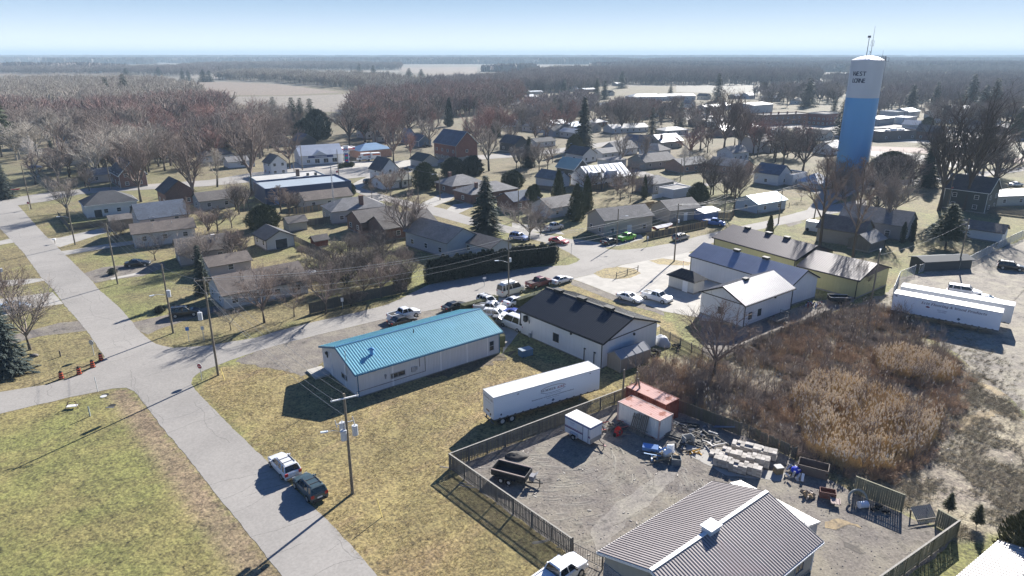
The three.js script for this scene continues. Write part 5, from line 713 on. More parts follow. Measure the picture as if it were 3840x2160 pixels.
const TREES = [ // base, kind, variant, tint, height, label, width factor
  [[27.9,-85.5], 'maple', 0, 'brown', 10.37, 'forked bare tree at the near edge of the brush by the picket fence', 1.05],
  [[-24.5,-154.6], 'maple', 1, 'brown', 13, 'wide bare tree over the brown brick houses', 1.15], [[4,-158.3], 'maple', 2, 'grey', 9.5, 'spreading bare tree right of the big spruce', 1.5],
  [[-41,-105.3], 'maple', 0, 'brown', 9.5, 'bare tree on the verge in front of the large bungalow', 0.95], [[-36.9,-108], 'small', 0, 'brown', 6.5, 'small bare tree on the verge beside the dark fence', 1], [[-45.3,-102.1], 'small', 1, 'grey', 4.6, 'little bare tree on the verge behind the corner pole', 1],
  [[-31.9,-109.3], 'maple', 2, 'brown', 9, 'bare tree by the dark fence along the cross street', 0.9], [[-23.9,-117.8], 'maple', 1, 'brown', 8, 'bare tree at the fence end by the thicket', 1],
  [[-72.5,-94.3], 'maple', 1, 'grey', 10.5, 'bare tree on the corner lawn beside the dark spruce', 1], [[-84,-107.4], 'maple', 0, 'brown', 9.5, 'bare tree beside the pale driveway on the left edge', 0.8],
  [[-77,-141.6], 'small', 0, 'dark', 6.5, 'bare ornamental tree in front of the pale gabled bungalow', 1.15], [[-93,-155.7], 'thicket', 0, 'dark', 6, 'dark leafless shrub tree at the driveway end', 0.9], [[-65.1,-136.6], 'thicket', 1, 'grey', 7.5, 'grey bare tree tangled with the conifer by the bungalow', 1.1],
  [[-121.9,-183.7], 'maple', 2, 'grey', 11, 'bare tree behind the left street poles', 0.8], [[-137.9,-221.3], 'maple', 1, 'dark', 8, 'dark bare tree beside the white hip bungalow', 0.9],
  [[-111.9,-203.5], 'vase', 0, 'brown', 18, 'tall bare tree rising behind the grey two storey house', 0.95], [[-92.5,-196.7], 'vase', 1, 'brown', 19, 'tallest bare tree left of the brick house', 0.9], [[-99.3,-228.4], 'birch', 0, 'pale', 14, 'pale many stemmed tree beyond the county road', 1],
  [[-84.7,-221.3], 'vase', 0, 'brown', 22, 'tall bare tree behind the dark blue warehouse', 0.95], [[-85.6,-208.3], 'small', 1, 'pale', 7, 'pale small tree right of the low grey house', 1], [[-79.3,-164], 'tall', 0, 'brown', 10, 'narrow bare tree beside the long bungalow', 0.55],
  [[-86.6,-267.5], 'mid', 0, 'brown', 15, 'bare tree at the corner of the gas station forecourt', 0.9], [[-48.6,-282], 'mid', 3, 'brown', 19, 'large bare tree behind the white story and a half house', 1.05], [[-43,-293.3], 'mid', 1, 'red', 11, 'reddish small bare tree by the county road', 1],
  [[-78.7,-336.1], 'mid', 0, 'dark', 20, 'dark bare tree behind the gas station store', 1], [[-8.8,-261.7], 'mid', 2, 'grey', 17, 'bare tree behind the round cedars', 1.1], [[-39.8,-333.1], 'mid', 3, 'grey', 15, 'domed bare tree left of the red brick chapel', 1.1],
  [[-43.2,-208.3], 'small', 0, 'brown', 6.5, 'small bare street tree beside the sidewalk corner', 0.8],
  [[71.6,-153.6], 'tall', 0, 'brown', 24, 'leftmost tall bare maple behind the brown roofed workshop', 0.75], [[74.6,-143.7], 'tall', 1, 'brown', 23, 'second tall bare maple beside the grey garden shed', 0.7], [[92.3,-164], 'vase', 1, 'grey', 15, 'leaning bare maple over the grey shingled house', 0.8], [[121.6,-191.3], 'vase', 0, 'dark', 27, 'great bare tree in front of the dark green house', 0.9], [[128.7,-191.3], 'vase', 1, 'dark', 30, 'second great bare tree beside the dark green house', 0.85], [[157.3,-221.3], 'mid', 0, 'dark', 16, 'bare tree behind the long white roofed building', 1],
  [[60.6,-183.7], 'tall', 1, 'dark', 15, 'bare trunk with brown crown by the wooden fence corner', 0.85], [[32.9,-205.3], 'small', 0, 'brown', 9, 'brown bare tree in the fenced back garden', 1.1], [[35.4,-202.3], 'small', 1, 'brown', 8.5, 'second brown bare tree in the fenced back garden', 1], [[64.4,-228.4], 'maple', 1, 'dark', 12, 'dense dark bare tree behind the blue lean to', 1.1], [[70.1,-208.3], 'maple', 2, 'brown', 12, 'brown bare tree left of the bright blue roofed house', 1],
  [[42.9,-248.2], 'small', 0, 'brown', 7, 'bare tree at the corner of the seamed roof house', 1.1], [[44.4,-276.7], 'mid', 3, 'grey', 13, 'bare tree beside the white garage', 1], [[52.6,-271.5], 'mid', 1, 'grey', 13, 'slender bare tree before the beige bungalow', 0.8], [[63.5,-252.6], 'birch', 0, 'birch', 12, 'white barked birch by the side street', 0.9],
  [[75.7,-293.3], 'mid', 0, 'red', 14, 'reddish bare tree behind the brown brick bungalow', 1.1], [[93.7,-305.5], 'vase', 0, 'brown', 27, 'left of the two great bare maples before the town', 1.05], [[101.9,-308.1], 'mid', 1, 'brown', 21, 'right of the two great bare maples before the town', 0.9], [[108,-254.3], 'maple', 1, 'dark', 19, 'wide dark bare tree at the foot of the water tower', 1.25], [[109.3,-276.7], 'mid', 3, 'dark', 15, 'dark bare tree left of the water tower', 1.2], [[106.5,-299.3], 'mid', 2, 'brown', 14, 'bare tree between the maples and the tower', 1],
  [[102,-208.3], 'thicket', 0, 'brown', 9, 'brown bare thicket tree right of the tower foot', 1.4], [[121.9,-228.4], 'thicket', 1, 'brown', 8, 'brown bare thicket tree beside the round cedar', 1.6], [[112.3,-239.9], 'thicket', 1, 'grey', 8, 'pale bare thicket tree in front of the tower foot', 1.4],
  [[87.9,-205.3], 'small', 0, 'brown', 5, 'small bare tree on the verge by the pole', 0.9], [[64.8,-120.7], 'thicket', 0, 'grey', 6.5, 'bare shrub tree at the yellow wall and picket fence end', 0.8], [[88.4,-312], 'mid', 2, 'brown', 12, 'bare tree behind the tan brick bungalow', 1],
  [[16.6,-282], 'mid', 3, 'brown', 8, 'round bare street tree near the white gable house', 0.9], [[-171.7,-248.2], 'birch', 0, 'birch', 15, 'white birch with bare spreading stems at the street corner', 1.1], [[-161,-271.5], 'mid', 1, 'pale', 13, 'pale bare tree left of the church tower', 1.2], [[-137.8,-252.6], 'mid', 0, 'pale', 18, 'pale bare tree right of the church hall', 1.1], [[-132.7,-261.7], 'mid', 3, 'brown', 16, 'bare tree beyond the county road', 1.1], [[-143.4,-228.4], 'mid', 2, 'dark', 9, 'dark bare tree at the county road bend', 1.1],
];
for (let i = 0; i < TREES.length; i++) { const [p, k, v, tint, h, lab, sx] = TREES[i]; tree(k, v, tint, p, h, i * 1.7, lab, undefined, sx); }
// tangled thicket in the back gardens along the cross street: single bare bushes
const THICK = P2(-39.5,-124.2,-38.5,-129.1,-34,-120.7,-35.2,-131.7,-31.9,-124.2,-31.2,-131.7,-27.7,-120.7,-28.3,-129.1,-28.2,-137.2,-25.2,-125.4,-24.1,-130.4,-21.8,-123,-22.8,-134.4,-20.4,-129.1,-34.7,-140.1,-33.4,-146.2,-38.1,-140.1,-28.4,-143.1,-43.3,-119.6,-40.4,-118.5);
THICK.forEach((p, i) => tree('thicket', i, ['brown', 'dark', 'dark'][i % 3], p, 4.0 + (i * 37 % 10) * 0.26, i, 'tangled bare bush in the back garden thicket along the cross street', 'bare bushes of the back garden thicket', 1.15));
const SHRUB = P2(-46.2,-115.3,-48.7,-114.2,-50.2,-115.3,-28.6,-113.2,-27.3,-115.3,-20.5,-119.6,6.5,-176.7,7.1,-164,-46.7,-146.2,-44,-143.1,61.2,-221.3,67.1,-228.4,70.3,-221.3);
SHRUB.forEach((p, i) => tree('thicket', i, ['brown', 'dark'][i % 2], p, 2.2 + (i % 4) * 0.4, i * 2, 'low bare garden bush beside a fence or house wall', 'low bare garden bushes', 1.2));
const EVER = [ // base, kind, variant, tint, height, label, width
  [[-6.4,-163.2], 'spruce', 0, 'spruce', 14.86, 'big dark spruce at the bend of the side street', 1.05], [[-69.9,-86.2], 'spruce', 1, 'blue', 11, 'dark blue spruce cut by the left edge of the picture', 1.1], [[-57.2,-119.6], 'spruce', 1, 'spruce', 9.5, 'narrow dark spruce in front of the large bungalow', 0.75],
  [[6.6,-271.5], 'spruce', 0, 'spruce', 12, 'dark spruce behind the white gabled outbuilding', 1.0], [[33.7,-325.8], 'spruce', 1, 'spruce', 24, 'tall dark spruce in the middle distance', 0.85], [[-177.5,-266.5], 'spruce', 1, 'spruce', 11, 'green spruce by the left street', 1.1], [[-221.5,-299.3], 'pine', 0, 'pine', 27, 'tall pine cut by the left edge', 1.0], [[-156.4,-208.3], 'spruce', 0, 'blue', 12, 'dark spruce beside the parked trailer on the left edge', 1.0],
  [[-63.3,-170.1], 'egg', 0, 'cedar', 6.2, 'large round evergreen beside the white garage', 1.15], [[-28.7,-224.8], 'egg', 1, 'cedar', 8.6, 'largest of the round cedars by the side street', 0.95], [[-21.4,-248.2], 'egg', 0, 'dark', 7, 'dark round cedar behind the brick ranch', 1.2], [[-14.4,-252.6], 'egg', 1, 'dark', 7, 'second dark round cedar behind the brick ranch', 1.2], [[0.3,-228.4], 'egg', 0, 'cedar', 5.5, 'round cedar right of the wide brick bungalow', 1.2], [[-50.7,-214.7], 'egg', 1, 'cedar', 3.6, 'small cedar at the corner of the cream bungalow', 0.7],
  [[14.1,-205.3], 'cone', 0, 'cedar', 9.5, 'pointed cedar behind the wooden fence', 1.2], [[17.2,-179], 'cone', 0, 'cedar', 10, 'large dark cedar left of the tan raised bungalow', 1.25], [[21.2,-191.3], 'cone', 0, 'cedar', 10, 'dark cedar behind the tan raised bungalow', 1.0], [[6.6,-196.7], 'egg', 0, 'cedar', 6.5, 'left of the cedar pair by the dark brick house', 0.6], [[5.4,-193.9], 'egg', 1, 'cedar', 6.5, 'right of the cedar pair by the dark brick house', 0.55], [[23.6,-214.7], 'cone', 0, 'cedar', 7, 'narrow cedar inside the fenced garden', 0.7], [[40.7,-208.3], 'cone', 0, 'cedar', 7.5, 'narrow dark cedar by the garden fence', 0.7],
  [[55.7,-202.3], 'egg', 0, 'cedar', 6, 'dark round cedar beside the blue lean to', 0.9], [[63.5,-164], 'cone', 0, 'olive', 5, 'bushy cedar at the left end of the brown roofed workshop', 1.1], [[48.2,-148.8], 'egg', 1, 'olive', 4.4, 'olive bush at the corner of the brown roofed workshop', 0.75],
  [[99.3,-151.2], 'pine', 0, 'pine', 10.5, 'bushy pine beside the tall pole in the right hand garden', 1.35], [[91.8,-155.7], 'column', 0, 'dark', 5.2, 'left slim cypress on the right hand lawn', 0.7], [[94.9,-157.2], 'column', 0, 'dark', 5.8, 'right slim cypress on the right hand lawn', 0.65], [[93.6,-160.1], 'column', 0, 'dark', 3.6, 'shortest slim cypress on the right hand lawn', 0.6],
  [[137.6,-248.2], 'egg', 0, 'cedar', 9, 'wide dark cedar right of the water tower', 1.4], [[139.3,-228.4], 'spruce', 1, 'spruce', 16, 'ragged spruce in front of the great bare tree', 1.1], [[181.7,-384.7], 'far', 0, 'spruce', 21, 'spruce hugging the left side of the water tower', 0.9], [[44.72,-48.3], 'egg', 1, 'olive', 5.5, 'olive juniper cut by the right edge', 0.9], [[42.26,-55.64], 'pine', 0, 'olive', 2.3, 'small wild juniper in the weeds', 0.9], [[43.63,-53.57], 'pine', 0, 'olive', 2.5, 'second small wild juniper in the weeds', 0.85],
  [[-122,-405.5], 'far', 0, 'spruce', 19, 'left dark spruce of the clump behind the gas station', 1.0], [[-115.1,-401.1], 'far', 1, 'spruce', 19, 'right dark spruce of the clump behind the gas station', 1.2], [[-122.8,-392.8], 'far', 1, 'spruce', 20, 'tallest dark spruce of the clump behind the gas station', 1.1], [[-102.2,-365.9], 'egg', 0, 'dark', 15, 'dark cedar mass right behind the gas station store', 0.9], [[-103.5,-352], 'egg', 1, 'dark', 12, 'lower dark cedar behind the gas station store', 1.1], [[-145.2,-405.5], 'far', 0, 'spruce', 13, 'spruce left of the dark gabled house', 1.0], [[-158.9,-468.3], 'far', 0, 'spruce', 16, 'brown green spruce at the field edge', 1.3], [[-152.9,-375.1], 'egg', 1, 'dark', 11, 'dark evergreen by the blue roofed house', 0.8],
  [[-39,-433.5], 'cone', 0, 'dark', 17, 'dark pointed cedar above the red brick chapel', 0.9], [[-10.3,-375.1], 'egg', 1, 'cedar', 8, 'round cedar right of the red brick chapel', 1.0], [[27.3,-299.3], 'egg', 0, 'olive', 9.5, 'round olive green tree beside the white gable house', 0.75], [[77.3,-384.7], 'far', 1, 'spruce', 15, 'narrow cypress before the low ranch', 0.9], [[104.5,-433.5], 'far', 0, 'spruce', 15, 'dark spruce beside the brick hut', 1.1], [[30.6,-441.1], 'far', 1, 'spruce', 14, 'spruce left of the tall dark spruce', 1.0], [[29.3,-483.2], 'far', 0, 'spruce', 15, 'spruce behind the pale cottage', 0.9], [[162,-725], 'far', 1, 'dark', 14, 'pair of dark cypresses before the school', 1.3], [[196,-675], 'far', 0, 'spruce', 26, 'tall hazy spruce right of the school', 1.0], [[146,-945], 'far', 0, 'spruce', 22, 'hazy pine clump left of the school', 1.2], [[86,-718], 'far', 1, 'spruce', 20, 'left hazy spruce of the middle clump', 1.1], [[92,-705], 'far', 0, 'spruce', 18, 'right hazy spruce of the middle clump', 1.1], [[57,-776], 'far', 0, 'spruce', 18, 'hazy spruce left of the middle clump', 1.0], [[36,-902], 'far', 1, 'spruce', 16, 'hazy spruce by the cream low house', 1.3], [[112,-1105], 'far', 1, 'spruce', 18, 'hazy columnar spruce in the far trees', 1.2],
  [[-25.5,-394.8], 'far', 0, 'spruce', 9, 'small spruce behind the chapel roof', 1.2], [[-266,-1375], 'far', 0, 'spruce', 24, 'lone far spruce above the fields', 1.4], [[-327,-1536], 'far', 1, 'spruce', 26, 'far spruce beside the field', 1.4], [[-166,-1154], 'far', 0, 'dark', 22, 'hazy dark evergreens on the far belt', 1.8], [[-151,-1189], 'far', 0, 'dark', 20, 'second hazy dark evergreen on the far belt', 1.8], [[-574,-1245], 'far', 0, 'dark', 20, 'dark spruce at the far field corner', 1.2], [[-555,-1226], 'far', 1, 'dark', 18, 'second dark spruce at the far field corner', 1.3], [[-506,-1171], 'far', 0, 'dark', 20, 'left evergreen of the far hedge clump', 1.8], [[-496,-1171], 'far', 1, 'dark', 18, 'right evergreen of the far hedge clump', 1.8], [[-758,-1536], 'far', 0, 'dark', 18, 'dark evergreen behind the left wood', 2.2], [[-693,-1286], 'far', 0, 'spruce', 20, 'hazy evergreen row at the far farm', 2.5], [[-354,-620], 'far', 0, 'spruce', 24, 'dark evergreen standing in the left wood', 1.2], [[-347,-636], 'far', 1, 'spruce', 26, 'tall evergreen standing in the left wood', 1.3],
  [[393,-606], 'far', 0, 'spruce', 27, 'tall hazy spruce right of the water tower', 1.1], [[364.4,-534], 'far', 1, 'spruce', 26, 'hazy spruce by the right edge', 1.2], [[345.1,-515.9], 'far', 0, 'spruce', 22, 'hazy spruce behind the grey house', 1.2], [[344,-574], 'far', 1, 'spruce', 22, 'narrow hazy spruce right of the tower', 1.0], [[317.6,-561.4], 'far', 0, 'spruce', 20, 'hazy spruce behind the pale green roofed hall', 1.3], [[274.8,-375.1], 'egg', 0, 'cedar', 14, 'large dark conifer at the right edge of town', 0.8], [[240.8,-405.5], 'egg', 1, 'cedar', 8, 'round dark bush right of the dark store', 1.0], [[254,-606], 'far', 0, 'spruce', 24, 'dark spruce in the town centre', 1.3], [[253.1,-553.3], 'far', 1, 'spruce', 12, 'small pointed spruce beside the tower', 1.1],
  [[-65.8,-271.5], 'bush', 0, 'cedar', 1.8, 'left clipped bush under the price sign', 1.2], [[-63.8,-272.5], 'bush', 0, 'cedar', 1.8, 'right clipped bush under the price sign', 1.1], [[-67,-268.5], 'bush', 0, 'cedar', 1.6, 'clipped bush by the forecourt pole', 1.1], [[-80.8,-131.7], 'bush', 0, 'dark', 1.2, 'clipped bush on the lawn by the driveway pole', 1.0], [[-60.6,-110.2], 'bush', 0, 'dark', 1.1, 'dark bush on the lawn beside the black wagon', 1.2], [[-53.5,-174], 'bush', 0, 'cedar', 1.3, 'clipped round bush beside the tan garden shed', 0.8], [[-21.3,-125.1], 'egg', 0, 'olive', 3.6, 'olive evergreen at the end of the dark fence', 0.9],
];
for (let i = 0; i < EVER.length; i++) { const [p, k, v, tint, h, lab, sx] = EVER[i]; evergreen(k, v, tint, p, h, lab, undefined, sx, i * 2.1); }

// garden and street trees of the village blocks, each a tree of its own
{
  const r = rng(515), blocks = [
    [P2(-164.1,-228.4,-167.2,-252.6,-169.4,-282,-147,-293.3,-128.6,-282,-133.4,-252.6,-147.7,-232.2), 44, ['grey', 'pale', 'brown'], 13, 'bare garden tree between the church and the left street'],
    [P2(-221.5,-365.9,-190.7,-384.7,-149.8,-405.5,-100,-305.5,-114.6,-271.5,-147,-293.3,-175.8,-293.3), 70, ['brown', 'red', 'grey'], 15, 'bare trees round the church and the hidden houses', 1],
    [P2(-91.8,-375.1,-74.3,-454.3,-46,-483.2,-41.1,-405.5,-57.6,-348.7,-72.7,-325.8), 36, ['brown', 'red', 'dark'], 16, 'bare trees behind the gas station and brick garage', 1],
    [P2(-16.9,-299.3,-20.3,-405.5,3.3,-483.2,41.6,-483.2,37.8,-384.7,2.2,-325.8), 38, ['brown', 'grey', 'red'], 14, 'bare garden trees right of the red brick chapel', 1],
    [P2(42.2,-384.7,58.1,-483.2,118.7,-509.1,145.7,-483.2,109.8,-375.1,72.9,-384.7), 40, ['brown', 'grey', 'dark'], 13, 'bare garden trees behind the middle blocks', 1],
    [P2(66.4,-293.3,92.3,-340.7,122.3,-348.7,129.1,-293.3,103.9,-266.5,99.2,-312), 20, ['brown', 'dark', 'red'], 13, 'bare garden tree between the maples and the tower'],
    [P2(219.9,-428.5,304.6,-483.2,352.8,-483.2,297.7,-405.5,250.5,-394.8,246.8,-428.5), 34, ['brown', 'grey', 'dark'], 14, 'bare street trees in the town right of the tower', 1],
    [P2(172.8,-515.9,266,-776,358,-776,266.3,-574,222.5,-553.3), 30, ['grey', 'dark'], 14, 'bare trees among the town centre roofs', 1],
    [P2(123.5,-221.3,148.7,-252.6,218.2,-293.3,189.3,-252.6,146.9,-221.3), 14, ['dark', 'brown'], 14, 'bare tree around the rail yard and dark green house'],
    [P2(-84.6,-196.7,-78.4,-205.3,-67.2,-208.3,-58.3,-186.2,-68.1,-176.7,-68.5,-164), 10, ['brown', 'grey', 'dark'], 7, 'bare shrub tree in the gardens below the blue warehouse'],
    [P2(-85,-176.7,-66.1,-160.1,-57.3,-146.2,-58.5,-131.7,-67.9,-146.2), 8, ['brown', 'dark'], 6, 'bare shrub tree behind the pale gabled bungalow'],
    [P2(18.4,-221.3,41.7,-228.4,48.3,-221.3,42,-202.3,26,-208.3), 9, ['brown', 'dark'], 7, 'bare shrub tree inside the long brown fence'],
    [P2(57,-214.7,75.1,-228.4,72.6,-208.3,59.5,-196.7), 8, ['dark', 'brown'], 8, 'dark bare tree between lean to and bright blue roof'],
    [P2(104.1,-221.3,141.4,-252.6,130.2,-208.3,101.2,-176.7,91.7,-176.7), 12, ['brown', 'dark', 'grey'], 10, 'bare tree crowding the grey shingled house'],
    [P2(-221.5,-293.3,-280.4,-375.1,-263.1,-394.8,-225.8,-384.7,-208.1,-333.1,-197.8,-293.3,-193.2,-271.5), 34, ['grey', 'brown', 'pale'], 14, 'bare trees on the left above the county road', 1],
    [P2(-156.1,-375.1,-167.2,-454.3,-155.6,-483.2,-128.7,-428.5,-117.5,-375.1,-101.3,-293.3,-107,-276.7), 26, ['brown', 'grey'], 13, 'bare tree left of the gas station'],
    [P2(-42.6,-221.3,-37.2,-228.4,-31.6,-208.3,-36.7,-202.3), 3, ['brown'], 7, 'bare street tree by the side street bend'],
    [P2(-5.8,-261.7,19,-293.3,20.8,-271.5,1.7,-244), 7, ['grey', 'brown'], 10, 'bare garden tree behind the brick bungalows']];
  const MG = PROTO.mid.map((g) => mergeGeometries([g.trunk, g.crown])), WM = new THREE.MeshStandardMaterial({ color: 0xffffff, roughness: 0.95 });
  blocks.forEach(([poly, n, tints, h, lab, mass]) => { const pts = scatter(poly, n, r); if (!mass) pts.forEach((p, i) => tree('mid', Math.floor(r() * 4), tints[i % tints.length], p, h * rr(0.75, 1.25, r), r() * 6, lab, lab.replace('bare', 'bare trees,'), rr(0.9, 1.3, r))); else MG.forEach((g, k) => { const l = pts.filter((_, i) => i % 4 === k).map((p, i) => { const s = h * rr(0.75, 1.25, r) / 14; return [p[0], 0, p[1], r() * 6, s * rr(0.9, 1.3, r), s, 0, TW[tints[i % tints.length]].color]; }); if (l.length) instanced('tree_mass', g, WM, l, lab, 'trees'); }); });
}
// the clipped cedar hedge along the cross street, one cedar beside the next
{
  const a = [-16,-126.1], b = [8.8,-140.1], n = 30, t = thing('cedar_hedge', 'tall dark cedar hedge with uneven tops along the cross street', 'hedge', [0, 0, 0]); const g = EP.column[0], r = rng(3);
  for (let i = 0; i < n; i++) { const f = i / (n - 1), q = mesh('cedar', g.crown, EG.dark, t); q.position.set(lerp(a[0], b[0], f) + rr(-0.1, 0.1, r), 0, lerp(a[1], b[1], f) + rr(-0.1, 0.1, r)); q.rotation.y = r() * 6; const h = lerp(5.1, 4.4, f) * (0.9 + 0.2 * r()) / 6; q.scale.set(1.15, h, 1.15); }
  const hedge = (p, q, h, w, label, tint = 'yew') => { const L = Math.hypot(q[0] - p[0], q[1] - p[1]), tt = thing('clipped_hedge', label, 'hedge', [p[0], 0, p[1]], Math.atan2(-(q[1] - p[1]), q[0] - p[0])); const c = new B(), rh = rng(Math.round(L * 100)); c.box(0, L, 0, h * 0.93, -w * 0.46, w * 0.46); const n = L * 520; for (let i = 0; i < n; i++) { const x = rh() * L, s = rh(); if (s < 0.45) leafTri(c, rh, x, h * (0.9 + rh() * 0.06), (rh() - 0.5) * w, 0.14); else leafTri(c, rh, x, h * rh(), (s < 0.85 ? 0.48 : -0.48) * w, 0.16, [0, 0.3, s < 0.85 ? 0.8 : -0.8]); } mesh('foliage', c, EG[tint], tt); };
  hedge([-8.5,-110], [-2.8,-114.9], 1.5, 1.3, 'clipped yew hedge beside the parked cars at the street'); hedge([-1.6,-95.3], [-4.1,-103.6], 1.9, 1.2, 'clipped yew hedge at the far end of the teal roofed workshop'); hedge([0.8,-113.1], [6.1,-118], 1.4, 1.1, 'clipped yew hedge in front of the black roofed workshop', 'cedar');
}
// brush and reeds on the waste ground
function instanced(name, g, m, list, label, category) { // list of [x,y,z,yaw,sx,sy,tilt,colour]
  const o = new THREE.InstancedMesh(g, m, list.length), e = new THREE.Object3D(); o.name = numbered(name); o.castShadow = o.receiveShadow = true;
  list.forEach((q, i) => { e.position.set(q[0], q[1], q[2]); e.rotation.set(q[6] ?? 0, q[3], 0); e.scale.set(q[4], q[5], q[4]); e.updateMatrix(); o.setMatrixAt(i, e.matrix); if (q[7]) o.setColorAt(i, q[7]); });
  o.userData = { kind: 'stuff', label, category }; scene.add(o); return o;
}
{
  const r = rng(202);
  const twig = growTree(301, { H: 1.7, tr: 0.02, fork: 0.05, limbs: 6, spread: 0.6, stems: 2, n2: 5, n3: 3, n4: 0, thick: 0.5 }), bush = mergeGeometries([twig.trunk, twig.crown]);
  const tw2 = growTree(302, { H: 2.6, tr: 0.03, fork: 0.3, limbs: 5, spread: 0.6, stems: 1, n2: 4, n3: 3, n4: 0, thick: 0.55 }), bush2 = mergeGeometries([tw2.trunk, tw2.crown]);
  const cols = [C(0.29, 0.195, 0.135), C(0.25, 0.19, 0.15), C(0.34, 0.225, 0.14), C(0.22, 0.175, 0.145), C(0.4, 0.3, 0.2)];
  const WHITEM = new THREE.MeshStandardMaterial({ color: 0xffffff, roughness: 0.95 });
  const R1 = P2(35.5,-78.1,41.1,-83.7,46.3,-83.1,49.5,-79.2,52.08,-73.09,47.06,-66.92,39.97,-61.93,35.1,-62.29,32.54,-65.32), R2 = P2(52.5,-91.4,57.4,-92.9,60.3,-90.8,61,-84.9,58.4,-82,54.3,-83.1,50.7,-85.5);
  const mask = (p) => { const m = fbm(p[0] * 0.12 + 5, p[1] * 0.12, 3); return r() < step(0.3, 0.55, m) * 0.9 + 0.1; };
  instanced('brush', bush, WHITEM, scatter(BRUSH, 1700, r, (p) => mask(p) && !(inside(p, R1) && r() < 0.85)).map((p) => [p[0], 0, p[1], r() * 6.28, rr(0.7, 1.4, r), rr(0.35, 0.8, r), 0, cols[Math.floor(Math.pow(fbm(p[0] * 0.15, p[1] * 0.15 + 9, 3), 1) * 4.9 + r() * 0.6) % 5]]), 'rusty brown leafless brush covering the waste ground', 'brush');
  instanced('sapling', bush2, WHITEM, scatter(BRUSH, 170, r).concat(P2(17.4,-83.7,18.4,-80.8,21.2,-81.4,23.9,-83.7,23.8,-79.2,21.2,-79.2,25.6,-80.3,27.9,-79.2,28.1,-75,29.46,-73.09,19.5,-86.2,22.5,-87.4)).map((p) => [p[0], 0, p[1], r() * 6.28, rr(0.8, 1.6, r), rr(0.8, 1.7, r), 0, cols[3]]), 'thin bare saplings standing in the brush', 'brush');
  // reed: a stem, two blades and a feathery plume
  const rd = new B(); rd.cyl([0, 0, 0], [0.05, 1.6, 0], 0.012, 0.008, 3, false); rd.tri([0, 0.3, 0], [0.03, 0.3, 0], [0.35, 1.05, 0.1]); rd.tri([0, 0.5, 0], [0, 0.5, 0.03], [-0.2, 1.2, 0.3]); rd.tri([0, 0.2, 0.02], [0.03, 0.2, 0], [0.1, 0.9, -0.3]);
  const pl = new B(); for (let i = 0; i < 5; i++) { const a = i * 1.26; pl.tri([0.05, 1.5, 0], [0.05 + 0.06 * Math.cos(a), 1.68, 0.06 * Math.sin(a)], [0.14, 1.95 + 0.05 * Math.cos(a * 2), 0.03]); pl.tri([0.05 + 0.06 * Math.cos(a), 1.68, 0.06 * Math.sin(a)], [0.05 + 0.06 * Math.cos(a + 1.26), 1.7, 0.06 * Math.sin(a + 1.26)], [0.14, 1.95, 0.03]); }
  const spots = [...scatter(R1, 7600, r, (p) => r() < 0.25 + step(0.35, 0.6, fbm(p[0] * 0.25, p[1] * 0.25, 2))), ...scatter(R2, 2400, r), ...scatter(BRUSH, 1300, r)];
  const list = spots.map((p) => [p[0], 0, p[1], r() * 6.28, rr(1.0, 1.7, r), rr(0.75, 1.3, r), (r() - 0.3) * 0.2]);
  instanced('reed_stems', rd.geo(), WHITEM, list.map((q) => [...q, [C(0.48, 0.35, 0.19), C(0.54, 0.4, 0.21), C(0.42, 0.29, 0.16)][Math.floor(fbm(q[0] * 0.2, q[2] * 0.2 + 3, 2) * 2.9)]]), 'golden dry reed stems on the waste ground', 'reeds');
  instanced('reed_plumes', pl.geo(), M(0.7, 0.6, 0.46, { roughness: 1 }), list.filter((_, i) => i % 5 < 2), 'pale feathery reed plumes above the stems', 'reeds');
  // dry tufts on the weedy ground and rough lawn
  const tf = new B(); for (let i = 0; i < 9; i++) { const a = i * 0.7, l = 0.22 + (i % 3) * 0.09; tf.tri([Math.cos(a) * 0.04, 0, Math.sin(a) * 0.04], [Math.cos(a + 0.5) * 0.06, 0, Math.sin(a + 0.5) * 0.06], [Math.cos(a) * l, l * 0.9, Math.sin(a) * l]); }
  const tc = [C(0.34, 0.28, 0.18), C(0.28, 0.225, 0.15), C(0.24, 0.21, 0.12), C(0.42, 0.35, 0.23)];
  const tg = tf.geo();
  instanced('weed_tufts', tg, WHITEM, scatter(WEEDS, 3800, r, (p) => r() < step(0.3, 0.6, fbm(p[0] * 0.2, p[1] * 0.2, 3))).concat(scatter(BRUSH, 5000, r), scatter(LOT, 1200, r, (p) => lineDist(p, BRUSH) < 4 + 6 * r())).map((p) => [p[0], 0, p[1], r() * 6.28, rr(0.8, 2.0, r), rr(0.6, 1.4, r), 0, tc[Math.floor(r() * 4)]]), 'dry weed tufts at the edge of the waste ground', 'weeds');
  instanced('grass_tufts', tg, WHITEM, scatter(LAWN_GOLD, 20000, r, (p) => p[1] < -44 && fbm(p[0] * 0.3, p[1] * 0.3, 3) > 0.4).map((p) => [p[0], 0, p[1], r() * 6.28, rr(0.25, 0.6, r), rr(0.12, 0.4, r), 0, [C(0.33, 0.25, 0.1), C(0.24, 0.2, 0.08), C(0.29, 0.2, 0.09)][Math.floor(r() * 3)]]), 'short dry grass tufts on the golden lawn', 'grass');
}
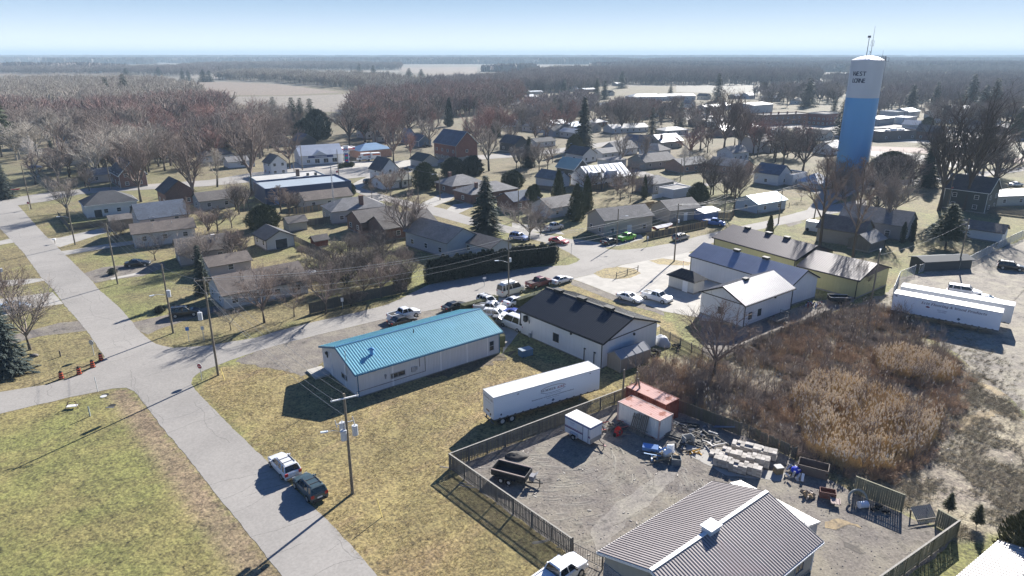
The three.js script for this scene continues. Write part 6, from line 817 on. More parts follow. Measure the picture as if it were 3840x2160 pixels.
// woods: hundreds of bare trees that read as one mass
{
  const r = rng(404), mk = (s, o) => { const g = growTree(s, o); return mergeGeometries([g.trunk, g.crown]); };
  const F = [mk(501, { H: 15, tr: 0.3, fork: 0.3, limbs: 6, spread: 0.6, n2: 5, n3: 3, n4: 2, thick: 2.6, up: 0.5 }), mk(502, { H: 15, tr: 0.3, fork: 0.25, limbs: 8, spread: 0.65, leader: true, n2: 4, n3: 3, n4: 2, thick: 2.6 }), mk(503, { H: 13, tr: 0.3, fork: 0.22, limbs: 6, spread: 0.85, n2: 5, n3: 3, n4: 2, thick: 2.8 })];
  const WHITEM = new THREE.MeshStandardMaterial({ color: 0xffffff, roughness: 0.95 });
  const pal = { brown: [C(0.2, 0.16, 0.135), C(0.23, 0.165, 0.14), C(0.25, 0.155, 0.135)], pale: [C(0.38, 0.335, 0.28), C(0.32, 0.285, 0.24), C(0.26, 0.22, 0.19)], mauve: [C(0.24, 0.195, 0.185), C(0.28, 0.24, 0.22), C(0.2, 0.17, 0.16)] };
  const wood = (poly, n, p, hs, label) => { const pts = scatter(poly, n, r); F.forEach((g, k) => instanced('wood', g, WHITEM, pts.filter((_, i) => i % 3 === k).map((q) => { const s = rr(hs * 0.8, hs * 1.2, r) / 15; return [q[0], -0.3, q[1], r() * 6.28, s * rr(0.9, 1.3, r), s, 0, pal[p][Math.floor(r() * 3)]]; }), label, 'wood')); };
  wood(P2(-393.6,-515.9,-636,-843,-628,-945,-522,-945,-428,-881,-338,-746,-275,-636,-256,-534,-270.6,-483.2,-301.4,-454.3), 2600, 'pale', 17, 'pale grey bare wood on the left');
  wood(P2(-289,-375.1,-393.6,-515.9,-301.4,-454.3,-270.6,-483.2,-256,-534,-242.3,-574,-203.8,-515.9,-197.6,-441.1,-186.1,-375.1,-200.5,-365.9,-251.1,-416.7,-263.1,-394.8), 900, 'brown', 16, 'brown bare trees along the near edge of the left wood');
  wood(P2(-155.9,-312,-167,-365.9,-159,-405.5,-138.9,-375.1,-128.8,-325.8,-133.5,-293.3), 90, 'brown', 13, 'bare trees between the blue roofed house and the warehouse');
  wood(P2(-543,-1286,-384,-1171,-191,-881,-125,-776,-120,-945,-195,-1137,-306,-1286,-544,-1536), 1300, 'pale', 16, 'pale bare tree belt between the fields');
  wood(P2(-111.8,-483.2,-136,-620,-114,-705,-61,-792,6,-843,11,-636,-11.5,-534,-51.5,-483.2,-81.8,-468.3), 900, 'brown', 16, 'brown bare trees above the chapel');
  wood(P2(-115,-902,8,-1189,137,-1286,147,-1046,72,-843,5,-808,-60,-776), 2000, 'mauve', 17, 'hazy bare trees in the middle distance');
  wood(P2(0.5,-405.5,3.5,-515.9,47,-636,76,-636,61.9,-515.9,22.4,-428.5), 200, 'mauve', 13, 'bare garden trees in the middle blocks');
  wood(P2(1,-1189,104,-1665,397,-1738,634,-1478,463,-1075,270,-1046,127,-1075), 4200, 'mauve', 19, 'broad hazy wood behind the town');
  wood(P2(58.1,-483.2,90.1,-587.2,121.9,-523,111.5,-477.1,75.3,-454.3), 130, 'brown', 11, 'row of bare trees before the car park');
  wood(P2(244.3,-483.2,410,-776,613,-969,690,-912,422.5,-553.3,396,-620,321.3,-574), 800, 'mauve', 15, 'hazy bare trees right of the water tower');
  wood(P2(258,-776,394,-912,374,-792,291,-636,240,-636), 130, 'mauve', 14, 'bare trees behind the town centre');
  wood(P2(511,-1189,774,-1375,1128,-1478,823,-1075,535,-945,420,-902), 1100, 'mauve', 15, 'scattered hazy trees on the right hand fields');
  wood(P2(830,-1777,1602,-2107,1416,-1860,747,-1598), 900, 'mauve', 18, 'row of trees across the pale right hand field');
  wood(P2(-1329,-1777,-1298,-1905,-1063,-2001,-944,-2107,-673,-1665,-664,-1478,-913,-1665,-1054,-1598), 1500, 'mauve', 17, 'hazy hedgerow wood round the far farms');
  wood(P2(-779,-1738,-719,-2001,-325,-2107,-386,-2504,-742,-2864,-1077,-2672,-979,-2107), 3200, 'mauve', 20, 'solid far wood beyond the fields');
  // the far wooded plain to the horizon: clumps of canopy
  const cl = new B(), rc = rng(9); for (let i = 0; i < 200; i++) { const a = rc() * 6.28, d = Math.sqrt(rc()) * 8, h = 8 + rc() * 6; const x = Math.cos(a) * d, z = Math.sin(a) * d; const w = 1 + rc() * 1.5, b = rc() * 3; cl.tri([x - w * Math.cos(b), 0, z - w * Math.sin(b)], [x + w * Math.cos(b), 0, z + w * Math.sin(b)], [x + (rc() - 0.5), h, z + (rc() - 0.5)]); cl.tri([x - w * Math.cos(b), h * 0.3, z - w * Math.sin(b)], [x + w * Math.cos(b), h * 0.4, z + w * Math.sin(b)], [x + (rc() - 0.5) * 3, h * 1.05, z + (rc() - 0.5) * 3]); }
  const cg = cl.geo(), band = (z0, z1, n, hs, gap) => { const out = []; for (let i = 0; i < n; i++) { const z = -lerp(z0, z1, r()), x = (r() - 0.5) * 2.1 * -z * 0.85; if (fbm(x * 0.0013 + 3, z * 0.0013, 3) < gap) continue; out.push([x, -0.5, z, r() * 6.28, rr(3.5, 7, r), rr(0.8, 1.25, r) * hs / 12, 0, pal.mauve[Math.floor(r() * 3)]]); } return out; };
  instanced('far_wood', cg, WHITEM, [...band(1900, 3200, 5200, 17, 0.5), ...band(3200, 6000, 8000, 22, 0.45), ...band(6000, 9500, 7000, 30, 0.4)], 'wooded plain fading to the horizon', 'wood');
}
// ---------- water tower ----------
{
  const p = [128.5,-259.8], HH = 40.2, r = 5.55, t = thing('water_tower', 'tall cylindrical water tower with pale top and sky blue lower shaft', 'water tower', [p[0], 0, p[1]]);
  const cyl = (y0, y1, rad, m, name) => { const g = new THREE.CylinderGeometry(rad, rad, y1 - y0, 72, 1, true); g.translate(0, (y0 + y1) / 2, 0); return mesh(name, g, m, t); };
  const split = 27.2, BL = M(0.12, 0.42, 0.8, { roughness: 0.45, map: T.grime }), WH = M(0.62, 0.66, 0.72, { roughness: 0.5, map: T.grime });
  cyl(0, split, r, BL, 'lower_shaft'); cyl(split, HH, r, WH, 'upper_shaft');
  const dome = new THREE.SphereGeometry(11.2, 48, 8, 0, Math.PI * 2, 0, Math.asin(r / 11.2)); dome.translate(0, HH - Math.sqrt(11.2 ** 2 - r ** 2), 0); mesh('domed_roof', dome, M(0.72, 0.72, 0.72, { roughness: 0.5 }), t);
  const dk = M(0.12, 0.13, 0.15), rail = new B(); for (let i = 0; i < 14; i++) { const a = -0.9 + i * 0.16, x = Math.cos(a) * r, z = Math.sin(a) * r, a2 = a + 0.16; rail.beam([x, HH - 0.2, z], [x, HH + 1.4, z], 0.08, 0.08); for (const y of [0.7, 1.35]) rail.beam([x, HH + y, z], [Math.cos(a2) * r, HH + y, Math.sin(a2) * r], 0.07, 0.07); } rail.box(r - 0.2, r + 1.4, HH - 0.5, HH - 0.4, -1, 1); for (const [x, z] of [[r + 1.35, -0.95], [r + 1.35, 0.95], [r + 0.3, 0.95]]) rail.box(x - 0.05, x + 0.05, HH - 0.4, HH + 0.9, z - 0.05, z + 0.05); rail.box(r + 0.2, r + 1.4, HH + 0.8, HH + 0.9, 0.9, 1).box(r + 1.3, r + 1.4, HH + 0.8, HH + 0.9, -1, 1); mesh('guard_rail', rail, dk, t);
  const lad = new B(); for (const z of [-0.3, 0.3]) lad.box(r + 0.25, r + 0.33, 3, HH, z - 0.04, z + 0.04); for (let y = 3.5; y < HH; y += 0.6) lad.box(r + 0.25, r + 0.33, y, y + 0.05, -0.3, 0.3); for (let y = 4; y < HH; y += 1.6) { for (let i = 0; i < 8; i++) { const a = -1.5 + i * 0.375, b = a + 0.375; lad.beam([r + 0.35 + 0.55 * Math.cos(a), y, 0.5 * Math.sin(a)], [r + 0.35 + 0.55 * Math.cos(b), y, 0.5 * Math.sin(b)], 0.06, 0.06); } lad.box(r - 0.05, r + 0.3, y, y + 0.06, -0.03, 0.03); } for (const a of [-1, 0, 1]) lad.box(r + 0.35 + 0.55 * Math.cos(a) - 0.03, r + 0.35 + 0.55 * Math.cos(a) + 0.03, 4, HH - 0.5, 0.5 * Math.sin(a) - 0.03, 0.5 * Math.sin(a) + 0.03); mesh('caged_ladder', lad, dk, t);
  const m1 = new B(); m1.cyl([0, HH + 1, 0], [0, HH + 8.2, 0], 0.14, 0.1, 8).cyl([0, HH + 7.6, 0], [0, HH + 8.3, 0], 0.55, 0.5, 10); const a1 = mesh('antenna_mast', m1, dk, t); a1.position.set(-0.9, 0, 0); const m2 = new B(); m2.cyl([0, HH + 1, 0], [0, HH + 11.5, 0], 0.11, 0.04, 8).box(-0.5, -0.42, HH + 4.8, HH + 6.6, -0.04, 0.04).box(0.45, 0.53, HH + 4.8, HH + 6.6, -0.04, 0.04).box(-0.5, 0.53, HH + 6.55, HH + 6.63, -0.04, 0.04).box(-0.5, 0.53, HH + 4.8, HH + 4.88, -0.04, 0.04).beam([0, HH + 3.4, 0], [-0.9, HH + 1.2, 0], 0.08, 0.08).beam([0, HH + 2.4, 0], [-0.9, HH + 3.2, 0], 0.08, 0.08); const a2 = mesh('antenna_mast', m2, dk, t); a2.position.set(0.4, 0, 0.3); const m3 = new B(); m3.cyl([0, HH - 0.5, 0], [0, HH + 3.4, 0], 0.07, 0.03, 6); const a3 = mesh('antenna_mast', m3, dk, t); a3.position.set(3.6, 0, 2.5);
  const font = await new FontLoader().loadAsync('fonts/droid/droid_sans_bold.typeface.json'), ink = M(0.02, 0.03, 0.07, { roughness: 0.6 }), face = Math.atan2(-p[0], -p[1]); // towards the street
  [['WEST', 34.9], ['LORNE', 32.5]].forEach(([w, y]) => { const W = 4.6, n = w.length; [...w].forEach((ch, i) => { const g = new TextGeometry(ch, { font, size: 1.5, depth: 0.04, curveSegments: 4 }); g.computeBoundingBox(); const cw = g.boundingBox.max.x - g.boundingBox.min.x, x0 = -W / 2 + (i + 0.5) * W / n - cw / 2 - g.boundingBox.min.x; const P = g.attributes.position; for (let k = 0; k < P.count; k++) { const a = face - 0.4 + (P.getX(k) + x0) / r, rad = r + 0.01 + P.getZ(k); P.setXYZ(k, Math.sin(a) * rad, P.getY(k) + y, Math.cos(a) * rad); } g.computeVertexNormals(); mesh('letter', g, ink, t); }); });
}
// ---------- utility poles and wires ----------
const POLES = {};
function pole(id, p, h, label, o = {}) {
  const t = thing('utility_pole', label, 'pole', [p[0], 0, p[1]], o.yaw ?? 0.66); const b = new B(); b.cyl([0, -0.3, 0], [o.lean ?? 0, h, 0], 0.17, 0.11, 10); mesh('shaft', b, POLEW, t); POLES[id] = { p, h, yaw: o.yaw ?? 0.66 };
  if (o.arm) { const a = new B(); a.box(-o.arm / 2, o.arm / 2, h - 0.5, h - 0.38, 0.1, 0.22); mesh('cross_arm', a, o.white ? WHITE : POLEW, t); for (const x of [-o.arm / 2 + 0.1, o.arm / 2 - 0.1]) { const c = new B(); c.cyl([x, h - 0.38, 0.16], [x, h - 0.12, 0.16], 0.05, 0.035, 6); mesh('insulator', c, M(0.4, 0.4, 0.4), t); } }
  for (const [x, z, y] of o.cans ?? []) { const c = new B(); c.cyl([x, y, z], [x, y + 0.95, z], 0.3, 0.3, 12).cyl([x, y + 0.95, z], [x, y + 1.05, z], 0.33, 0.28, 12).cyl([x, y + 1.05, z], [x, y + 1.3, z], 0.05, 0.04, 6); mesh('transformer', c, M(0.52, 0.54, 0.56, { roughness: 0.5 }), t); }
  if (o.switches) for (const x of [-0.95, 0.75]) { const c = new B(); c.box(Math.min(0, x), Math.max(0, x), h - 3.15, h - 3.08, -0.03, 0.03).cyl([x, h - 3.4, 0], [x - 0.12, h - 2.65, 0], 0.06, 0.05, 6); mesh('fuse_switch', c, M(0.55, 0.55, 0.55), t); }
  if (o.lamp) { const [a, y] = o.lamp, c = new B(), d = [Math.cos(a), Math.sin(a)]; c.cyl([0, y, 0], [d[0] * 1.2, y + 0.45, d[1] * 1.2], 0.035, 0.03, 6).cyl([d[0] * 1.2, y + 0.45, d[1] * 1.2], [d[0] * 2.0, y + 0.5, d[1] * 2.0], 0.03, 0.03, 6); mesh('lamp_arm', c, GALV, t); const l = new B(); l.beam([d[0] * 1.8, y + 0.48, d[1] * 1.8], [d[0] * 2.5, y + 0.5, d[1] * 2.5], 0.26, 0.12); mesh('lamp_head', l, M(0.5, 0.55, 0.6), t); }
  if (o.box) { const c = new B(); c.box(0.12, 0.5, o.box, o.box + 0.7, -0.2, 0.2); mesh('equipment_box', c, M(0.6, 0.62, 0.64), t); }
  return t;
}
pole('p1', [-16.13,-58.75], 11.26, 'foreground wooden pole with white cross arm and three grey transformers', { arm: 2.7, white: true, cans: [[0.75, 0.1, 6.6], [-0.45, 0.35, 6.5], [-0.3, -0.5, 6.9]], switches: true, lamp: [3.3, 7.0], yaw: 0.5 });
pole('p2', [-40.7,-85.7], 14.29, 'tall wooden pole beside the stop sign at the crossroads', { arm: 2.4, cans: [[-1.1, 0.1, 8.4]], yaw: 0.3 });
pole('p3', [-54,-100.8], 11.52, 'wooden pole with street lamp and white transformer by the crossroads driveway', { lamp: [3.0, 6.4], cans: [[0.25, 0.3, 6.2]] });
pole('p4', [-76.4,-125.6], 11.99, 'wooden pole on the lawn beside the black sedan'); pole('p5', [-102,-154.3], 11.72, 'wooden pole with lamp beside the fenced garden', { lamp: [3.2, 6.5] }); pole('p6', [-138.3,-193.4], 12.75, 'wooden pole at the county road stop sign');
pole('p7', [-132.7,-224.8], 9.55, 'wooden pole behind the white hip bungalow'); pole('p8', [-0.6,-115.9], 11.82, 'wooden street pole with lamp beside the camper van', { lamp: [3.6, 7.2], box: 7.3, arm: 1.6 }); pole('p9', [34.8,-140.7], 12.63, 'tall wooden pole on the grass island of the concrete lot', { arm: 1.8, box: 8.5 });
pole('p10', [24.5,-154.6], 8.51, 'wooden pole beside the green pickup', { lamp: [0.4, 6.2] }); pole('p11', [55.5,-175.3], 7.80, 'wooden pole by the garden fence corner', { arm: 1.8 }); pole('p12', [69.9,-175.3], 9.25, 'wooden pole beside the brown roofed workshop', { arm: 1.8 });
pole('p13', [64.8,-115.9], 9.23, 'wooden pole in front of the lower yellow wing', { lamp: [-0.4, 8.6] }); pole('p14', [92.8,-135.8], 10.55, 'wooden pole with ball lamp beside the bushy pine', { box: 8.4 }); pole('p15', [-22,-206.5], 8.38, 'wooden pole with street lamp before the brick ranch', { lamp: [3.2, 7.6] });
pole('p16', [-33.6,-221.3], 8.14, 'wooden pole beside the largest round cedar'); pole('p17', [-26.9,-193.9], 6.34, 'short wooden pole behind the wide bare tree'); pole('p18', [-80.6,-263.6], 9.81, 'wooden pole at the gas station corner'); pole('p19', [-62.7,-247.4], 9.97, 'wooden pole in front of the gas station forecourt');
pole('p20', [1.7,-180.4], 7.88, 'wooden pole beside the dark brick house'); pole('p21', [124.8,-192.9], 9.14, 'wooden pole beside the far stop sign', { arm: 1.6 }); pole('p22', [81.4,-180.4], 7.24, 'leaning wooden pole among the maples', { lean: 0.6 }); pole('p23', [-96.1,-122.3], 5.72, 'wooden pole with meter box on the left edge', { box: 3.4 }); pole('p24', [58.8,-238.3], 7.87, 'wooden pole on the side street by the birch'); pole('p25', [51.2,-360.6], 9.26, 'far wooden pole by the long low ranch'); pole('p26', [85.1,-396.9], 8.38, 'far wooden pole right of the narrow cypress'); pole('p27', [23,-293.3], 6.01, 'wooden street lamp pole by the white gable house', { lamp: [0.4, 6] }); pole('p28', [99.8,-345.5], 7.18, 'far wooden pole before the great maples'); pole('p29', [243.5,-436], 8.19, 'far pole behind the dark brick store'); pole('p30', [-82.4,-258.9], 7.15, 'thin pole beside the bare forecourt tree'); pole('p31', [160.4,-293.3], 4.35, 'pole beside the railway bed', { arm: 2 });
function wires(a, b, offs, sag, label, end) { // strands between two poles
  const A = POLES[a], D = typeof b === 'string' ? POLES[b] : { p: b, h: end }, t = thing('overhead_wires', label, 'wires', [0, 0, 0]);
  for (const [s, dy] of offs) { const w = new B(), dx = D.p[0] - A.p[0], dz = D.p[1] - A.p[1], L = Math.hypot(dx, dz), nx = -dz / L * s, nz = dx / L * s; let q = null; const n = 12; for (let i = 0; i <= n; i++) { const f = i / n, e = [A.p[0] + dx * f + nx, lerp(A.h - dy, D.h - dy, f) - sag * 4 * f * (1 - f), A.p[1] + dz * f + nz]; if (q) w.cyl(q, e, 0.017, 0.017, 4, false); q = e; } mesh('wire', w, M(0.3, 0.3, 0.3, { roughness: 0.6 }), t); }
}
const three = [[-1.1, 0.3], [0, 0.05], [1.1, 0.3], [0.1, 2.6]];
wires('p1', 'p2', three, 1.1, 'power lines from the foreground pole to the crossroads pole'); wires('p2', 'p3', [[0, 0.4], [0.2, 2.4]], 0.4, 'wires between the two crossroads poles'); wires('p3', 'p4', [[0, 0.2], [0.2, 1.5], [-0.2, 2]], 0.6, 'wires from the crossroads lamp pole up the left street'); wires('p4', 'p5', [[0, 0.2], [0.2, 1.5], [-0.2, 2]], 0.6, 'wires along the left street past the fenced garden'); wires('p5', 'p6', [[0, 0.2], [0.2, 1.5]], 0.6, 'wires at the far end of the left street');
wires('p2', 'p8', [[-0.6, 0.3], [0, 0.1], [0.6, 0.3], [0.1, 2.2], [-0.1, 3.2]], 1.5, 'wires along the cross street over the cedar hedge'); wires('p8', 'p9', [[-0.6, 0.2], [0, 0.05], [0.6, 0.2], [0.1, 1.8], [-0.1, 2.6]], 1.2, 'wires from the camper van pole to the lot island pole'); wires('p9', 'p11', [[-0.6, 0.2], [0.6, 0.2], [0.1, 2]], 0.8, 'wires from the lot island pole to the fence corner pole'); wires('p9', 'p12', [[-0.6, 0.2], [0.6, 0.2], [0, 2.4]], 1.0, 'wires from the lot island pole along the street'); wires('p12', 'p22', [[-0.6, 0.2], [0.6, 0.2]], 0.6, 'wires from the brown workshop pole to the leaning pole'); wires('p9', 'p10', [[0, 1.6]], 0.5, 'single wire to the green pickup pole'); wires('p12', 'p31', [[-0.8, 0.2], [0, 0.1], [0.8, 0.2]], 1.6, 'wires past the water tower to the railway pole'); wires('p15', 'p16', [[0, 0.3]], 0.5, 'wire from the brick ranch pole to the cedar pole'); wires('p13', 'p14', [[0, 0.6]], 0.8, 'wire from the yellow wing pole to the ball lamp pole');
// lattice masts
function lattice(p, h, w, label) { const t = thing('lattice_mast', label, 'mast', [p[0], 0, p[1]]), b = new B(), c = [[0, w], [w * 0.87, -w / 2], [-w * 0.87, -w / 2]]; for (const [x, z] of c) b.beam([x, 0, z], [x * 0.5, h, z * 0.5], 0.05, 0.05); const n = Math.round(h / (w * 2.4)); for (let i = 0; i < n; i++) for (let k = 0; k < 3; k++) { const [x0, z0] = c[k], [x1, z1] = c[(k + 1) % 3], f = 1 - 0.5 * i / n, g = 1 - 0.5 * (i + 1) / n; b.beam([x0 * f, i * h / n, z0 * f], [x1 * g, (i + 1) * h / n, z1 * g], 0.035, 0.035); } mesh('lattice', b, M(0.45, 0.45, 0.45), t); const a = new B(); a.box(-1.2, 1.2, h - 0.6, h - 0.56, -0.03, 0.03).box(-0.5, 0.5, h - 1.6, h - 1.56, -0.03, 0.03).cyl([0, h - 2, 0], [0, h + 1.5, 0], 0.03, 0.02, 6); mesh('aerial', a, M(0.4, 0.4, 0.4), t); }
lattice([-47.6,-179.9], 14.38, 0.28, 'thin lattice aerial mast behind the grey house with chimney'); lattice([499,-1375], 44.86, 2.2, 'tall distant lattice radio mast left of the water tower');
// ---------- vehicles ----------
const carCache = new Map();
function carGeos(k) {
  if (carCache.has(k)) return carCache.get(k);
  const S = { // x forward: length, width, height, belt, hood end x, cabin base back/front, roof back/front
    sedan: { L: 4.8, W: 1.82, H: 1.45, hood: 0.92, belt: 0.98, deck: 1.02, cb: -1.75, cf: 0.95, rb: -1.05, rf: 0.15 },
    suv: { L: 4.7, W: 1.88, H: 1.74, hood: 1.08, belt: 1.12, deck: 1.12, cb: -2.28, cf: 1.0, rb: -2.02, rf: 0.35 },
    wagon: { L: 4.9, W: 1.9, H: 1.66, hood: 1.0, belt: 1.06, deck: 1.06, cb: -2.35, cf: 1.1, rb: -1.95, rf: 0.4 },
    pickup: { L: 5.7, W: 1.98, H: 1.88, hood: 1.18, belt: 1.22, deck: 1.18, cb: -0.75, cf: 1.35, rb: -0.55, rf: 0.75, bed: true },
    capped: { L: 5.5, W: 1.95, H: 1.86, hood: 1.15, belt: 1.2, deck: 1.2, cb: -2.7, cf: 1.25, rb: -2.6, rf: 0.65 },
    van: { L: 5.4, W: 2.0, H: 2.35, hood: 1.3, belt: 1.35, deck: 1.35, cb: -2.66, cf: 1.95, rb: -2.55, rf: 1.15 },
  }[k];
  const { L, W, H: h, hood, belt, deck, cb, cf, rb, rf } = S, hl = L / 2, hw = W / 2, G = {};
  const st = [[-hl, 0.62, deck - 0.12], [-hl + 0.06, 0.86, deck - 0.05], [-hl + 0.3, 0.97, deck], [cb, 1, belt], [0, 1, belt], [cf, 0.99, belt], [cf + 0.35, 0.98, hood + 0.03], [hl - 0.55, 0.95, hood - 0.06], [hl - 0.15, 0.86, hood - 0.18], [hl, 0.62, hood - 0.34]].sort((a, b) => a[0] - b[0]);
  const ring = ([x, wf, yt]) => { const w = hw * wf, lo = x < -hl + 0.02 || x > hl - 0.02 ? 0.42 : 0.26; return [[w * 0.9, lo], [w, lo + 0.2], [w, yt - 0.2], [w * 0.97, yt - 0.07], [w * 0.88, yt], [0, yt + 0.03]].map(([z, y]) => [x, y, z]); };
  const b = new B(), rings = st.map(ring), mir = (q) => [q[0], q[1], -q[2]];
  for (let i = 0; i + 1 < rings.length; i++) { for (let j = 0; j < 5; j++) { const [a, c, d, e] = [rings[i][j], rings[i][j + 1], rings[i + 1][j + 1], rings[i + 1][j]]; b.quad(a, e, d, c); b.quad(mir(c), mir(d), mir(e), mir(a)); } b.quad(rings[i][0], mir(rings[i][0]), mir(rings[i + 1][0]), rings[i + 1][0]); }
  for (const [i, f] of [[0, 1], [rings.length - 1, 0]]) { const q = [...rings[i], ...rings[i].map(mir).reverse()]; for (let j = 1; j + 1 < q.length; j++) f ? b.tri(q[0], q[j], q[j + 1]) : b.tri(q[0], q[j + 1], q[j]); }
  G.body = b.geo();
  const wb = hw * 0.9, wr = hw * 0.74, y0 = belt - 0.02, y1 = h - 0.07, P = (x, y, z) => [x, y, z];
  const rfm = new B(), e = 0.05; rfm.quad(P(rb, y1, wr), P(rf, y1, wr), P(rf - 0.12, h, wr * 0.75), P(rb + 0.12, h, wr * 0.75)).quad(P(rf, y1, -wr), P(rb, y1, -wr), P(rb + 0.12, h, -wr * 0.75), P(rf - 0.12, h, -wr * 0.75)).quad(P(rb + 0.12, h, wr * 0.75), P(rf - 0.12, h, wr * 0.75), P(rf - 0.12, h, -wr * 0.75), P(rb + 0.12, h, -wr * 0.75)).quad(P(rf, y1, wr), P(rf, y1, -wr), P(rf - 0.12, h, -wr * 0.75), P(rf - 0.12, h, wr * 0.75)).quad(P(rb, y1, -wr), P(rb, y1, wr), P(rb + 0.12, h, wr * 0.75), P(rb + 0.12, h, -wr * 0.75));
  const beam = (x0, z0, x1, z1, w) => { rfm.beam([x0, y0, z0], [x1, y1 + 0.01, z1], w, 0.07); };
  for (const s of [1, -1]) { beam(cf, s * wb, rf, s * wr, 0.08); beam(cb, s * wb, rb, s * wr, 0.1); const m = (cb + cf) / 2; beam(m + 0.1, s * wb * 1.005, (rb + rf) / 2 + 0.15, s * wr * 1.005, 0.09); if (k !== 'sedan' && k !== 'pickup') beam(cb + 0.75, s * wb * 1.005, rb + 0.7, s * wr * 1.005, 0.12); }
  if (k === 'van' || k === 'capped') { }
  G.roof = rfm.geo();
  G.windshield = new B().quad(P(cf, y0, wb), P(cf, y0, -wb), P(rf, y1, -wr), P(rf, y1, wr)).geo(); G.rear_window = new B().quad(P(cb, y0, -wb), P(cb, y0, wb), P(rb, y1, wr), P(rb, y1, -wr)).geo();
  G.sideA = new B().quad(P(cb, y0, wb), P(cf, y0, wb), P(rf, y1, wr), P(rb, y1, wr)).geo(); G.sideB = new B().quad(P(cf, y0, -wb), P(cb, y0, -wb), P(rb, y1, -wr), P(rf, y1, -wr)).geo();
  const wr2 = k === 'pickup' || k === 'suv' || k === 'capped' ? 0.38 : 0.33, wh = new B(); wh.cyl([0, 0, -0.11], [0, 0, 0.11], wr2, wr2, 16); G.wheel = wh.geo(); const ri = new B(); ri.cyl([0, 0, -0.125], [0, 0, 0.125], wr2 * 0.62, wr2 * 0.62, 12); G.rim = ri.geo(); G.wr = wr2; G.wx = [L * 0.31, -L * 0.3]; G.wz = hw - 0.07;
  G.bumper = new B().box(-0.1, 0.1, 0.3, 0.52, -hw * 0.82, hw * 0.82).geo(); G.lamp = new B().box(-0.06, 0.06, -0.09, 0.1, -0.17, 0.17).geo(); G.plate = new B().box(-0.02, 0.02, -0.08, 0.08, -0.26, 0.26).geo(); G.mirror = new B().box(-0.07, 0.07, 0, 0.16, -0.13, 0.13).geo();
  G.S = S; if (S.bed) { G.bed = new B().box(-hl + 0.14, cb - 0.08, deck - 0.06, deck + 0.045, -hw * 0.8, hw * 0.8).geo(); G.rails = new B().box(-hl + 0.05, cb, deck - 0.02, deck + 0.12, hw * 0.8, hw * 0.95).box(-hl + 0.05, cb, deck - 0.02, deck + 0.12, -hw * 0.95, -hw * 0.8).box(-hl + 0.03, -hl + 0.14, deck - 0.02, deck + 0.118, -hw * 0.8, hw * 0.8).geo(); }
  if (k === 'suv' || k === 'wagon') G.rack = new B().box(rb + 0.3, rf - 0.3, h, h + 0.06, wr * 0.8, wr * 0.8 + 0.05).box(rb + 0.3, rf - 0.3, h, h + 0.06, -wr * 0.8 - 0.05, -wr * 0.8).box(rb + 0.7, rb + 0.76, h + 0.01, h + 0.05, -wr * 0.8, wr * 0.8).box(rf - 0.8, rf - 0.74, h + 0.01, h + 0.05, -wr * 0.8, wr * 0.8).geo();
  carCache.set(k, G); return G;
}
const RED = M(0.45, 0.02, 0.02, { roughness: 0.3 }), HEADL = M(0.6, 0.62, 0.65, { roughness: 0.2, metalness: 0.3 }), CHROME = M(0.5, 0.5, 0.52, { roughness: 0.25, metalness: 0.8 });
function car(kind, col, p, yaw, label, o = {}) {
  const G = carGeos(kind), { S } = G, t = thing({ pickup: 'pickup_truck', capped: 'pickup_truck', van: 'van', suv: 'suv', wagon: 'station_wagon', sedan: 'sedan' }[kind], label, { pickup: 'pickup', capped: 'pickup', van: 'van', suv: 'suv', wagon: 'car', sedan: 'car' }[kind], [p[0], o.y ?? 0.02, p[1]], yaw, o.group), paint = carPaint(...col);
  mesh('body', G.body, paint, t); mesh('roof', G.roof, o.roof ? carPaint(...o.roof) : paint, t);
  for (const w of ['windshield', 'rear_window']) mesh(w, G[w], GLASS, t); mesh('side_window', G.sideA, GLASS, t); mesh('side_window', G.sideB, GLASS, t);
  for (const x of G.wx) for (const s of [1, -1]) { const w = mesh('wheel', G.wheel, TYRE, t); w.position.set(x, G.wr, s * G.wz); mesh('rim', G.rim, RIM, w); }
  const hl = S.L / 2, hw = S.W / 2; for (const s of [1, -1]) { const a = mesh('headlight', G.lamp, HEADL, t); a.position.set(hl - 0.1, S.hood - 0.32, s * hw * 0.66); const c = mesh('taillight', G.lamp, RED, t); c.position.set(-hl + 0.05, S.deck - 0.2, s * hw * 0.78); if (kind === 'suv' || kind === 'wagon') c.scale.y = 1.7; const m = mesh('mirror', G.mirror, kind === 'pickup' ? BLACK : paint, t); m.position.set(S.cf - 0.25, S.belt - 0.02, s * (hw + 0.06)); }
  for (const x of [hl - 0.02, -hl + 0.02]) { const q = mesh('bumper', G.bumper, o.chrome ? CHROME : o.trim ? M(0.03, 0.03, 0.03) : paint, t); q.position.x = x; } const pl = mesh('licence_plate', G.plate, WHITE, t); pl.position.set(-hl - 0.03, 0.72, 0);
  if (G.bed) { mesh('bed', G.bed, o.cover ?? BLACK, t); mesh('bed_rails', G.rails, paint, t); } if (G.rack) mesh('roof_rack', G.rack, M(0.05, 0.05, 0.055), t); return t;
}
const YA = 2.28, YB = 0.7; // headings: up the left street, along the cross street
const CW = [0.74, 0.75, 0.76], CK = [0.012, 0.013, 0.016], CS = [0.42, 0.44, 0.46];
car('wagon', [0.7, 0.71, 0.72], [-24.29,-62.8], YA, 'white wagon parked on the foreground verge ahead of the teal one', { chrome: true }); car('suv', [0.045, 0.075, 0.085], [-20.49,-58.95], YA, 'dark teal suv parked on the foreground verge behind the white wagon', { trim: true });
car('pickup', CW, [3.89,-46.55], 0.75, 'white pickup cut off by the bottom edge near the gate', { cover: WHITE });
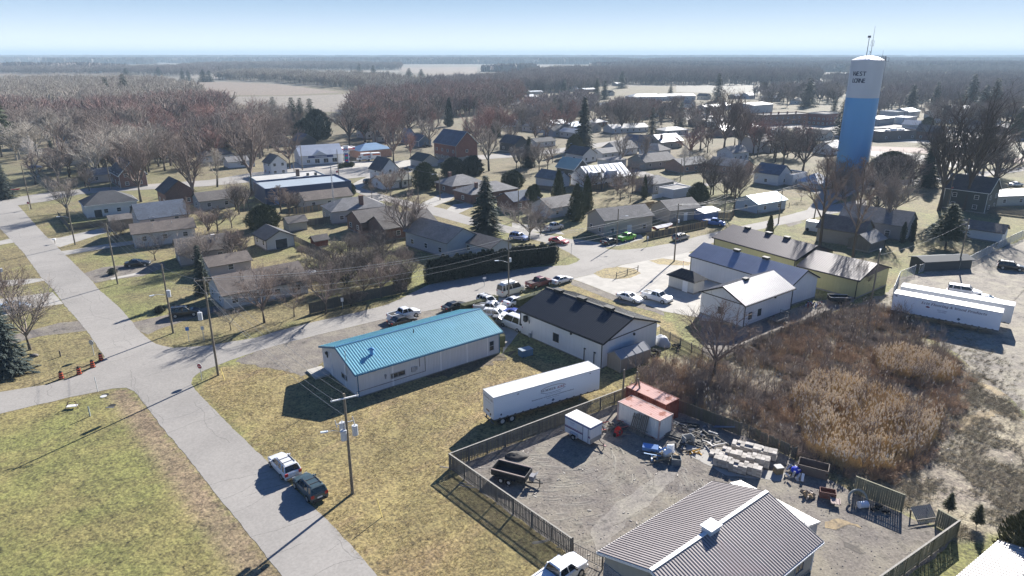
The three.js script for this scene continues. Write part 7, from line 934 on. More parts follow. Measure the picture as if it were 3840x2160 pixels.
car('pickup', CW, [-18.2,-107.4], YB, 'white pickup with bed cover parked on the cross street', { cover: M(0.02, 0.02, 0.02) }); car('sedan', CK, [-18.1,-104.7], YB, 'black sedan half hidden behind the teal roof', {}); car('sedan', CK, [-9.9,-111.6], YB, 'black sedan on the street beside the yew hedge');
car('suv', CW, [-4.2,-113.6], -0.85, 'white suv behind the yew hedge'); car('pickup', [0.5, 0.51, 0.52], [-3.8,-110.2], -0.3, 'silver pickup nosed out between the parked cars', {}); car('suv', CW, [-2.7,-107.1], -0.25, 'white boxy suv beside the teal roof end'); car('sedan', [0.2, 0.2, 0.19], [-2.1,-104.7], -0.2, 'dark grey sedan next to the white boxy suv'); car('sedan', [0.02, 0.05, 0.3], [0.1,-108.2], 2.4, 'dark blue sedan beside the black roofed workshop'); car('van', CW, [0.4,-103], 2.35, 'white van front beside the black roofed workshop'); car('sedan', CW, [0.6,-114.2], YB, 'white car behind the black roof corner');
{ const t = car('van', [0.68, 0.66, 0.6], [-0.2,-119.6], YB, 'cream camper van parked by the street lamp pole'); const r = new B(); r.box(-2.0, 0.5, 2.33, 2.6, -0.65, 0.65); mesh('raised_roof', r, WHITE, t); }
car('pickup', [0.12, 0.012, 0.018], [5.2,-124.2], YB, 'maroon pickup between the camper van and the white sedan', { trim: true }); car('sedan', CW, [9.7,-126.3], YB, 'white sedan at the head of the cross street row');
car('sedan', CW, [21.2,-116.1], -0.75, 'white sedan parked on the concrete lot'); car('pickup', CW, [26.1,-116.1], -0.75, 'white pickup with roof rack parked on the concrete lot', { trim: true });
car('pickup', [0.12, 0.5, 0.03], [27.4,-158.6], YB + 0.05, 'bright green pickup before the tan raised bungalow', { trim: true, cover: M(0.3, 0.3, 0.3) }); car('sedan', CK, [23,-155.4], YB, 'black car parked left of the green pickup'); car('wagon', [0.3, 0.3, 0.29], [40.5,-159], YB, 'grey beige wagon parked along the wooden fence'); car('pickup', [0.03, 0.13, 0.42], [52.6,-174], -0.5, 'bright blue pickup at the end of the wooden fence'); car('pickup', [0.6, 0.6, 0.6], [10.5,-168.9], YB, 'white pickup under the spreading bare tree'); car('sedan', [0.4, 0.03, 0.04], [11,-155.7], -0.6, 'red car beside the cedar hedge end'); car('suv', [0.05, 0.12, 0.35], [1.7,-159], -0.6, 'blue suv behind the cedar hedge'); car('suv', CW, [-12.2,-204.7], YB, 'white suv on the brick bungalow driveway');
car('sedan', CK, [-78.6,-137.5], 0.3, 'black sedan on the driveway beside the lawn pole'); car('suv', CK, [-55.6,-108.5], 0.35, 'black suv on the gravel driveway at the crossroads'); car('sedan', [0.35, 0.45, 0.58], [-86.8,-111.6], 0.3, 'pale blue car under the bare tree at the left edge'); car('capped', CW, [83.5,-119.1], -0.55, 'white pickup with cap behind the parked trailers', {}); car('sedan', CW, [84.9,-114.8], -0.6, 'white car almost hidden behind the trailers'); car('suv', CK, [103,-134.9], -0.55, 'black suv crossing the gravel lot on the right'); car('sedan', CS, [195.3,-360.6], 0.3, 'silver car before the dark brick store');
car('sedan', [0.1, 0.18, 0.4], [-186.2,-267.5], 0.5, 'small blue car at the far end of the left street'); car('sedan', CK, [-75.8,-279.8], 0.4, 'black car at the left fuel pump'); car('sedan', CK, [-40.7,-333.1], 0.5, 'black car by the blue grey cottage'); car('suv', CK, [144.6,-221.3], 0.5, 'black suv by the far stop sign'); car('sedan', CW, [170.4,-229.9], 0.2, 'white car on the far right street'); car('suv', CK, [-48.8,-234.4], 0.6, 'dark suv in the carport of the white low wing'); car('sedan', CK, [-40.4,-261.7], 0.3, 'black car by the county road verge');
{ // small far cars of the town car parks
  const r = rng(66), cols = [CW, CK, CS, [0.4, 0.03, 0.04], [0.05, 0.12, 0.35], [0.5, 0.48, 0.42]], spots = [...P2(133.1,-526.6,134.3,-515.9,139.3,-519.5,140.3,-509.1,146.6,-515.9,146.2,-502.4,148,-495.8,135.1,-492.6,138.4,-486.3,144.5,-541.5,148.5,-534,151.5,-523), ...P2(112,-615,116,-615,119,-610,122,-606,125,-601,128.4,-596.3,131.5,-591.7,134.5,-587.2,136.4,-578.3,138.9,-569.7,141.7,-561.4), ...P2(173.8,-405.5,176.4,-403.3,178.9,-396.9,169,-414.4,136.1,-468.3,138.4,-462.6,142,-459.8,143.7,-454.3,151.1,-465.4)];
  spots.forEach((p, i) => car(['sedan', 'suv', 'sedan', 'pickup'][i % 4], cols[Math.floor(r() * 6)], p, 0.5 + (r() > 0.5 ? 0 : 1.6), 'one of the many small parked cars in the town car parks', { group: 'cars in the town car parks', y: 0.06 }));
}
// moving trucks by the gas station
for (const [p, yaw, lab] of [[[-62,-287.6], -2.6, 'white box moving truck facing the forecourt beside the white cottage'], [[-58.4,-288.7], -2.6, 'second white box moving truck behind the first'], [[-68.2,-308.1], -0.4, 'white box moving truck parked at the pink brick garage'], [[-73,-310.7], -0.4, 'white box moving truck beside the store end']]) {
  const t = thing('moving_truck', lab, 'truck', [p[0], 0.05, p[1]], yaw), b = new B(); b.box(-3.2, 1.0, 0.8, 3.2, -1.1, 1.1); mesh('cargo_box', b, WHITE, t); const s = new B(); s.box(-3.0, 0.4, 2.3, 2.8, 1.1, 1.13).box(-3.0, 0.4, 2.3, 2.8, -1.13, -1.1).box(-3.23, -3.2, 2.3, 2.8, -1, 1); mesh('side_stripe', s, M(0.6, 0.12, 0.03), t); const c = new B(); c.box(1.0, 1.9, 0.5, 2.0, -0.98, 0.98).box(1.9, 2.7, 0.5, 1.3, -0.95, 0.95); mesh('cab', c, WHITE, t); const g = new B(); g.quad([1.92, 1.3, 0.9], [1.92, 1.3, -0.9], [1.91, 1.95, -0.8], [1.91, 1.95, 0.8]).box(1.2, 1.85, 1.3, 1.85, -0.99, 0.99); mesh('cab_window', g, GLASS, t); for (const x of [2.0, -2.0]) for (const z of [0.95, -0.95]) { const w = new B(); w.cyl([x, 0.42, z - 0.12], [x, 0.42, z + 0.12], 0.42, 0.42, 12); mesh('wheel', w, TYRE, t); }
}
// ---------- trailers ----------
function canvasMat(w, h, draw, base = '#b9c3cf', rough = 0.5) { const cv = document.createElement('canvas'); cv.width = w; cv.height = h; const g = cv.getContext('2d'); g.fillStyle = base; g.fillRect(0, 0, w, h); draw(g, w, h); const x = new THREE.CanvasTexture(cv); x.colorSpace = THREE.SRGBColorSpace; return new THREE.MeshStandardMaterial({ map: x, roughness: rough }); }
const speck = (g, w, h, n, seed) => { const r = rng(seed); for (let i = 0; i < n; i++) { g.fillStyle = `rgba(${90 + r() * 60 | 0},${85 + r() * 50 | 0},${75 + r() * 40 | 0},${r() * 0.12})`; const x = r() * w, y = Math.pow(r(), 2) * h; g.fillRect(x, y, 1 + r() * 2.5, 4 + r() * 40); } };
function semi(p, L, yaw, label, side, end, nearSide, slots) { // box trailer: x along its length, +x is the front (nose); tandem wheels at -x
  const t = thing('semi_trailer', label, 'trailer', [p[0], 0, p[1]], yaw), hx = L / 2, hz = 1.28, y0 = 1.12, y1 = 4.05, uv = [[0, 0], [1, 0], [1, 1], [0, 1]];
  const core = new B(); core.box(-hx, hx, y0, y1, -hz, hz); mesh('cargo_box', core, M(0.72, 0.73, 0.74, { map: T.grime, roughness: 0.45 }), t);
  const s = new B(); s.quad([-hx, y0 + 0.02, hz + 0.012], [hx, y0 + 0.02, hz + 0.012], [hx, y1 - 0.05, hz + 0.012], [-hx, y1 - 0.05, hz + 0.012], uv); mesh('side_panel', s, side, t);
  if (end) { const e = new B(), X = nearSide * (hx + 0.012); nearSide > 0 ? e.quad([X, y0, hz], [X, y0, -hz], [X, y1, -hz], [X, y1, hz], uv) : e.quad([X, y0, -hz], [X, y0, hz], [X, y1, hz], [X, y1, -hz], uv); mesh('end_panel', e, end, t); }
  const rim = new B(); for (const z of [hz, -hz]) rim.box(-hx - 0.02, hx + 0.02, y1 - 0.06, y1 + 0.04, z - 0.05, z + 0.05); for (const x of [hx, -hx]) rim.box(x - 0.05, x + 0.05, y1 - 0.06, y1 + 0.035, -hz, hz); mesh('top_rail', rim, M(0.4, 0.42, 0.45), t);
  const rf = new B(), n = Math.round(L / 0.6); for (let i = 0; i < n; i++) { const a = -hx + i * L / n, b = -hx + (i + 1) * L / n, d = (i % 2) * 0.014; rf.quad([a, y1 + 0.012 + d, hz - 0.06], [b, y1 + 0.026 - d, hz - 0.06], [b, y1 + 0.026 - d, -hz + 0.06], [a, y1 + 0.012 + d, -hz + 0.06]); } mesh('roof_skin', rf, M(0.78, 0.77, 0.73, { map: T.grime, roughness: 0.55 }), t);
  const sk = new B(); sk.box(-hx + 0.1, hx - 0.1, y0 - 0.14, y0, hz - 0.12, hz).box(-hx + 0.1, hx - 0.1, y0 - 0.14, y0, -hz, -hz + 0.12).box(-hx + 0.3, hx - 0.3, y0 - 0.22, y0, -0.5, 0.5); mesh('chassis', sk, M(0.1, 0.1, 0.1), t); for (let i = 0; i < slots; i++) { const q = new B(); const x = -hx + 0.8 + i * (L - 1.6) / (slots - 1); q.box(x - 0.13, x + 0.13, y0 + 0.02, y0 + 0.1, hz + 0.013, hz + 0.03); mesh('marker_strip', q, M(0.08, 0.06, 0.07), t); }
  for (const x of [-hx + 1.3, -hx + 2.6]) for (const z of [1, -1]) for (const dz of [0, 0.3]) { const w = new B(); w.cyl([0, 0, -0.13], [0, 0, 0.13], 0.5, 0.5, 18); const o = mesh('wheel', w, TYRE, t); o.position.set(x, 0.5, z * (0.98 - dz)); const h = new B(); h.cyl([0, 0, -0.14], [0, 0, 0.14], 0.27, 0.27, 12); mesh('hub', h, M(0.55, 0.55, 0.53), o); }
  const lg = new B(); for (const z of [-0.7, 0.7]) lg.box(hx - 2.7, hx - 2.55, 0.05, y0, z - 0.07, z + 0.07).box(hx - 2.8, hx - 2.45, 0, 0.06, z - 0.14, z + 0.14); mesh('landing_leg', lg, M(0.14, 0.14, 0.14), t); const ug = new B(); ug.box(-hx + 0.02, -hx + 0.12, 0.5, 0.6, -1.1, 1.1).box(-hx + 0.02, -hx + 0.12, 0.6, y0, -0.7, -0.6).box(-hx + 0.02, -hx + 0.12, 0.6, y0, 0.6, 0.7); mesh('rear_guard', ug, M(0.14, 0.14, 0.14), t); return t;
}
const diamond = (g, x, y, s) => { g.save(); g.translate(x, y); g.rotate(Math.PI / 4); g.fillStyle = '#4a5d78'; g.fillRect(-s, -s, 2 * s, 2 * s); g.restore(); };
const sideA = canvasMat(2048, 410, (g, w, h) => { speck(g, w, h, 500, 1); g.fillStyle = '#2a1f2c'; g.textAlign = 'center'; g.font = 'bold 62px serif'; g.fillText('SUMMER', 1010, 150); g.fillStyle = '#8a3038'; g.fillText('AIRE', 1255, 150); g.strokeStyle = '#5b2a3c'; g.lineWidth = 7; g.beginPath(); g.ellipse(1105, 135, 250, 72, 0, Math.PI * 1.08, Math.PI * 1.95); g.stroke(); g.strokeStyle = '#2b3c66'; g.beginPath(); g.ellipse(1105, 135, 250, 60, 0, Math.PI * 0.1, Math.PI * 0.92); g.stroke(); g.fillStyle = '#36456a'; g.font = 'italic 26px serif'; g.fillText('Built better to last longer', 1105, 228); g.fillStyle = '#1c2648'; g.font = 'bold 30px sans-serif'; g.fillText('Manufacturers of Quality Heating & Ventilation Products', 1105, 268); g.font = '24px sans-serif'; g.fillText('www.summeraire.com', 1105, 302); diamond(g, 1105, 352, 22); g.fillStyle = '#2b3550'; g.fillRect(120, 330, 26, 34); g.fillRect(420, 40, 38, 14); g.fillRect(1830, 30, 30, 14); }, '#dde3ea');
const endA = canvasMat(512, 580, (g, w, h) => { speck(g, w, h, 160, 2); g.fillStyle = '#2a2430'; g.textAlign = 'center'; g.font = 'bold 60px serif'; g.fillText('SUMMER AIRE', 256, 140); g.strokeStyle = '#2b3c66'; g.lineWidth = 5; g.beginPath(); g.ellipse(256, 125, 220, 70, 0, Math.PI * 1.1, Math.PI * 1.95); g.stroke(); g.font = '24px sans-serif'; g.fillText('Quality Heating Products', 256, 215); g.fillStyle = '#6b4a36'; g.fillRect(150, 430, 160, 40); g.fillStyle = '#15161a'; g.fillRect(330, 470, 60, 60); }, '#d2d7dd');
semi([3.9,-76.5], 15.6, 0.535, 'white box trailer with lettered side parked along the picket fence', sideA, endA, -1, 14);
const sideB = canvasMat(2048, 410, (g, w, h) => { speck(g, w, h, 1400, 3); g.fillStyle = '#2b2347'; g.font = 'italic bold 78px serif'; g.fillText('Erie Flooring & Wood Products', 560, 120); g.fillStyle = '#6a1436'; g.beginPath(); g.ellipse(700, 175, 40, 18, 0, 0, 6.28); g.moveTo(700, 140); g.lineTo(720, 175); g.lineTo(680, 175); g.fill(); g.fillStyle = '#4a5470'; g.font = '34px sans-serif'; g.fillText('WEST LORNE', 880, 215); g.fillText('ONTARIO', 910, 255); diamond(g, 1310, 330, 26); g.fillStyle = '#36405a'; g.fillRect(40, 30, 40, 24); }, '#d9e0ea');
semi([71,-104.8], 15.2, -0.66, 'nearer white box trailer with script lettering on the gravel lot', sideB, null, 1, 16);
semi([74.5,-108.1], 16.2, -0.66, 'farther white box trailer behind the lettered one', M(0.72, 0.74, 0.77, { map: T.grime }), null, 1, 10);
// ---------- fences ----------
const boxGeo = new Map();
function boxG(w, h, d) { const k = [w.toFixed(3), h.toFixed(3), d.toFixed(3)].join(); if (!boxGeo.has(k)) boxGeo.set(k, new B().box(-w / 2, w / 2, 0, h, -d / 2, d / 2).geo()); return boxGeo.get(k); }
function picketFence(a, b, h, label, o = {}) { // upright boards on two rails between posts, a cap board on top
  const L = Math.hypot(b[0] - a[0], b[1] - a[1]), t = thing(o.name ?? 'picket_fence', label, 'fence', [a[0], 0, a[1]], Math.atan2(-(b[1] - a[1]), b[0] - a[0])), m = o.m ?? FENCEW, sp = o.sp ?? 0.19, w = o.w ?? 0.14, r = rng(Math.round(L * 37) + 5), ms = o.ms ?? [m];
  const n = Math.min(300, Math.floor(L / sp)), s = L / n; for (let i = 0; i < n; i++) { if (o.gaps && r() < o.gaps) continue; const q = mesh('picket', boxG(w, h - 0.06, 0.025), ms[Math.floor(r() * ms.length)], t); q.position.set((i + 0.5) * s, 0.04 + rr(-0.02, 0.02, r), 0.035); q.rotation.x = rr(-0.012, 0.012, r); q.scale.y = o.uneven ? 0.92 + r() * 0.12 : 1; }
  const np = Math.max(2, Math.round(L / 2.4) + 1); for (let i = 0; i < np; i++) { const q = mesh('post', boxG(0.11, h + 0.02, 0.11), m, t); q.position.set(i * L / (np - 1), 0, -0.04); }
  for (const y of [0.35, h - 0.4]) { const q = mesh('rail', new B().box(0, L, y, y + 0.09, -0.02, 0.02), m, t); } if (o.cap !== false) mesh('cap_rail', new B().box(-0.05, L + 0.05, h, h + 0.04, -0.06, 0.09), o.capM ?? m, t); return t;
}
const FM = [FENCEW, M(0.18, 0.168, 0.15, { map: T.wood }), M(0.25, 0.23, 0.2, { map: T.wood })], CAPM = M(0.42, 0.4, 0.36, { map: T.wood });
const F0 = [-6.67,-63.1], F1 = [5.22,-49.69], F2 = [14.9,-78.6];
picketFence(F0, F1, 1.85, 'weathered board fence along the foreground lawn from corner to gate', { ms: FM, capM: CAPM, sp: 0.2, w: 0.125 }); picketFence(F0, F2, 1.85, 'weathered board fence between the white trailer and the dirt yard', { ms: FM, capM: CAPM, sp: 0.2, w: 0.125 });
const FY = [M(0.3, 0.29, 0.2, { map: T.wood }), M(0.25, 0.245, 0.17, { map: T.wood })];
picketFence([34.59,-58.81], [37.78,-55.76], 1.95, 'standing board fence panel behind the white barrel', { ms: FY, m: FY[0], sp: 0.2, w: 0.17 }); picketFence([40.79,-52.06], [29.72,-44.85], 1.85, 'mossy board fence running to the bottom edge at right', { ms: FY, m: FY[0], capM: CAPM, sp: 0.2, w: 0.14 }); picketFence([39.88,-53.75], [40.79,-52.06], 1.8, 'short mossy fence run behind the fallen panel', { ms: FY, m: FY[0], sp: 0.19, w: 0.165 });
picketFence([20.4,-75.6], [26.59,-69.81], 1.7, 'dark sagging board fence behind the brick stacks', { ms: [FENCED, M(0.13, 0.13, 0.1, { map: T.wood })], m: FENCED, sp: 0.17, w: 0.16, cap: false }); picketFence([27.54,-69.46], [31.07,-64.93], 1.5, 'dark low board fence behind the blue tarp', { ms: [FENCED, M(0.13, 0.13, 0.1, { map: T.wood })], m: FENCED, sp: 0.17, w: 0.15, gaps: 0.2, uneven: true, cap: false });
picketFence([23.3,-99.5], [28.8,-89], 1.6, 'grey picket fence behind the tyre pile', { ms: FM, sp: 0.24, w: 0.12, cap: false, uneven: true }); picketFence([29.2,-89.3], [39.9,-97.6], 1.6, 'grey picket fence behind the forked bare tree', { ms: FM, sp: 0.24, w: 0.12, cap: false, uneven: true }); picketFence([40.3,-97.9], [54,-108], 1.6, 'grey picket fence along the gravel side yard', { ms: FM, sp: 0.24, w: 0.12, cap: false, uneven: true });
const DKF = M(0.12, 0.115, 0.105, { map: T.wood }), DK2 = M(0.1, 0.1, 0.095, { map: T.wood });
picketFence([-34.6,-109.3], [-27.3,-115.3], 2.0, 'dark privacy fence along the cross street left run', { ms: [DKF, DK2], m: DKF, sp: 0.19, w: 0.18, cap: false }); picketFence([-27.3,-115.3], [-19.6,-120.7], 2.0, 'dark privacy fence along the cross street right run', { ms: [DKF, DK2], m: DKF, sp: 0.19, w: 0.18, cap: false });
picketFence([-41.9,-126.1], [-35.2,-131.7], 1.5, 'open slat garden fence behind the large bungalow', { m: FENCED, sp: 0.32, w: 0.12, cap: false }); picketFence([-55.5,-171.4], [-47.1,-176.7], 1.8, 'grey board fence behind the tan garden shed', { ms: [FENCEW, FENCED], sp: 0.24, w: 0.22, cap: false }); picketFence([-52.7,-158.6], [-39.7,-143.1], 1.5, 'grey board fence dividing the back lawns', { ms: [FENCEW, FENCED], sp: 0.24, w: 0.22, cap: false }); picketFence([-60.5,-186.2], [-53.2,-192.9], 1.8, 'brown board fence behind the cream bungalow', { m: FENCEN, ms: [FENCEN, FENCEW], sp: 0.24, w: 0.22, cap: false });
picketFence([-123.4,-182.3], [-111.7,-168], 1.7, 'dark fence on the street side of the fenced garden', { m: FENCED, sp: 0.24, w: 0.22, cap: false }); picketFence([-111.7,-168], [-104.5,-174], 1.7, 'dark fence along the driveway of the white hip bungalow', { m: FENCED, sp: 0.24, w: 0.22, cap: false }); picketFence([-69.3,-155.7], [-62.2,-152.2], 1.7, 'grey fence beside the pale gabled bungalow', { m: FENCEW, sp: 0.24, w: 0.22, cap: false });
picketFence([32.3,-159], [50.5,-172.2], 1.7, 'brown board fence round the covered boat', { m: FENCEN, ms: [FENCEN, FENCEW, FENCED], sp: 0.22, w: 0.2, cap: false }); picketFence([49.8,-183.7], [59.4,-180.4], 1.7, 'brown board fence in front of the blue lean to', { m: FENCEN, ms: [FENCEN, FENCEW], sp: 0.26, w: 0.24, cap: false }); picketFence([24.9,-221.3], [52.6,-242.4], 1.7, 'long brown board fence below the seamed roof house', { m: FENCEN, ms: [FENCEW, FENCEN], sp: 0.3, w: 0.28, cap: false }); picketFence([8.1,-222.7], [13.2,-220], 1.7, 'dark board fence below the white gabled outbuilding', { m: FENCED, sp: 0.3, w: 0.28, cap: false }); picketFence([18.5,-239.9], [25.3,-245.7], 1.7, 'new pale board fence beside the black gabled house', { m: M(0.5, 0.3, 0.18, { map: T.wood }), sp: 0.3, w: 0.28, cap: false }); picketFence([33.6,-191.3], [41.5,-196.7], 1.7, 'brown board fence left of the tan garage', { m: FENCEN, sp: 0.26, w: 0.24, cap: false }); picketFence([43.2,-208.3], [53.8,-214.7], 1.3, 'white board fence behind the tan garage', { m: WHITE, sp: 0.3, w: 0.27, cap: false });
picketFence([131.5,-191.3], [140.4,-183.7], 1.8, 'grey board fence behind the dark green house', { m: FENCEW, sp: 0.3, w: 0.27, cap: false }); picketFence([84.9,-155.7], [91,-160.1], 1.4, 'weathered fence scrap beside the grey garden shed', { m: FENCED, sp: 0.26, w: 0.2, cap: false });
picketFence([-180.5,-259.8], [-166.4,-244], 1.7, 'brown fence at the far street corner', { m: FENCEN, sp: 0.26, w: 0.24, cap: false }); picketFence([-166.4,-244], [-151,-225.6], 1.7, 'grey fence along the far left street', { m: FENCEW, sp: 0.26, w: 0.24, cap: false });
function chainLink(pts, h, label) { const t = thing('chain_link_fence', label, 'fence', [0, 0, 0]); for (let k = 0; k + 1 < pts.length; k++) { const [a, b] = [pts[k], pts[k + 1]], L = Math.hypot(b[0] - a[0], b[1] - a[1]), n = Math.max(1, Math.round(L / 2.6)); for (let i = 0; i <= n; i++) { const q = mesh('post', new B().cyl([0, 0, 0], [0, h + 0.1, 0], 0.035, 0.035, 6), GALV, t); q.position.set(lerp(a[0], b[0], i / n), 0, lerp(a[1], b[1], i / n)); } mesh('top_rail', new B().cyl([a[0], h, a[1]], [b[0], h, b[1]], 0.025, 0.025, 6), GALV, t); const w = new B(), m = Math.min(160, Math.round(L / 0.16)); for (let i = 0; i < m; i++) { const f0 = i / m, f1 = Math.min(1, (i + h / 0.16 * 0.16) / m * 1); for (const s of [1, -1]) { const x0 = lerp(a[0], b[0], f0), z0 = lerp(a[1], b[1], f0), g = clamp(f0 + s * h / L), x1 = lerp(a[0], b[0], g), z1 = lerp(a[1], b[1], g), y1 = h * Math.min(1, Math.abs(g - f0) * L / h); w.beam([x0, 0.05, z0], [x1, Math.max(0.06, y1), z1], 0.012, 0.012); } } mesh('wire_mesh', w, GALV, t); } return t; }
chainLink([[92.4,-134.9], [108.9,-148.8], [124.8,-161.7], [151.8,-183.7]], 1.9, 'silver chain link fence along the upper edge of the gravel lot'); chainLink([[70,-118.5], [76.2,-127.8], [81.4,-131.7]], 1.9, 'chain link gate posts beside the lower yellow wing'); chainLink([[82.5,-132.2], [88.3,-136.6], [92.4,-134.9]], 1.8, 'chain link fence behind the farther box trailer');
{ // split rail fence on the grass island and beyond
  for (const [a, b, lab] of [[[20.7,-129.1], [25.8,-133.8], 'rustic split rail fence on the grass island'], [[68.1,-186.2], [81,-196.7], 'split rail fence below the bright blue roofed house']]) { const t = thing('split_rail_fence', lab, 'fence', [a[0], 0, a[1]], Math.atan2(-(b[1] - a[1]), b[0] - a[0])), L = Math.hypot(b[0] - a[0], b[1] - a[1]); for (let i = 0; i < 3; i++) { const q = mesh('post', new B().cyl([0, 0, 0], [0.03, 1.25, 0], 0.09, 0.08, 7), POLEW, t); q.position.x = i * L / 2; } for (let i = 0; i < 2; i++) for (const y of [0.45, 0.9]) mesh('rail', new B().cyl([i * L / 2, y + 0.05, 0], [(i + 1) * L / 2, y - 0.03, 0], 0.06, 0.05, 6), POLEW, t); }
}
{ // the tube gate beside the bottom shop
  const a = [5.36,-49.74], b = [7.72,-47.96], L = Math.hypot(b[0] - a[0], b[1] - a[1]), t = thing('tube_gate', 'dark tube gate between the board fence and the taupe roofed shop', 'gate', [a[0], 0, a[1]], Math.atan2(-(b[1] - a[1]), b[0] - a[0])); const m = M(0.06, 0.055, 0.05, { roughness: 0.6 }); for (const y of [0.25, 1.3]) mesh('rail', new B().cyl([0.1, y, 0], [L, y, 0], 0.035, 0.035, 6), m, t); for (let i = 0; i <= 12; i++) { const q = mesh('bar', new B().cyl([0, 0.25, 0], [0, 1.3, 0], 0.02, 0.02, 5), m, t); q.position.x = 0.1 + i * (L - 0.1) / 12; } for (const x of [0, L + 0.08]) { const q = mesh('post', new B().cyl([0, 0, 0], [0, 1.9, 0], 0.07, 0.07, 7), m, t); q.position.x = x; }
}
// ---------- yard ----------
function container(p, yaw, L, wall, roof, label, o = {}) { // corrugated shipping container
  const t = thing('shipping_container', label, 'container', [p[0], 0, p[1]], yaw), hx = L / 2, hz = 1.22, h = 2.59, s = new B(); s.col = [1, 1, 1]; s.col = null;
  const corr = (f, len, fix) => { const n = Math.round(len / 0.28); for (let i = 0; i < n; i++) { const a = -len / 2 + i * len / n, w = len / n, pr = [[0, 0], [0.3, 0], [0.45, -0.05], [0.85, -0.05], [1, 0]]; for (let k = 0; k < 4; k++) f([a + pr[k][0] * w, pr[k][1]], [a + pr[k + 1][0] * w, pr[k + 1][1]], fix); } };
  corr((a, b) => s.quad([a[0], 0.15, hz + a[1]], [b[0], 0.15, hz + b[1]], [b[0], h - 0.1, hz + b[1]], [a[0], h - 0.1, hz + a[1]]), L - 0.2); corr((a, b) => s.quad([-a[0], 0.15, -hz - a[1]], [-b[0], 0.15, -hz - b[1]], [-b[0], h - 0.1, -hz - b[1]], [-a[0], h - 0.1, -hz - a[1]]), L - 0.2);
  corr((a, b) => s.quad([hx + a[1], 0.15, -a[0]], [hx + b[1], 0.15, -b[0]], [hx + b[1], h - 0.1, -b[0]], [hx + a[1], h - 0.1, -a[0]]), 2.3); corr((a, b) => s.quad([-hx - a[1], 0.15, a[0]], [-hx - b[1], 0.15, b[0]], [-hx - b[1], h - 0.1, b[0]], [-hx - a[1], h - 0.1, a[0]]), 2.3); mesh('corrugated_wall', s, wall, t);
  const r = new B(); corr((a, b) => r.quad([a[0], h - 0.02 + a[1] * 0.6, hz - 0.06], [b[0], h - 0.02 + b[1] * 0.6, hz - 0.06], [b[0], h - 0.02 + b[1] * 0.6, -hz + 0.06], [a[0], h - 0.02 + a[1] * 0.6, -hz + 0.06]), L - 0.15); mesh('corrugated_roof', r, roof, t);
  const f = new B(); for (const x of [-1, 1]) for (const z of [-1, 1]) f.box(x * hx - 0.08, x * hx + 0.08, 0, h + 0.01, z * hz - 0.08, z * hz + 0.08); for (const z of [-1, 1]) f.box(-hx, hx, h - 0.12, h, z * hz - 0.05, z * hz + 0.05).box(-hx, hx, 0.02, 0.16, z * hz - 0.05, z * hz + 0.05); for (const x of [-1, 1]) f.box(x * hx - 0.05, x * hx + 0.05, h - 0.12, h - 0.002, -hz, hz).box(x * hx - 0.05, x * hx + 0.05, 0.02, 0.16, -hz, hz); mesh('frame', f, o.frame ?? wall, t); return t;
}
const CPINK = M(0.62, 0.36, 0.31, { map: T.rust, roughness: 0.8 }), CWALL = M(0.72, 0.73, 0.72, { map: T.grime, roughness: 0.7 }), CRED = M(0.28, 0.07, 0.045, { map: T.rust, roughness: 0.8 });
container([15.73,-71.81], -0.85, 6.06, CWALL, CPINK, 'white shipping container with rusty pink roof in the dirt yard', { frame: M(0.55, 0.42, 0.38, { map: T.rust }) }); container([17.3,-75.6], -0.87, 6.06, CRED, CPINK, 'rust red shipping container behind the white one');
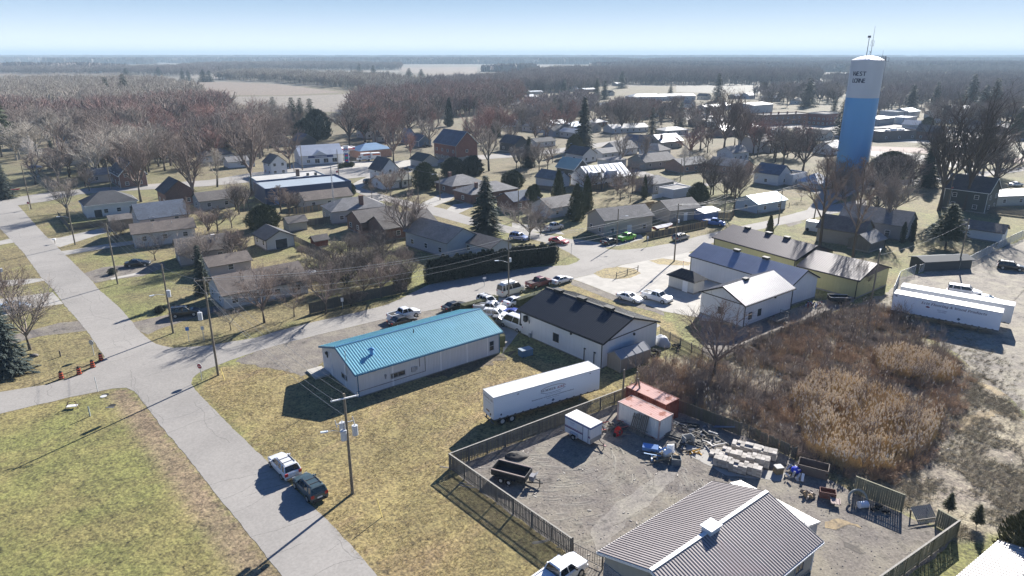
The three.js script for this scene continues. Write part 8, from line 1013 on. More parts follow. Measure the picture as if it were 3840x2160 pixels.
{ // enclosed cargo trailer
  const p = [8.19,-69.28], t = thing('cargo_trailer', 'white enclosed cargo trailer with purple stripe in the yard', 'trailer', [p[0], 0, p[1]], -0.83), b = new B(), hx = 1.95, hz = 0.98; b.box(-hx, hx, 0.45, 2.5, -hz, hz); mesh('cargo_box', b, M(0.74, 0.75, 0.77, { roughness: 0.4, map: T.grime }), t); mesh('roof', new B().box(-hx - 0.02, hx + 0.02, 2.5, 2.58, -hz - 0.02, hz + 0.02), M(0.74, 0.73, 0.7), t); mesh('top_trim', new B().box(-hx - 0.03, hx + 0.03, 2.32, 2.44, hz, hz + 0.03).box(hx, hx + 0.03, 2.32, 2.44, -hz, hz), M(0.04, 0.06, 0.25), t); mesh('stripe', new B().box(-hx, hx + 0.015, 1.18, 1.3, hz, hz + 0.018).box(-hx, hx, 1.36, 1.4, hz, hz + 0.018), M(0.1, 0.02, 0.12), t); mesh('stone_guard', new B().box(hx, hx + 0.025, 0.5, 1.05, -hz, hz), M(0.3, 0.31, 0.32, { metalness: 0.5, roughness: 0.5 }), t);
  mesh('side_door', new B().box(0.85, 1.65, 0.55, 2.3, hz, hz + 0.02), M(0.7, 0.71, 0.73), t); for (const x of [0.85, 1.65]) mesh('door_bar', new B().box(x - 0.025, x + 0.025, 0.55, 2.3, hz + 0.02, hz + 0.05), M(0.06, 0.06, 0.12), t); mesh('fender', new B().box(-0.95, 0.05, 0.82, 0.92, hz, hz + 0.28).box(-0.97, -0.87, 0.45, 0.82, hz, hz + 0.28).box(0, 0.1, 0.45, 0.82, hz, hz + 0.28), M(0.5, 0.5, 0.52), t); const lt = canvasMat(256, 128, (g) => { g.fillStyle = '#4a3b62'; g.font = 'bold 28px serif'; g.textAlign = 'center'; g.fillText('Furniture', 128, 40); g.font = '18px serif'; g.fillText('Refinishing', 128, 70); g.fillText('Restoration', 128, 98); }, '#ccd2dc'); mesh('side_lettering', new B().quad([-1.5, 1.5, hz + 0.012], [-0.1, 1.5, hz + 0.012], [-0.1, 2.2, hz + 0.012], [-1.5, 2.2, hz + 0.012], [[0, 0], [1, 0], [1, 1], [0, 1]]), lt, t);
  for (const s of [1, -1]) { const w = mesh('wheel', new B().cyl([0, 0, -0.1], [0, 0, 0.1], 0.36, 0.36, 16), TYRE, t); w.position.set(-0.45, 0.36, s * (hz + 0.12)); mesh('rim', new B().cyl([0, 0, -0.11], [0, 0, 0.11], 0.2, 0.2, 10), RIM, w); } mesh('tongue', new B().beam([hx, 0.45, 0.6], [hx + 1.3, 0.45, 0], 0.08, 0.1).beam([hx, 0.45, -0.6], [hx + 1.3, 0.45, 0], 0.08, 0.1).cyl([hx + 1.2, 0, 0.0], [hx + 1.2, 0.8, 0], 0.05, 0.04, 6), M(0.08, 0.06, 0.06), t); mesh('coupler', new B().box(hx + 1.2, hx + 1.5, 0.42, 0.55, -0.08, 0.08), M(0.5, 0.3, 0.28), t);
}
{ // black dump trailer
  const p = [-0.04,-61.21], t = thing('dump_trailer', 'black open dump trailer beside the board fence', 'trailer', [p[0], 0, p[1]], -0.42), m = M(0.02, 0.02, 0.022, { roughness: 0.6 }), rim = M(0.3, 0.24, 0.21), hx = 1.9, hz = 0.95; mesh('bed_floor', new B().box(-hx, hx, 0.6, 0.68, -hz, hz), m, t); for (const z of [-1, 1]) mesh('side_wall', new B().box(-hx, hx, 0.68, 1.25, z * hz - 0.04, z * hz + 0.04), m, t); for (const x of [-1, 1]) mesh('end_wall', new B().box(x * hx - 0.04, x * hx + 0.04, 0.68, 1.35, -hz, hz), m, t); mesh('top_rim', new B().box(-hx, hx, 1.25, 1.36, hz - 0.07, hz + 0.07).box(-hx, hx, 1.25, 1.36, -hz - 0.07, -hz + 0.07), rim, t); mesh('stake_ribs', new B().box(-1.2, -1.1, 0.68, 1.25, hz + 0.04, hz + 0.1).box(0, 0.1, 0.68, 1.25, hz + 0.04, hz + 0.1).box(1.1, 1.2, 0.68, 1.25, hz + 0.04, hz + 0.1), m, t); mesh('fender', new B().box(-1.4, 0.9, 0.72, 0.78, hz + 0.04, hz + 0.34).box(-1.4, 0.9, 0.72, 0.78, -hz - 0.34, -hz - 0.04), m, t);
  for (const x of [-0.7, 0.2]) for (const s of [1, -1]) { const w = mesh('wheel', new B().cyl([0, 0, -0.1], [0, 0, 0.1], 0.36, 0.36, 14), TYRE, t); w.position.set(x, 0.36, s * (hz + 0.18)); mesh('rim', new B().cyl([0, 0, -0.11], [0, 0, 0.11], 0.18, 0.18, 10), M(0.6, 0.6, 0.6), w); } mesh('tongue', new B().beam([hx, 0.55, 0.6], [hx + 1.6, 0.5, 0], 0.1, 0.12).beam([hx, 0.55, -0.6], [hx + 1.6, 0.5, 0], 0.1, 0.12).cyl([hx + 1.3, 0, 0.1], [hx + 1.3, 0.95, 0.1], 0.05, 0.05, 6), m, t); mesh('pump_box', new B().box(hx + 0.2, hx + 0.7, 0.6, 1.15, -0.35, 0.35), M(0.25, 0.25, 0.26), t); mesh('spare_panel', new B().beam([hx + 0.1, 0.7, -0.2], [hx + 0.9, 1.3, -0.3], 0.6, 0.04), M(0.3, 0.3, 0.3), t);
}
// leaning pallets and boards on the white container
{ const p = [14.75,-69.63], r = rng(12); for (const [dx, n, len, lab] of [[0, 4, 2.3, 'grey weathered pallet leaning on the white container'], [1.1, 5, 2.6, 'bundle of tall boards leaning on the white container']]) { const t = thing('leaning_boards', lab, 'boards', [p[0] + dx * 0.62 - 0.6, 0, p[1] + dx * 0.75 - 0.9], -0.85); for (let i = 0; i < n; i++) { const q = mesh('board', new B().beam([0, 0, 0], [0, len * (0.9 + r() * 0.15), -0.75], 0.16, 0.04), FM[i % 3], t); q.position.x = i * 0.24 - 0.4; } for (const f of dx ? [0.3] : [0.25, 0.75]) mesh('cross_board', new B().beam([-0.55, len * f, -0.75 * f - 0.05], [n * 0.24 - 0.3, len * f, -0.75 * f - 0.05], 0.14, 0.05), FENCEW, t); }
  const d = [12.46,-69.81], t = thing('red_wheelbarrow', 'red tipped wheelbarrow and scraps left of the white container', 'wheelbarrow', [d[0], 0, d[1]], 0.4); const tub = new THREE.CylinderGeometry(0.62, 0.35, 0.5, 10, 1, true); tub.rotateZ(1.1); tub.translate(0, 0.5, 0); const tm = new THREE.MeshStandardMaterial({ color: C(0.5, 0.02, 0.02), roughness: 0.45, side: THREE.DoubleSide }); mesh('tub', tub, tm, t); mesh('handle', new B().beam([-0.3, 0.5, 0.3], [1.3, 0.15, 0.5], 0.05, 0.05), FENCEN, t); mesh('handle', new B().beam([-0.3, 0.5, -0.3], [1.3, 0.15, -0.4], 0.05, 0.05), FENCEN, t); const w = mesh('wheel', new B().cyl([-0.6, 0.25, -0.06], [-0.6, 0.25, 0.06], 0.24, 0.24, 12), TYRE, t);
}
// three old posts by the containers
[[[14.1,-77.9], 4.6, 0, 'tall bare post at the end of the board fence'], [[15.8,-78.1], 4.2, 0, 'tall bare post beside the red container'], [[16.5,-76.8], 3.9, -0.5, 'leaning bare post against the red container']].forEach(([p, h, ln, lab]) => { const t = thing('wooden_post', lab, 'post', [p[0], 0, p[1]]); mesh('shaft', new B().cyl([0, -0.1, 0], [ln * 1.6, h, 0], 0.13, 0.11, 8), POLEW, t); mesh('post_top', new B().cyl([ln * 1.6, h, 0], [ln * 1.6, h + 0.02, 0], 0.115, 0.1, 8), FENCEW, t); });
// stacks of pale brick on pallets, each brick row a part
{ const r = rng(21), BM = [M(0.46, 0.43, 0.39, { map: T.grime }), M(0.36, 0.33, 0.3, { map: T.grime }), M(0.54, 0.5, 0.46, { map: T.grime })];
  const spots = [[1817,1168, 1.0, 'nearest left'], [1856,1172, 1.0, 'nearest middle'], [1893,1176, 1.0, 'nearest right'], [1880,1150, 0.9, 'second row middle'], [1922,1158, 0.9, 'second row right'], [1840,1140, 0.85, 'second row left'], [1905,1132, 0.95, 'third row middle'], [1940,1140, 0.95, 'third row right'], [1865,1120, 0.85, 'third row left'], [1830,1152, 0.5, 'low tilted']];
  const PP = P2(22.7,-63.62,24.05,-62.58,25.43,-62.14,25.43,-64.23,26.83,-63.77,24.03,-65.32,26.74,-65.95,28.1,-65.16,25.63,-66.76,22.8,-65.32);
  PP.forEach((p, i) => { const hgt = spots[i][2], t = thing('brick_stack', `pallet of pale stacked bricks, ${spots[i][3]} of the yard stacks`, 'bricks', [p[0], 0, p[1]], -0.5 + rr(-0.05, 0.05, r)); const pal = new B(); for (let k = 0; k < 5; k++) pal.box(-0.95, 0.95, 0.1, 0.13, -0.55 + k * 0.25, -0.43 + k * 0.25); for (const x of [-0.9, 0, 0.82]) pal.box(x, x + 0.08, 0, 0.1, -0.55, 0.57); mesh('pallet', pal, FENCEW, t); const rows = Math.round(hgt / 0.2); for (let y = 0; y < rows; y++) for (let a = 0; a < 4; a++) for (let c = 0; c < 2; c++) { if (y === rows - 1 && r() < 0.2) continue; const q = mesh('brick_layer', boxG(0.44, 0.175, 0.53), BM[Math.floor(r() * 3)], t); q.position.set(-0.7 + a * 0.465 + rr(-0.02, 0.02, r), 0.14 + y * 0.185, -0.28 + c * 0.56 + rr(-0.02, 0.02, r)); q.rotation.y = rr(-0.03, 0.03, r); } });
  // loose planks and long slabs behind the stacks
  const L1 = [19.01,-69.46], slab = thing('lumber_pile', 'long pile of grey planks beside the brick stacks', 'lumber', [L1[0], 0, L1[1]], -0.62); for (let i = 0; i < 14; i++) { const q = mesh('plank', new B().box(-2.6 + r(), 2.4 + r(), 0, 0.09, -0.12, 0.12), FM[i % 3], slab); q.position.set(rr(-0.3, 0.3, r), 0.05 + Math.floor(i / 5) * 0.12, -0.6 + (i % 5) * 0.3); q.rotation.y = rr(-0.06, 0.06, r); }
  const J = [16.34,-65.47], jp = thing('scrap_heap', 'heap of broken boards and blue and white cabinets beside the white container', 'scrap', [J[0], 0, J[1]]); const cab = (x, y, z, w, h, d, m, ry, rx) => { const q = mesh('cabinet_panel', boxG(w, h, d), m, jp); q.position.set(x, y, z); q.rotation.set(rx, ry, 0.1); }; const BLP = M(0.16, 0.32, 0.62, { roughness: 0.5 }); cab(-0.9, 0.35, -0.9, 1.7, 0.5, 0.7, BLP, -0.3, 0.3); cab(0.3, 0.5, -0.6, 0.8, 1.2, 0.2, BLP, 0.4, 0.9); cab(0.7, 0.3, 0.2, 0.8, 1.1, 0.5, WHITE, 0.5, 0.6); cab(1.3, 0.35, -0.2, 0.7, 0.9, 0.6, WHITE, -0.5, -0.3); cab(1.5, 0.4, -0.9, 0.9, 0.8, 0.5, M(0.1, 0.09, 0.08), 0.3, 0); for (let i = 0; i < 26; i++) { const q = mesh('broken_board', boxG(rr(0.9, 1.9, r), 0.05, 0.16), [WHITE, FENCEW, M(0.3, 0.42, 0.6), FENCEN, FENCED][Math.floor(r() * 5)], jp); q.position.set(rr(-1.1, 1.6, r), rr(0.05, 0.55, r), rr(-0.9, 1.4, r)); q.rotation.set(rr(-0.3, 0.3, r), r() * 3.1, rr(-0.35, 0.35, r)); }
  for (const [q, lab, n] of [[[22.05,-69.63], 'tangle of grey posts and boards between bin and brick stacks', 22], [[19.27,-67.09], 'low litter of dark scrap beside the open box bin', 14], [[11.93,-71.69], 'dark heap of brushwood and red rags by the board fence', 26], [[22.91,-67.75], 'crossed pale beams leaning over the low brick stack', 9]]) { const o = thing('scrap_heap', lab, 'scrap', [q[0], 0, q[1]]); for (let i = 0; i < n; i++) { const d = mesh('scrap_board', boxG(rr(0.5, 2.2, r), rr(0.04, 0.12, r), rr(0.08, 0.2, r)), [FENCEW, FENCED, M(0.42, 0.4, 0.37), BLACK, lab.includes('red') ? M(0.35, 0.1, 0.09) : M(0.5, 0.48, 0.45)][Math.floor(r() * 5)], o); d.position.set(rr(-1.3, 1.3, r), rr(0.03, 0.5, r), rr(-0.8, 0.8, r)); d.rotation.set(rr(-0.4, 0.4, r), r() * 3.1, rr(-0.4, 0.4, r)); } }
  const cp = [20.02,-67.92], cr = thing('concrete_bin', 'grey open box bin standing beside the scrap heap', 'bin', [cp[0], 0, cp[1]], 0.3); mesh('back_wall', new B().box(-0.6, 0.6, 0, 1.1, -0.45, -0.38), M(0.4, 0.4, 0.38), cr); mesh('side_wall', new B().box(-0.6, -0.53, 0, 1.1, -0.38, 0.4), M(0.36, 0.36, 0.34), cr); mesh('side_wall', new B().box(0.53, 0.6, 0, 1.1, -0.38, 0.4), M(0.36, 0.36, 0.34), cr);
  const gp = [17.79,-64.08], gb = thing('planter_box', 'dark grey open box beside the scrap heap', 'box', [gp[0], 0, gp[1]], -0.1); for (const [x0, x1, z0, z1] of [[-0.5, 0.5, 0.4, 0.46], [-0.5, 0.5, -0.46, -0.4], [-0.5, -0.44, -0.4, 0.4], [0.44, 0.5, -0.4, 0.4]]) mesh('box_side', new B().box(x0, x1, 0, 0.75, z0, z1), M(0.16, 0.18, 0.19), gb); mesh('box_floor', new B().box(-0.44, 0.44, 0.1, 0.2, -0.4, 0.4), BLACK, gb);
  const yp = [20.2,-65.95], yl = thing('yellow_frames', 'tangle of yellow metal frames on the paving', 'frames', [yp[0], 0, yp[1]]); for (let i = 0; i < 9; i++) mesh('frame_bar', new B().beam([rr(-0.9, 0.9, r), 0.05, rr(-0.5, 0.5, r)], [rr(-0.9, 0.9, r), rr(0.1, 0.6, r), rr(-0.5, 0.5, r)], 0.08, 0.08), M(0.55, 0.3, 0.03), yl);
  const bp = [25.1,-71.05], bl = thing('blue_sheet', 'blue grey sheet leaning at the dark fence', 'sheet', [bp[0], 0, bp[1]], -0.75); mesh('panel', new B().beam([-1.2, 0.1, 0], [1.2, 0.9, -0.4], 0.9, 0.04), M(0.12, 0.18, 0.3), bl); mesh('panel_edge', new B().beam([-1.2, 0.16, 0.42], [1.2, 0.96, 0.02], 0.04, 0.05), M(0.2, 0.26, 0.36), bl);
  const ld = [18.83,-72.9], la = thing('ladder', 'dark ladder lying beside the red container', 'ladder', [ld[0], 0, ld[1]], -0.72); for (const z of [-0.25, 0.25]) mesh('stile', new B().box(-2.6, 2.6, 0.25, 0.33, z - 0.04, z + 0.04), M(0.25, 0.25, 0.25), la); for (let i = 0; i < 14; i++) { const q = mesh('rung', new B().box(-0.03, 0.03, 0.27, 0.31, -0.25, 0.25), M(0.25, 0.25, 0.25), la); q.position.x = -2.4 + i * 0.37; } 
  const hp = [20.62,-71.97], hb = thing('hose_coils', 'black hose coils beside the lying ladder', 'hose', [hp[0], 0, hp[1]]); [[0, 0, 0.8], [1.1, 0.2, 0.6], [0.5, 0.9, 0.9]].forEach(([x, z, rad]) => { const g = new THREE.TorusGeometry(rad, 0.07, 6, 22); g.rotateX(Math.PI / 2 - 0.3); const q = mesh('coil', g, BLACK, hb); q.position.set(x, 0.25, z); });
  // right hand odds and ends
  const dz = [31.89,-62.29], du = thing('open_skip', 'brown open skip bin with blue tarp corner behind the shop', 'skip', [dz[0], 0, dz[1]], -0.5), sk = M(0.16, 0.13, 0.11, { map: T.rust }); for (const [x0, x1, z0, z1] of [[-1.5, 1.5, 0.75, 0.82], [-1.5, 1.5, -0.82, -0.75], [-1.5, -1.43, -0.75, 0.75], [1.43, 1.5, -0.75, 0.75]]) mesh('skip_side', new B().box(x0, x1, 0.05, 1.1, z0, z1), sk, du); mesh('skip_floor', new B().box(-1.43, 1.43, 0.1, 0.2, -0.75, 0.75), sk, du);
  const tb = [30.06,-62.14], tp = thing('blue_tarp', 'bright blue tarp bundle beside the brown skip', 'tarp', [tb[0], 0, tb[1]]); const tg = new THREE.SphereGeometry(0.75, 12, 8); tg.scale(0.75, 0.6, 0.6); tg.translate(0, 0.4, 0); { const P = tg.attributes.position; for (let i = 0; i < P.count; i++) { const k = 1 + 0.9 * (vnoise(P.getX(i) * 3, P.getY(i) * 3 + P.getZ(i) * 2) - 0.5); P.setXYZ(i, P.getX(i) * k, P.getY(i), P.getZ(i) * k); } tg.computeVertexNormals(); } mesh('tarp', tg, M(0.02, 0.05, 0.5, { roughness: 0.4 }), tp); mesh('weight', new B().box(-0.2, 0.2, 0, 0.25, 0.5, 0.75), M(0.4, 0.38, 0.35), tp);
  const bx = [28.22,-62.29], cb2 = thing('crate', 'small wooden crate of scrap before the skip', 'crate', [bx[0], 0, bx[1]], 0.2); mesh('crate_body', new B().box(-0.4, 0.4, 0, 0.75, -0.35, 0.35), M(0.28, 0.22, 0.13, { map: T.wood }), cb2); mesh('lid_cloth', new B().box(-0.42, 0.42, 0.75, 0.85, -0.37, 0.37), M(0.55, 0.52, 0.47), cb2);
  const c2 = [31.55,-58.02], rc = thing('rusty_cart', 'rusty metal tool chest with slatted drawer behind the shop', 'cart', [c2[0], 0, c2[1]], -0.35); for (const [x0, x1, z0, z1] of [[-0.75, 0.75, 0.4, 0.46], [-0.75, 0.75, -0.46, -0.4], [-0.75, -0.69, -0.4, 0.4], [0.69, 0.75, -0.4, 0.4]]) mesh('side', new B().box(x0, x1, 0.15, 0.85, z0, z1), M(0.14, 0.06, 0.045), rc); mesh('slatted_panel', new B().box(0.2, 1.1, 0.4, 0.46, 0.5, 1.5).box(0.2, 0.28, 0.46, 0.56, 0.5, 1.5).box(0.5, 0.56, 0.46, 0.5, 0.5, 1.5).box(0.75, 0.81, 0.46, 0.5, 0.5, 1.5).box(1.02, 1.1, 0.46, 0.56, 0.5, 1.5), M(0.36, 0.28, 0.25), rc);
  const s2 = [29.9,-58.28], so = thing('scrap_heap', 'small heap of rusty machine scrap beside the tool chest', 'scrap', [s2[0], 0, s2[1]]); for (let i = 0; i < 12; i++) { const q = mesh('scrap_piece', boxG(rr(0.2, 0.7, r), rr(0.08, 0.3, r), rr(0.1, 0.4, r)), [M(0.1, 0.08, 0.07), M(0.35, 0.3, 0.26), FENCEN][i % 3], so); q.position.set(rr(-0.6, 0.6, r), rr(0, 0.35, r), rr(-0.4, 0.4, r)); q.rotation.set(r(), r() * 3, r()); }
  const m2 = [29.47,-61.93], mo = thing('scrap_heap', 'jumble of pale metal scrap between crate and skip', 'scrap', [m2[0], 0, m2[1]]); for (let i = 0; i < 22; i++) { const q = mesh('scrap_piece', boxG(rr(0.15, 0.9, r), rr(0.05, 0.2, r), rr(0.05, 0.25, r)), [M(0.5, 0.48, 0.45), M(0.08, 0.08, 0.08), M(0.3, 0.28, 0.25), WHITE][i % 4], mo); q.position.set(rr(-1.0, 1.0, r), rr(0, 0.5, r), rr(-1.1, 1.1, r)); q.rotation.set(r(), r() * 3, r()); }
  const wp = [34.36,-56.44], ba = thing('white_barrel', 'white barrel lying at the standing fence panel', 'barrel', [wp[0], 0, wp[1]], 0.15); mesh('drum', new B().cyl([-0.45, 0.36, 0], [0.45, 0.36, 0], 0.34, 0.34, 16), M(0.62, 0.66, 0.72, { roughness: 0.45 }), ba); mesh('bung', new B().cyl([0.45, 0.5, 0.1], [0.49, 0.5, 0.1], 0.06, 0.06, 8), BLACK, ba); const hg = new THREE.TorusGeometry(0.9, 0.11, 8, 20, 3.6); hg.rotateX(-0.5); const ho = thing('culvert_hose', 'grey corrugated hose arched over the white barrel', 'hose', [wp[0] - 0.2, 0, wp[1] - 0.7]); const hm = mesh('hose', hg, M(0.28, 0.3, 0.27), ho); hm.position.y = 0.45; const he = mesh('hose_end', new B().cyl([0.9, 0.1, 0], [0.9, 0.45, 0], 0.11, 0.11, 8), M(0.2, 0.22, 0.2), ho);
  const bk = [35.32,-56], bw = thing('tyre_pair', 'dark tyres and pails by the standing fence panel', 'tyres', [bk[0], 0, bk[1]]); for (const [x, z, y] of [[0, 0, 0.15], [0.9, 0.3, 0.15], [0.5, -0.3, 0.3]]) { const g = new THREE.TorusGeometry(0.28, 0.12, 8, 16); g.rotateX(Math.PI / 2 - 0.5); const q = mesh('tyre', g, TYRE, bw); q.position.set(x, y, z); }
  const fp = [39.21,-54.68], fb = thing('fallen_fence_panel', 'fallen fence panel propped aslant at the corner', 'fence panel', [fp[0], 0, fp[1]], 0.2); for (let i = 0; i < 11; i++) { const q = mesh('picket', new B().beam([0, 0.12, 0.75], [0, 1.15, -0.55], 0.15, 0.03), CAPM, fb); q.position.x = -1.0 + i * 0.2; } for (const z of [0.5, -0.5]) mesh('rail', new B().box(-1.1, 1.1, z > 0 ? 0.38 : 0.78, z > 0 ? 0.46 : 0.86, z - 0.05, z + 0.05), FENCEW, fb); for (const x of [-0.9, 0.9]) mesh('prop', new B().beam([x, 0, -0.5], [x, 0.85, -0.6], 0.1, 0.1), FENCED, fb);
  // litter: small pale scraps of wood and paper, dead branches
  const bits = []; for (let i = 0; i < 260; i++) { const p = i < 150 ? [lerp(-5, 24, r()), lerp(-72, -46, r())] : [lerp(34, 62, r()), lerp(-95, -58, r())]; if (!inside(p, YARD) && !inside(p, WEEDS) && !inside(p, LOT)) continue; bits.push([p[0], 0.02, p[1], r() * 6, rr(0.15, 0.8, r), rr(0.2, 1, r)]); } instanced('litter', boxG(0.5, 0.08, 0.12), M(0.5, 0.46, 0.4), bits, 'pale scraps of wood and litter on the bare ground', 'litter');
  const st = []; for (let i = 0; i < 3200; i++) { const p = [lerp(-8, 36, r()), lerp(-80, -42, r())]; if (inside(p, YARD)) st.push([p[0], 0.0, p[1], r() * 6, rr(0.3, 1.4, r), rr(0.3, 1, r)]); } const stg = new THREE.DodecahedronGeometry(0.07, 0); instanced('yard_stones', stg, M(0.33, 0.31, 0.28, { map: T.dirt }), st, 'small stones and clods scattered over the dirt yard', 'stones');
  const heap = [0.53,-65.47], hs2 = new THREE.SphereGeometry(1, 18, 10, 0, 6.3, 0, 1.57); { const P = hs2.attributes.position; for (let i = 0; i < P.count; i++) { const k = 0.75 + 0.6 * fbm(P.getX(i) * 2.2 + 4, P.getZ(i) * 2.2, 3); P.setXYZ(i, P.getX(i) * 1.25 * k, P.getY(i) * 0.4 * k, P.getZ(i) * 0.95 * k); } hs2.computeVertexNormals(); } const ho2 = solo('brush_heap', hs2, M(0.13, 0.12, 0.1, { map: T.dirt }), 'low heap of brush clippings near the black dump trailer', 'heap'); ho2.position.set(heap[0], 0, heap[1]);
}
// grey canopy tent shed and tyre pile at the black roofed workshop
{ const p = [16.7,-89.3], t = house({ label: 'tan fabric storage tent at the end of the black roofed workshop', name: 'storage_tent', cat: 'tent', p, L: 6.0, W: 2.6, yaw: 0.64, eave: 1.9, rise: 0.75, wall: M(0.32, 0.28, 0.23, { map: T.grime, roughness: 0.9 }), rm: M(0.3, 0.31, 0.33, { map: T.grime, roughness: 0.8 }), over: 0.04, found: false }); for (let i = 0; i < 5; i++) { mesh('hoop_rib', new B().beam([-3 + i * 1.5, 2.08, 1.33], [-3 + i * 1.5, 2.83, 0], 0.06, 0.05).beam([-3 + i * 1.5, 0, 1.33], [-3 + i * 1.5, 2.0, 1.33], 0.05, 0.05), M(0.35, 0.34, 0.33), t); }
  const r = rng(88), a = [20.5,-92.4]; const tg = new THREE.TorusGeometry(0.27, 0.115, 8, 18); for (let i = 0; i < 26; i++) { const x = a[0] + rr(-1.5, 1.5, r) * 0.9, z = a[1] + rr(-1.1, 1.1, r), y = 0.13 + rr(0, 1, r) * Math.max(0, 1.15 - Math.hypot(x - a[0], z - a[1]) * 0.7); const q = solo('tyre', tg, TYRE, 'old black tyre in the pile between tent and picket fence', 'tyre', 'tyres in the pile by the tent'); q.position.set(x, y, z); q.rotation.set(Math.PI / 2 + rr(-0.7, 0.7, r), rr(-0.5, 0.5, r), 0); }
  const c = [23,-96.4]; const tp = new THREE.SphereGeometry(1, 18, 10, 0, 6.3, 0, 1.6); { const P = tp.attributes.position; for (let i = 0; i < P.count; i++) { const k = 0.8 + 0.45 * fbm(P.getX(i) * 1.8 + 4, P.getZ(i) * 1.8 + P.getY(i), 3); P.setXYZ(i, P.getX(i) * 1.5 * k, P.getY(i) * 1.35 * k, P.getZ(i) * 1.0 * k); } tp.computeVertexNormals(); } const cv = solo('tarp_covered_pile', tp, M(0.45, 0.46, 0.48, { roughness: 0.45 }), 'grey white tarp covered pile beside the grey picket fence', 'tarp'); cv.position.set(c[0], 0, c[1]); cv.rotation.y = -0.8; for (const [dx, dz] of [[1.6, 1.2], [2.3, 1.0], [2.1, 1.9]]) { const q = solo('tyre', tg, TYRE, 'old black tyre beside the grey tarp pile', 'tyre', 'tyres by the tarp pile'); q.position.set(c[0] + dx, 0.35, c[1] + dz); q.rotation.set(Math.PI / 2, 0.3, 0); }
  const d = [2,-92.4], dm = thing('metal_bin', 'blue steel bin on the shaded grass between the workshops', 'bin', [d[0], 0, d[1]], 0.55); mesh('bin_body', new B().box(-0.95, 0.95, 0, 1.0, -0.6, 0.6), M(0.1, 0.2, 0.32, { map: T.rust }), dm); mesh('bin_lid', new B().box(-0.97, 0.97, 1.0, 1.06, -0.62, 0.62), M(0.3, 0.36, 0.42, { map: T.grime }), dm);
  const ut = [44.2,-105.6], u = thing('utility_trailer', 'flat utility trailer with ramp beside the white wing', 'trailer', [ut[0], 0, ut[1]], 0.62); mesh('deck', new B().box(-1.6, 1.6, 0.5, 0.58, -0.9, 0.9), M(0.2, 0.18, 0.15, { map: T.wood }), u); mesh('side_rail', new B().box(-1.6, 1.6, 0.85, 0.9, 0.88, 0.92).box(-1.6, 1.6, 0.85, 0.9, -0.92, -0.88), BLACK, u); mesh('ramp', new B().box(1.6, 1.65, 0.58, 1.6, -0.9, -0.85).box(1.6, 1.65, 0.58, 1.6, 0.85, 0.9).box(1.6, 1.65, 1.55, 1.6, -0.9, 0.9).box(1.6, 1.65, 1.05, 1.09, -0.9, 0.9), BLACK, u); for (const z of [-1, 1]) { mesh('wheel', new B().cyl([0.2, 0.33, z * 1.0 - 0.1], [0.2, 0.33, z * 1.0 + 0.1], 0.33, 0.33, 14), TYRE, u); } 
  const bt = [58.3,-114.8], b2 = thing('dump_trailer', 'black box trailer with pale rim behind the white wing', 'trailer', [bt[0], 0, bt[1]], -0.1); for (const z of [-1, 1]) mesh('side_wall', new B().box(-1.7, 1.7, 0.6, 1.3, z * 0.9 - 0.03, z * 0.9 + 0.03), BLACK, b2); for (const x of [-1, 1]) mesh('end_wall', new B().box(x * 1.7 - 0.03, x * 1.7 + 0.03, 0.6, 1.3, -0.87, 0.87), BLACK, b2); mesh('floor', new B().box(-1.67, 1.67, 0.58, 0.64, -0.87, 0.87), BLACK, b2); mesh('rim', new B().box(-1.75, 1.75, 1.3, 1.36, 0.84, 0.96).box(-1.75, 1.75, 1.3, 1.36, -0.96, -0.84), M(0.6, 0.58, 0.54), b2); for (const z of [-1, 1]) mesh('wheel', new B().cyl([0, 0.33, z * 1.05 - 0.1], [0, 0.33, z * 1.05 + 0.1], 0.33, 0.33, 14), TYRE, b2);
  const jk = [53.3,-112.8], jj = thing('scrap_heap', 'heap of bikes and metal bits against the white workshop wall', 'scrap', [jk[0], 0, jk[1]]); for (let i = 0; i < 20; i++) { const q = mesh('scrap_piece', boxG(rr(0.3, 1.2, r), rr(0.05, 0.25, r), rr(0.05, 0.3, r)), [M(0.4, 0.4, 0.42), BLACK, M(0.2, 0.3, 0.5), M(0.3, 0.1, 0.08)][i % 4], jj); q.position.set(rr(-1.6, 1.6, r), rr(0, 0.7, r), rr(-0.6, 0.6, r)); q.rotation.set(r(), r() * 3, r()); }
}
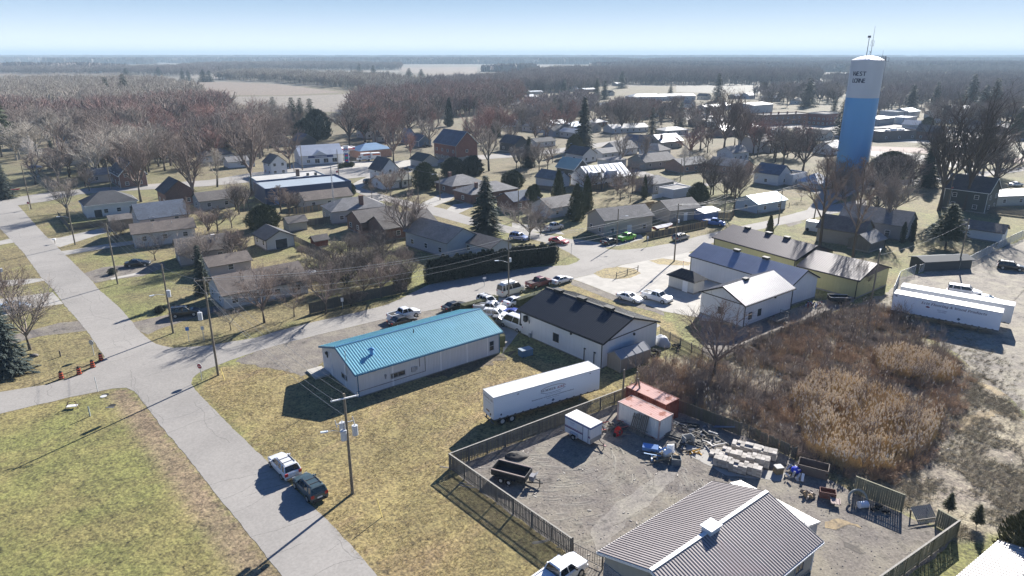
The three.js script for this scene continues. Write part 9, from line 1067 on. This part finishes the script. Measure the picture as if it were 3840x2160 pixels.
// wrapped trailer, covered boat, playground bits
{ const p = [78.1,-166], t = thing('wrapped_trailer', 'long trailer wrapped in white plastic beside the brown gabled wing', 'trailer', [p[0], 0, p[1]], -0.75); const g = new THREE.BoxGeometry(9, 2.4, 2.4, 24, 5, 5); { const P = g.attributes.position; for (let i = 0; i < P.count; i++) { const x = P.getX(i), n = fbm(x * 1.3 + P.getZ(i), P.getY(i) * 1.4 + P.getZ(i) * 2, 3) - 0.5; P.setXYZ(i, x, P.getY(i) * (1 - 0.25 * step(1, 4.5, x)) + 1.35 - 0.25 * step(1, 4.5, x) + n * 0.1, P.getZ(i) * (1 + n * 0.18) * (1 - 0.3 * step(1, 4.5, x))); } g.computeVertexNormals(); } mesh('plastic_wrap', g, M(0.68, 0.7, 0.72, { roughness: 0.35 }), t); for (const x of [-3.9, -1]) mesh('wheel', new B().cyl([x, 0.4, 1.05], [x, 0.4, 1.3], 0.4, 0.4, 12), TYRE, t);
  const b = [38.3,-168.9], bo = thing('covered_boat', 'boat under a white cover with red hull inside the wooden fence', 'boat', [b[0], 0, b[1]], 0.55); const h = new B(), st = [[-3, 1.05, 0.9], [-1, 1.15, 0.95], [1, 1.0, 1.0], [2.4, 0.55, 1.1], [3.2, 0.05, 1.2]]; for (let i = 0; i + 1 < st.length; i++) { const [x0, w0, y0] = st[i], [x1, w1, y1] = st[i + 1]; for (const s of [1, -1]) { const q = [[x0, 0.4, s * w0 * 0.35], [x1, 0.5, s * w1 * 0.35], [x1, y1, s * w1], [x0, y0, s * w0]]; s > 0 ? h.quad(...q) : h.quad(q[1], q[0], q[3], q[2]); } h.quad([x0, 0.4, -w0 * 0.35], [x1, 0.5, -w1 * 0.35], [x1, 0.5, w1 * 0.35], [x0, 0.4, w0 * 0.35]); } mesh('hull', h, M(0.3, 0.05, 0.04, { roughness: 0.4 }), bo); const c = new B(); for (let i = 0; i + 1 < st.length; i++) { const [x0, w0, y0] = st[i], [x1, w1, y1] = st[i + 1], r0 = y0 + (i ? 0.5 : 0.35), r1 = y1 + (i > 2 ? 0.02 : 0.45); c.quad([x0, y0, w0 + 0.02], [x1, y1, w1 + 0.02], [x1, r1, 0], [x0, r0, 0]); c.quad([x1, y1, -w1 - 0.02], [x0, y0, -w0 - 0.02], [x0, r0, 0], [x1, r1, 0]); } mesh('cover', c, M(0.72, 0.7, 0.68), bo); mesh('cradle', new B().box(-2, -1.8, 0, 0.5, -0.6, 0.6).box(1.2, 1.4, 0, 0.6, -0.5, 0.5), BLACK, bo);
  const tr = [-162.3,-220], tt = thing('flat_trailer', 'red flat trailer with white tank beside the left edge spruce', 'trailer', [tr[0], 0, tr[1]], 0.4); mesh('deck', new B().box(-2.2, 2.2, 0.6, 0.75, -1, 1), M(0.3, 0.04, 0.03), tt); mesh('tank', new B().cyl([-1.4, 0.75, 0], [-1.4, 2.6, 0], 0.8, 0.8, 14), M(0.66, 0.68, 0.7), tt); for (const x of [-0.5, 0.6]) mesh('wheel', new B().cyl([x, 0.35, 0.9], [x, 0.35, 1.15], 0.35, 0.35, 12), TYRE, tt);
}
// deck of the white bungalow
{ const p = [-113.9,-185.7], t = thing('rear_deck', 'brown raised deck with stairs behind the white hip bungalow', 'deck', [p[0], 0, p[1]], 0.66); mesh('platform', new B().box(-2.2, 2.2, 1.3, 1.45, -1.4, 1.4), FENCEN, t); for (const [x, z] of [[-2.1, 1.3], [2.1, 1.3], [0, 1.3], [-2.1, -1.2]]) { const q = mesh('post', boxG(0.12, 2.4, 0.12), FENCEN, t); q.position.set(x, 0, z); } mesh('rail', new B().box(-2.2, 2.2, 2.35, 2.42, 1.26, 1.36).box(-2.2, -2.1, 2.35, 2.42, -1.3, 1.26), FENCEN, t); for (let i = 0; i < 6; i++) mesh('stair_tread', new B().box(2.2 + i * 0.28, 2.5 + i * 0.28, 1.25 - i * 0.21, 1.3 - i * 0.21, -0.5, 0.6), FENCEN, t); }
// ---------- street signs, markers, small things ----------
function signPost(p, h, label, plate, o = {}) { const t = thing(o.name ?? 'street_sign', label, 'sign', [p[0], 0, p[1]], o.yaw ?? 0); mesh('post', new B().box(-0.035, 0.035, -0.1, h, -0.035, 0.035), o.pm ?? GALV, t); plate(t, h); return t; }
const octagon = (mFront, mBack, txt) => (t, h) => { const g = new THREE.CylinderGeometry(0.42, 0.42, 0.03, 8); g.rotateY(Math.PI / 8); g.rotateX(Math.PI / 2); const q = mesh('octagon_plate', g, mBack, t); q.position.set(0, h - 0.25, 0.06); const f = new THREE.CylinderGeometry(0.37, 0.37, 0.02, 8); f.rotateY(Math.PI / 8); f.rotateX(Math.PI / 2); const k = mesh('octagon_face', f, mFront, t); k.position.set(0, h - 0.25, 0.075); if (txt) { const m = canvasMat(256, 96, (c) => { c.fillStyle = '#fff'; c.font = 'bold 84px sans-serif'; c.textAlign = 'center'; c.textBaseline = 'middle'; c.fillText('STOP', 128, 50); }, '#a01018'); const l = mesh('lettering', new B().quad([-0.31, -0.12, 0], [0.31, -0.12, 0], [0.31, 0.12, 0], [-0.31, 0.12, 0], [[0, 0], [1, 0], [1, 1], [0, 1]]), m, t); l.position.set(0, h - 0.25, 0.09); } };
const SR = M(0.4, 0.015, 0.02, { roughness: 0.5 });
signPost([-42.3,-84.2], 2.35, 'red stop sign with white lettering at the near side of the crossroads', octagon(SR, WHITE, true), { name: 'stop_sign', yaw: -0.35 }); signPost([-61.7,-92.3], 2.35, 'grey back of a stop sign on the left corner lawn', octagon(GALV, GALV), { name: 'stop_sign', yaw: -0.2 }); signPost([-138,-192.3], 2.3, 'red stop sign at the far county road corner', octagon(SR, WHITE, true), { name: 'stop_sign', yaw: 0.2 }); signPost([-62.8,-245.7], 2.6, 'dark backed stop sign at the side street by the gas station', octagon(SR, GALV), { name: 'stop_sign' }); signPost([125.8,-193.9], 6.2, 'red stop sign on a tall post near the dark green house', octagon(SR, WHITE), { name: 'stop_sign' }); signPost([13.1,-145.6], 2.6, 'stop sign seen edge on at the side street corner', octagon(GALV, GALV), { name: 'stop_sign', yaw: 1.2 });
const plate = (w, h2, m) => (t, h) => { mesh('plate', new B().box(-w / 2, w / 2, h - h2, h, 0.04, 0.06), m, t); }; const SB2 = M(0.05, 0.2, 0.5), SWH = M(0.7, 0.7, 0.7);
signPost([-50,-97.5], 2.4, 'small blue sign on the crossroads verge', plate(0.5, 0.6, SB2), { yaw: 0.3 }); signPost([-47.8,-97.8], 2.4, 'small grey backed sign right of the blue one', plate(0.45, 0.6, GALV), { yaw: 0.3 }); signPost([-54.5,-80.7], 2.2, 'thin white marker post at the near crossroads verge', plate(0.1, 0.5, SWH)); signPost([-29.6,-112], 2.0, 'white sign on the verge before the dark fence', plate(0.45, 0.7, SWH), { yaw: 0.3 }); signPost([31.4,-153.2], 2.4, 'white sign on the verge by the wooden fence', plate(0.4, 0.6, SWH)); signPost([35.2,-134.4], 2.0, 'white rod with red tip beside the black hip roof', plate(0.1, 0.3, SR)); signPost([-5.3,-124.2], 1.8, 'grey angled sign post below the cedar hedge', plate(0.7, 0.35, SWH), { yaw: 0.5 });
for (const [p, h, ln, lab] of [[[-12.46,-54.98], 2.0, -0.35, 'leaning yellow marker stake on the foreground lawn'], [[-39.2,-84.2], 1.7, -0.3, 'yellow guy marker beside the crossroads pole']]) { const t = thing('marker_stake', lab, 'stake', [p[0], 0, p[1]]); mesh('stake', new B().beam([0, -0.1, 0], [ln, h, 0], 0.1, 0.05), M(0.62, 0.5, 0.16), t); mesh('stake_top', new B().beam([ln, h, 0], [ln * 1.02, h + 0.06, 0], 0.09, 0.04), M(0.5, 0.4, 0.12), t); }
// construction drums
[[[-61.7,-84.6], 'leftmost'], [[-60.1,-86], 'second from left'], [[-59.5,-88.2], 'third from left'], [[-59.7,-90.6], 'rightmost']].forEach(([p, w]) => { const t = thing('traffic_drum', `orange and black striped traffic drum, ${w} of the four at the kerb`, 'drum', [p[0], 0, p[1]]); mesh('base_ring', new B().cyl([0, 0, 0], [0, 0.1, 0], 0.38, 0.36, 16), BLACK, t); for (let i = 0; i < 6; i++) { const r0 = 0.3 - i * 0.013, q = mesh('band', new B().cyl([0, 0.1 + i * 0.165, 0], [0, 0.265 + i * 0.165, 0], r0, r0 - 0.013, 16), i % 2 ? M(0.05, 0.035, 0.03) : M(0.62, 0.09, 0.03, { roughness: 0.5 }), t); } mesh('handle', new B().box(-0.12, 0.12, 1.09, 1.2, -0.03, 0.03), BLACK, t); });
{ const p = [-55.2,-76.4], t = thing('frame_sign', 'small wooden swing frame with white board on the left lawn', 'sign', [p[0], 0, p[1]], 0.2); for (const [x0, x1] of [[-0.75, -0.35], [0.75, 0.35]]) for (const z of [-0.3, 0.3]) mesh('leg', new B().beam([x0, 0, z], [x1, 0.95, 0], 0.05, 0.05), DBR, t); mesh('crossbar', new B().box(-0.4, 0.4, 0.92, 0.98, -0.03, 0.03), DBR, t); mesh('board', new B().box(-0.6, 0.6, 0.3, 0.35, -0.3, 0.3), SWH, t);
  const q = [-51.8,-74.34], u = thing('marker_post', 'grey green marker post on the left lawn', 'post', [q[0], 0, q[1]]); mesh('shaft', new B().box(-0.07, 0.07, -0.05, 1.25, -0.05, 0.05), M(0.3, 0.34, 0.33), u); mesh('cap', new B().box(-0.08, 0.08, 1.25, 1.31, -0.06, 0.06), M(0.15, 0.2, 0.2), u);
  for (const [g, lab] of [[[-53.1,-79.9], 'dark open catch basin at the verge with white lid'], [[-50.6,-77], 'dark open pit in the green grass of the left lawn']]) { const o = thing('catch_basin', lab, 'drain', [g[0], 0, g[1]]); mesh('pit', new B().cyl([0, 0.0, 0], [0, 0.03, 0], 0.45, 0.45, 14), M(0.01, 0.01, 0.01), o); if (lab.includes('lid')) mesh('lid', new B().cyl([0.05, 0.03, 0.45], [0.05, 0.06, 0.45], 0.4, 0.4, 14), M(0.5, 0.5, 0.48), o); else mesh('rim', new B().box(-0.5, 0.5, 0.0, 0.05, 0.42, 0.52), M(0.3, 0.3, 0.28), o); }
  const s = [-66.4,-91.9], tp = thing('tree_stump', 'short post stump on the corner lawn', 'stump', [s[0], 0, s[1]]); mesh('shaft', new B().cyl([0, 0, 0], [0, 0.95, 0], 0.12, 0.11, 8), POLEW, tp); mesh('cut_top', new B().cyl([0, 0.95, 0], [0, 0.97, 0], 0.11, 0.09, 8), M(0.3, 0.24, 0.17), tp);
  const bl = [-70.3,-91.9], bo = new THREE.DodecahedronGeometry(0.5, 1); bo.scale(1.3, 0.6, 0.8); const bb = solo('boulder', bo, M(0.34, 0.31, 0.27, { map: T.dirt }), 'pale boulder beside the bare corner tree', 'boulder'); bb.position.set(bl[0], 0.15, bl[1]);
  const mb = [-107.4,-155.4], mm = thing('mailbox', 'small white mailbox at the end of the driveway', 'mailbox', [mb[0], 0, mb[1]]); mesh('post', new B().box(-0.05, 0.05, 0, 0.9, -0.05, 0.05), POLEW, mm); mesh('box', new B().box(-0.3, 0.3, 0.9, 1.25, -0.2, 0.2), WHITE, mm);
  const um = [-39.3,-126.1], uu = thing('white_umbrella', 'white garden umbrella behind the large bungalow', 'umbrella', [um[0], 0, um[1]]); mesh('canopy', new THREE.ConeGeometry(1.5, 0.45, 8).translate(0, 2.5, 0), WHITE, uu); mesh('pole', new B().cyl([0, 0, 0], [0, 2.6, 0], 0.03, 0.03, 6), POLEW, uu);
}
// orange heap and white lots of the rail yard
{ const p = [202.2,-288.7], g = new THREE.SphereGeometry(1, 14, 8, 0, 6.3, 0, 1.57); g.scale(7, 2.2, 5); const o = solo('orange_heap', g, M(0.6, 0.2, 0.06, { map: T.dirt }), 'small orange heap beside the railway bed', 'heap'); o.position.set(p[0], 0, p[1]);
  const w = [195.8,-305.5], c = thing('freight_box', 'white and blue freight box by the railway bed', 'container', [w[0], 0, w[1]], 0.2); mesh('body', new B().box(-5, 5, 0.6, 3.6, -1.4, 1.4), M(0.25, 0.35, 0.5), c); mesh('roof', new B().box(-5.05, 5.05, 3.6, 3.75, -1.45, 1.45), WHITE, c); }
renderer.render(scene, camera);
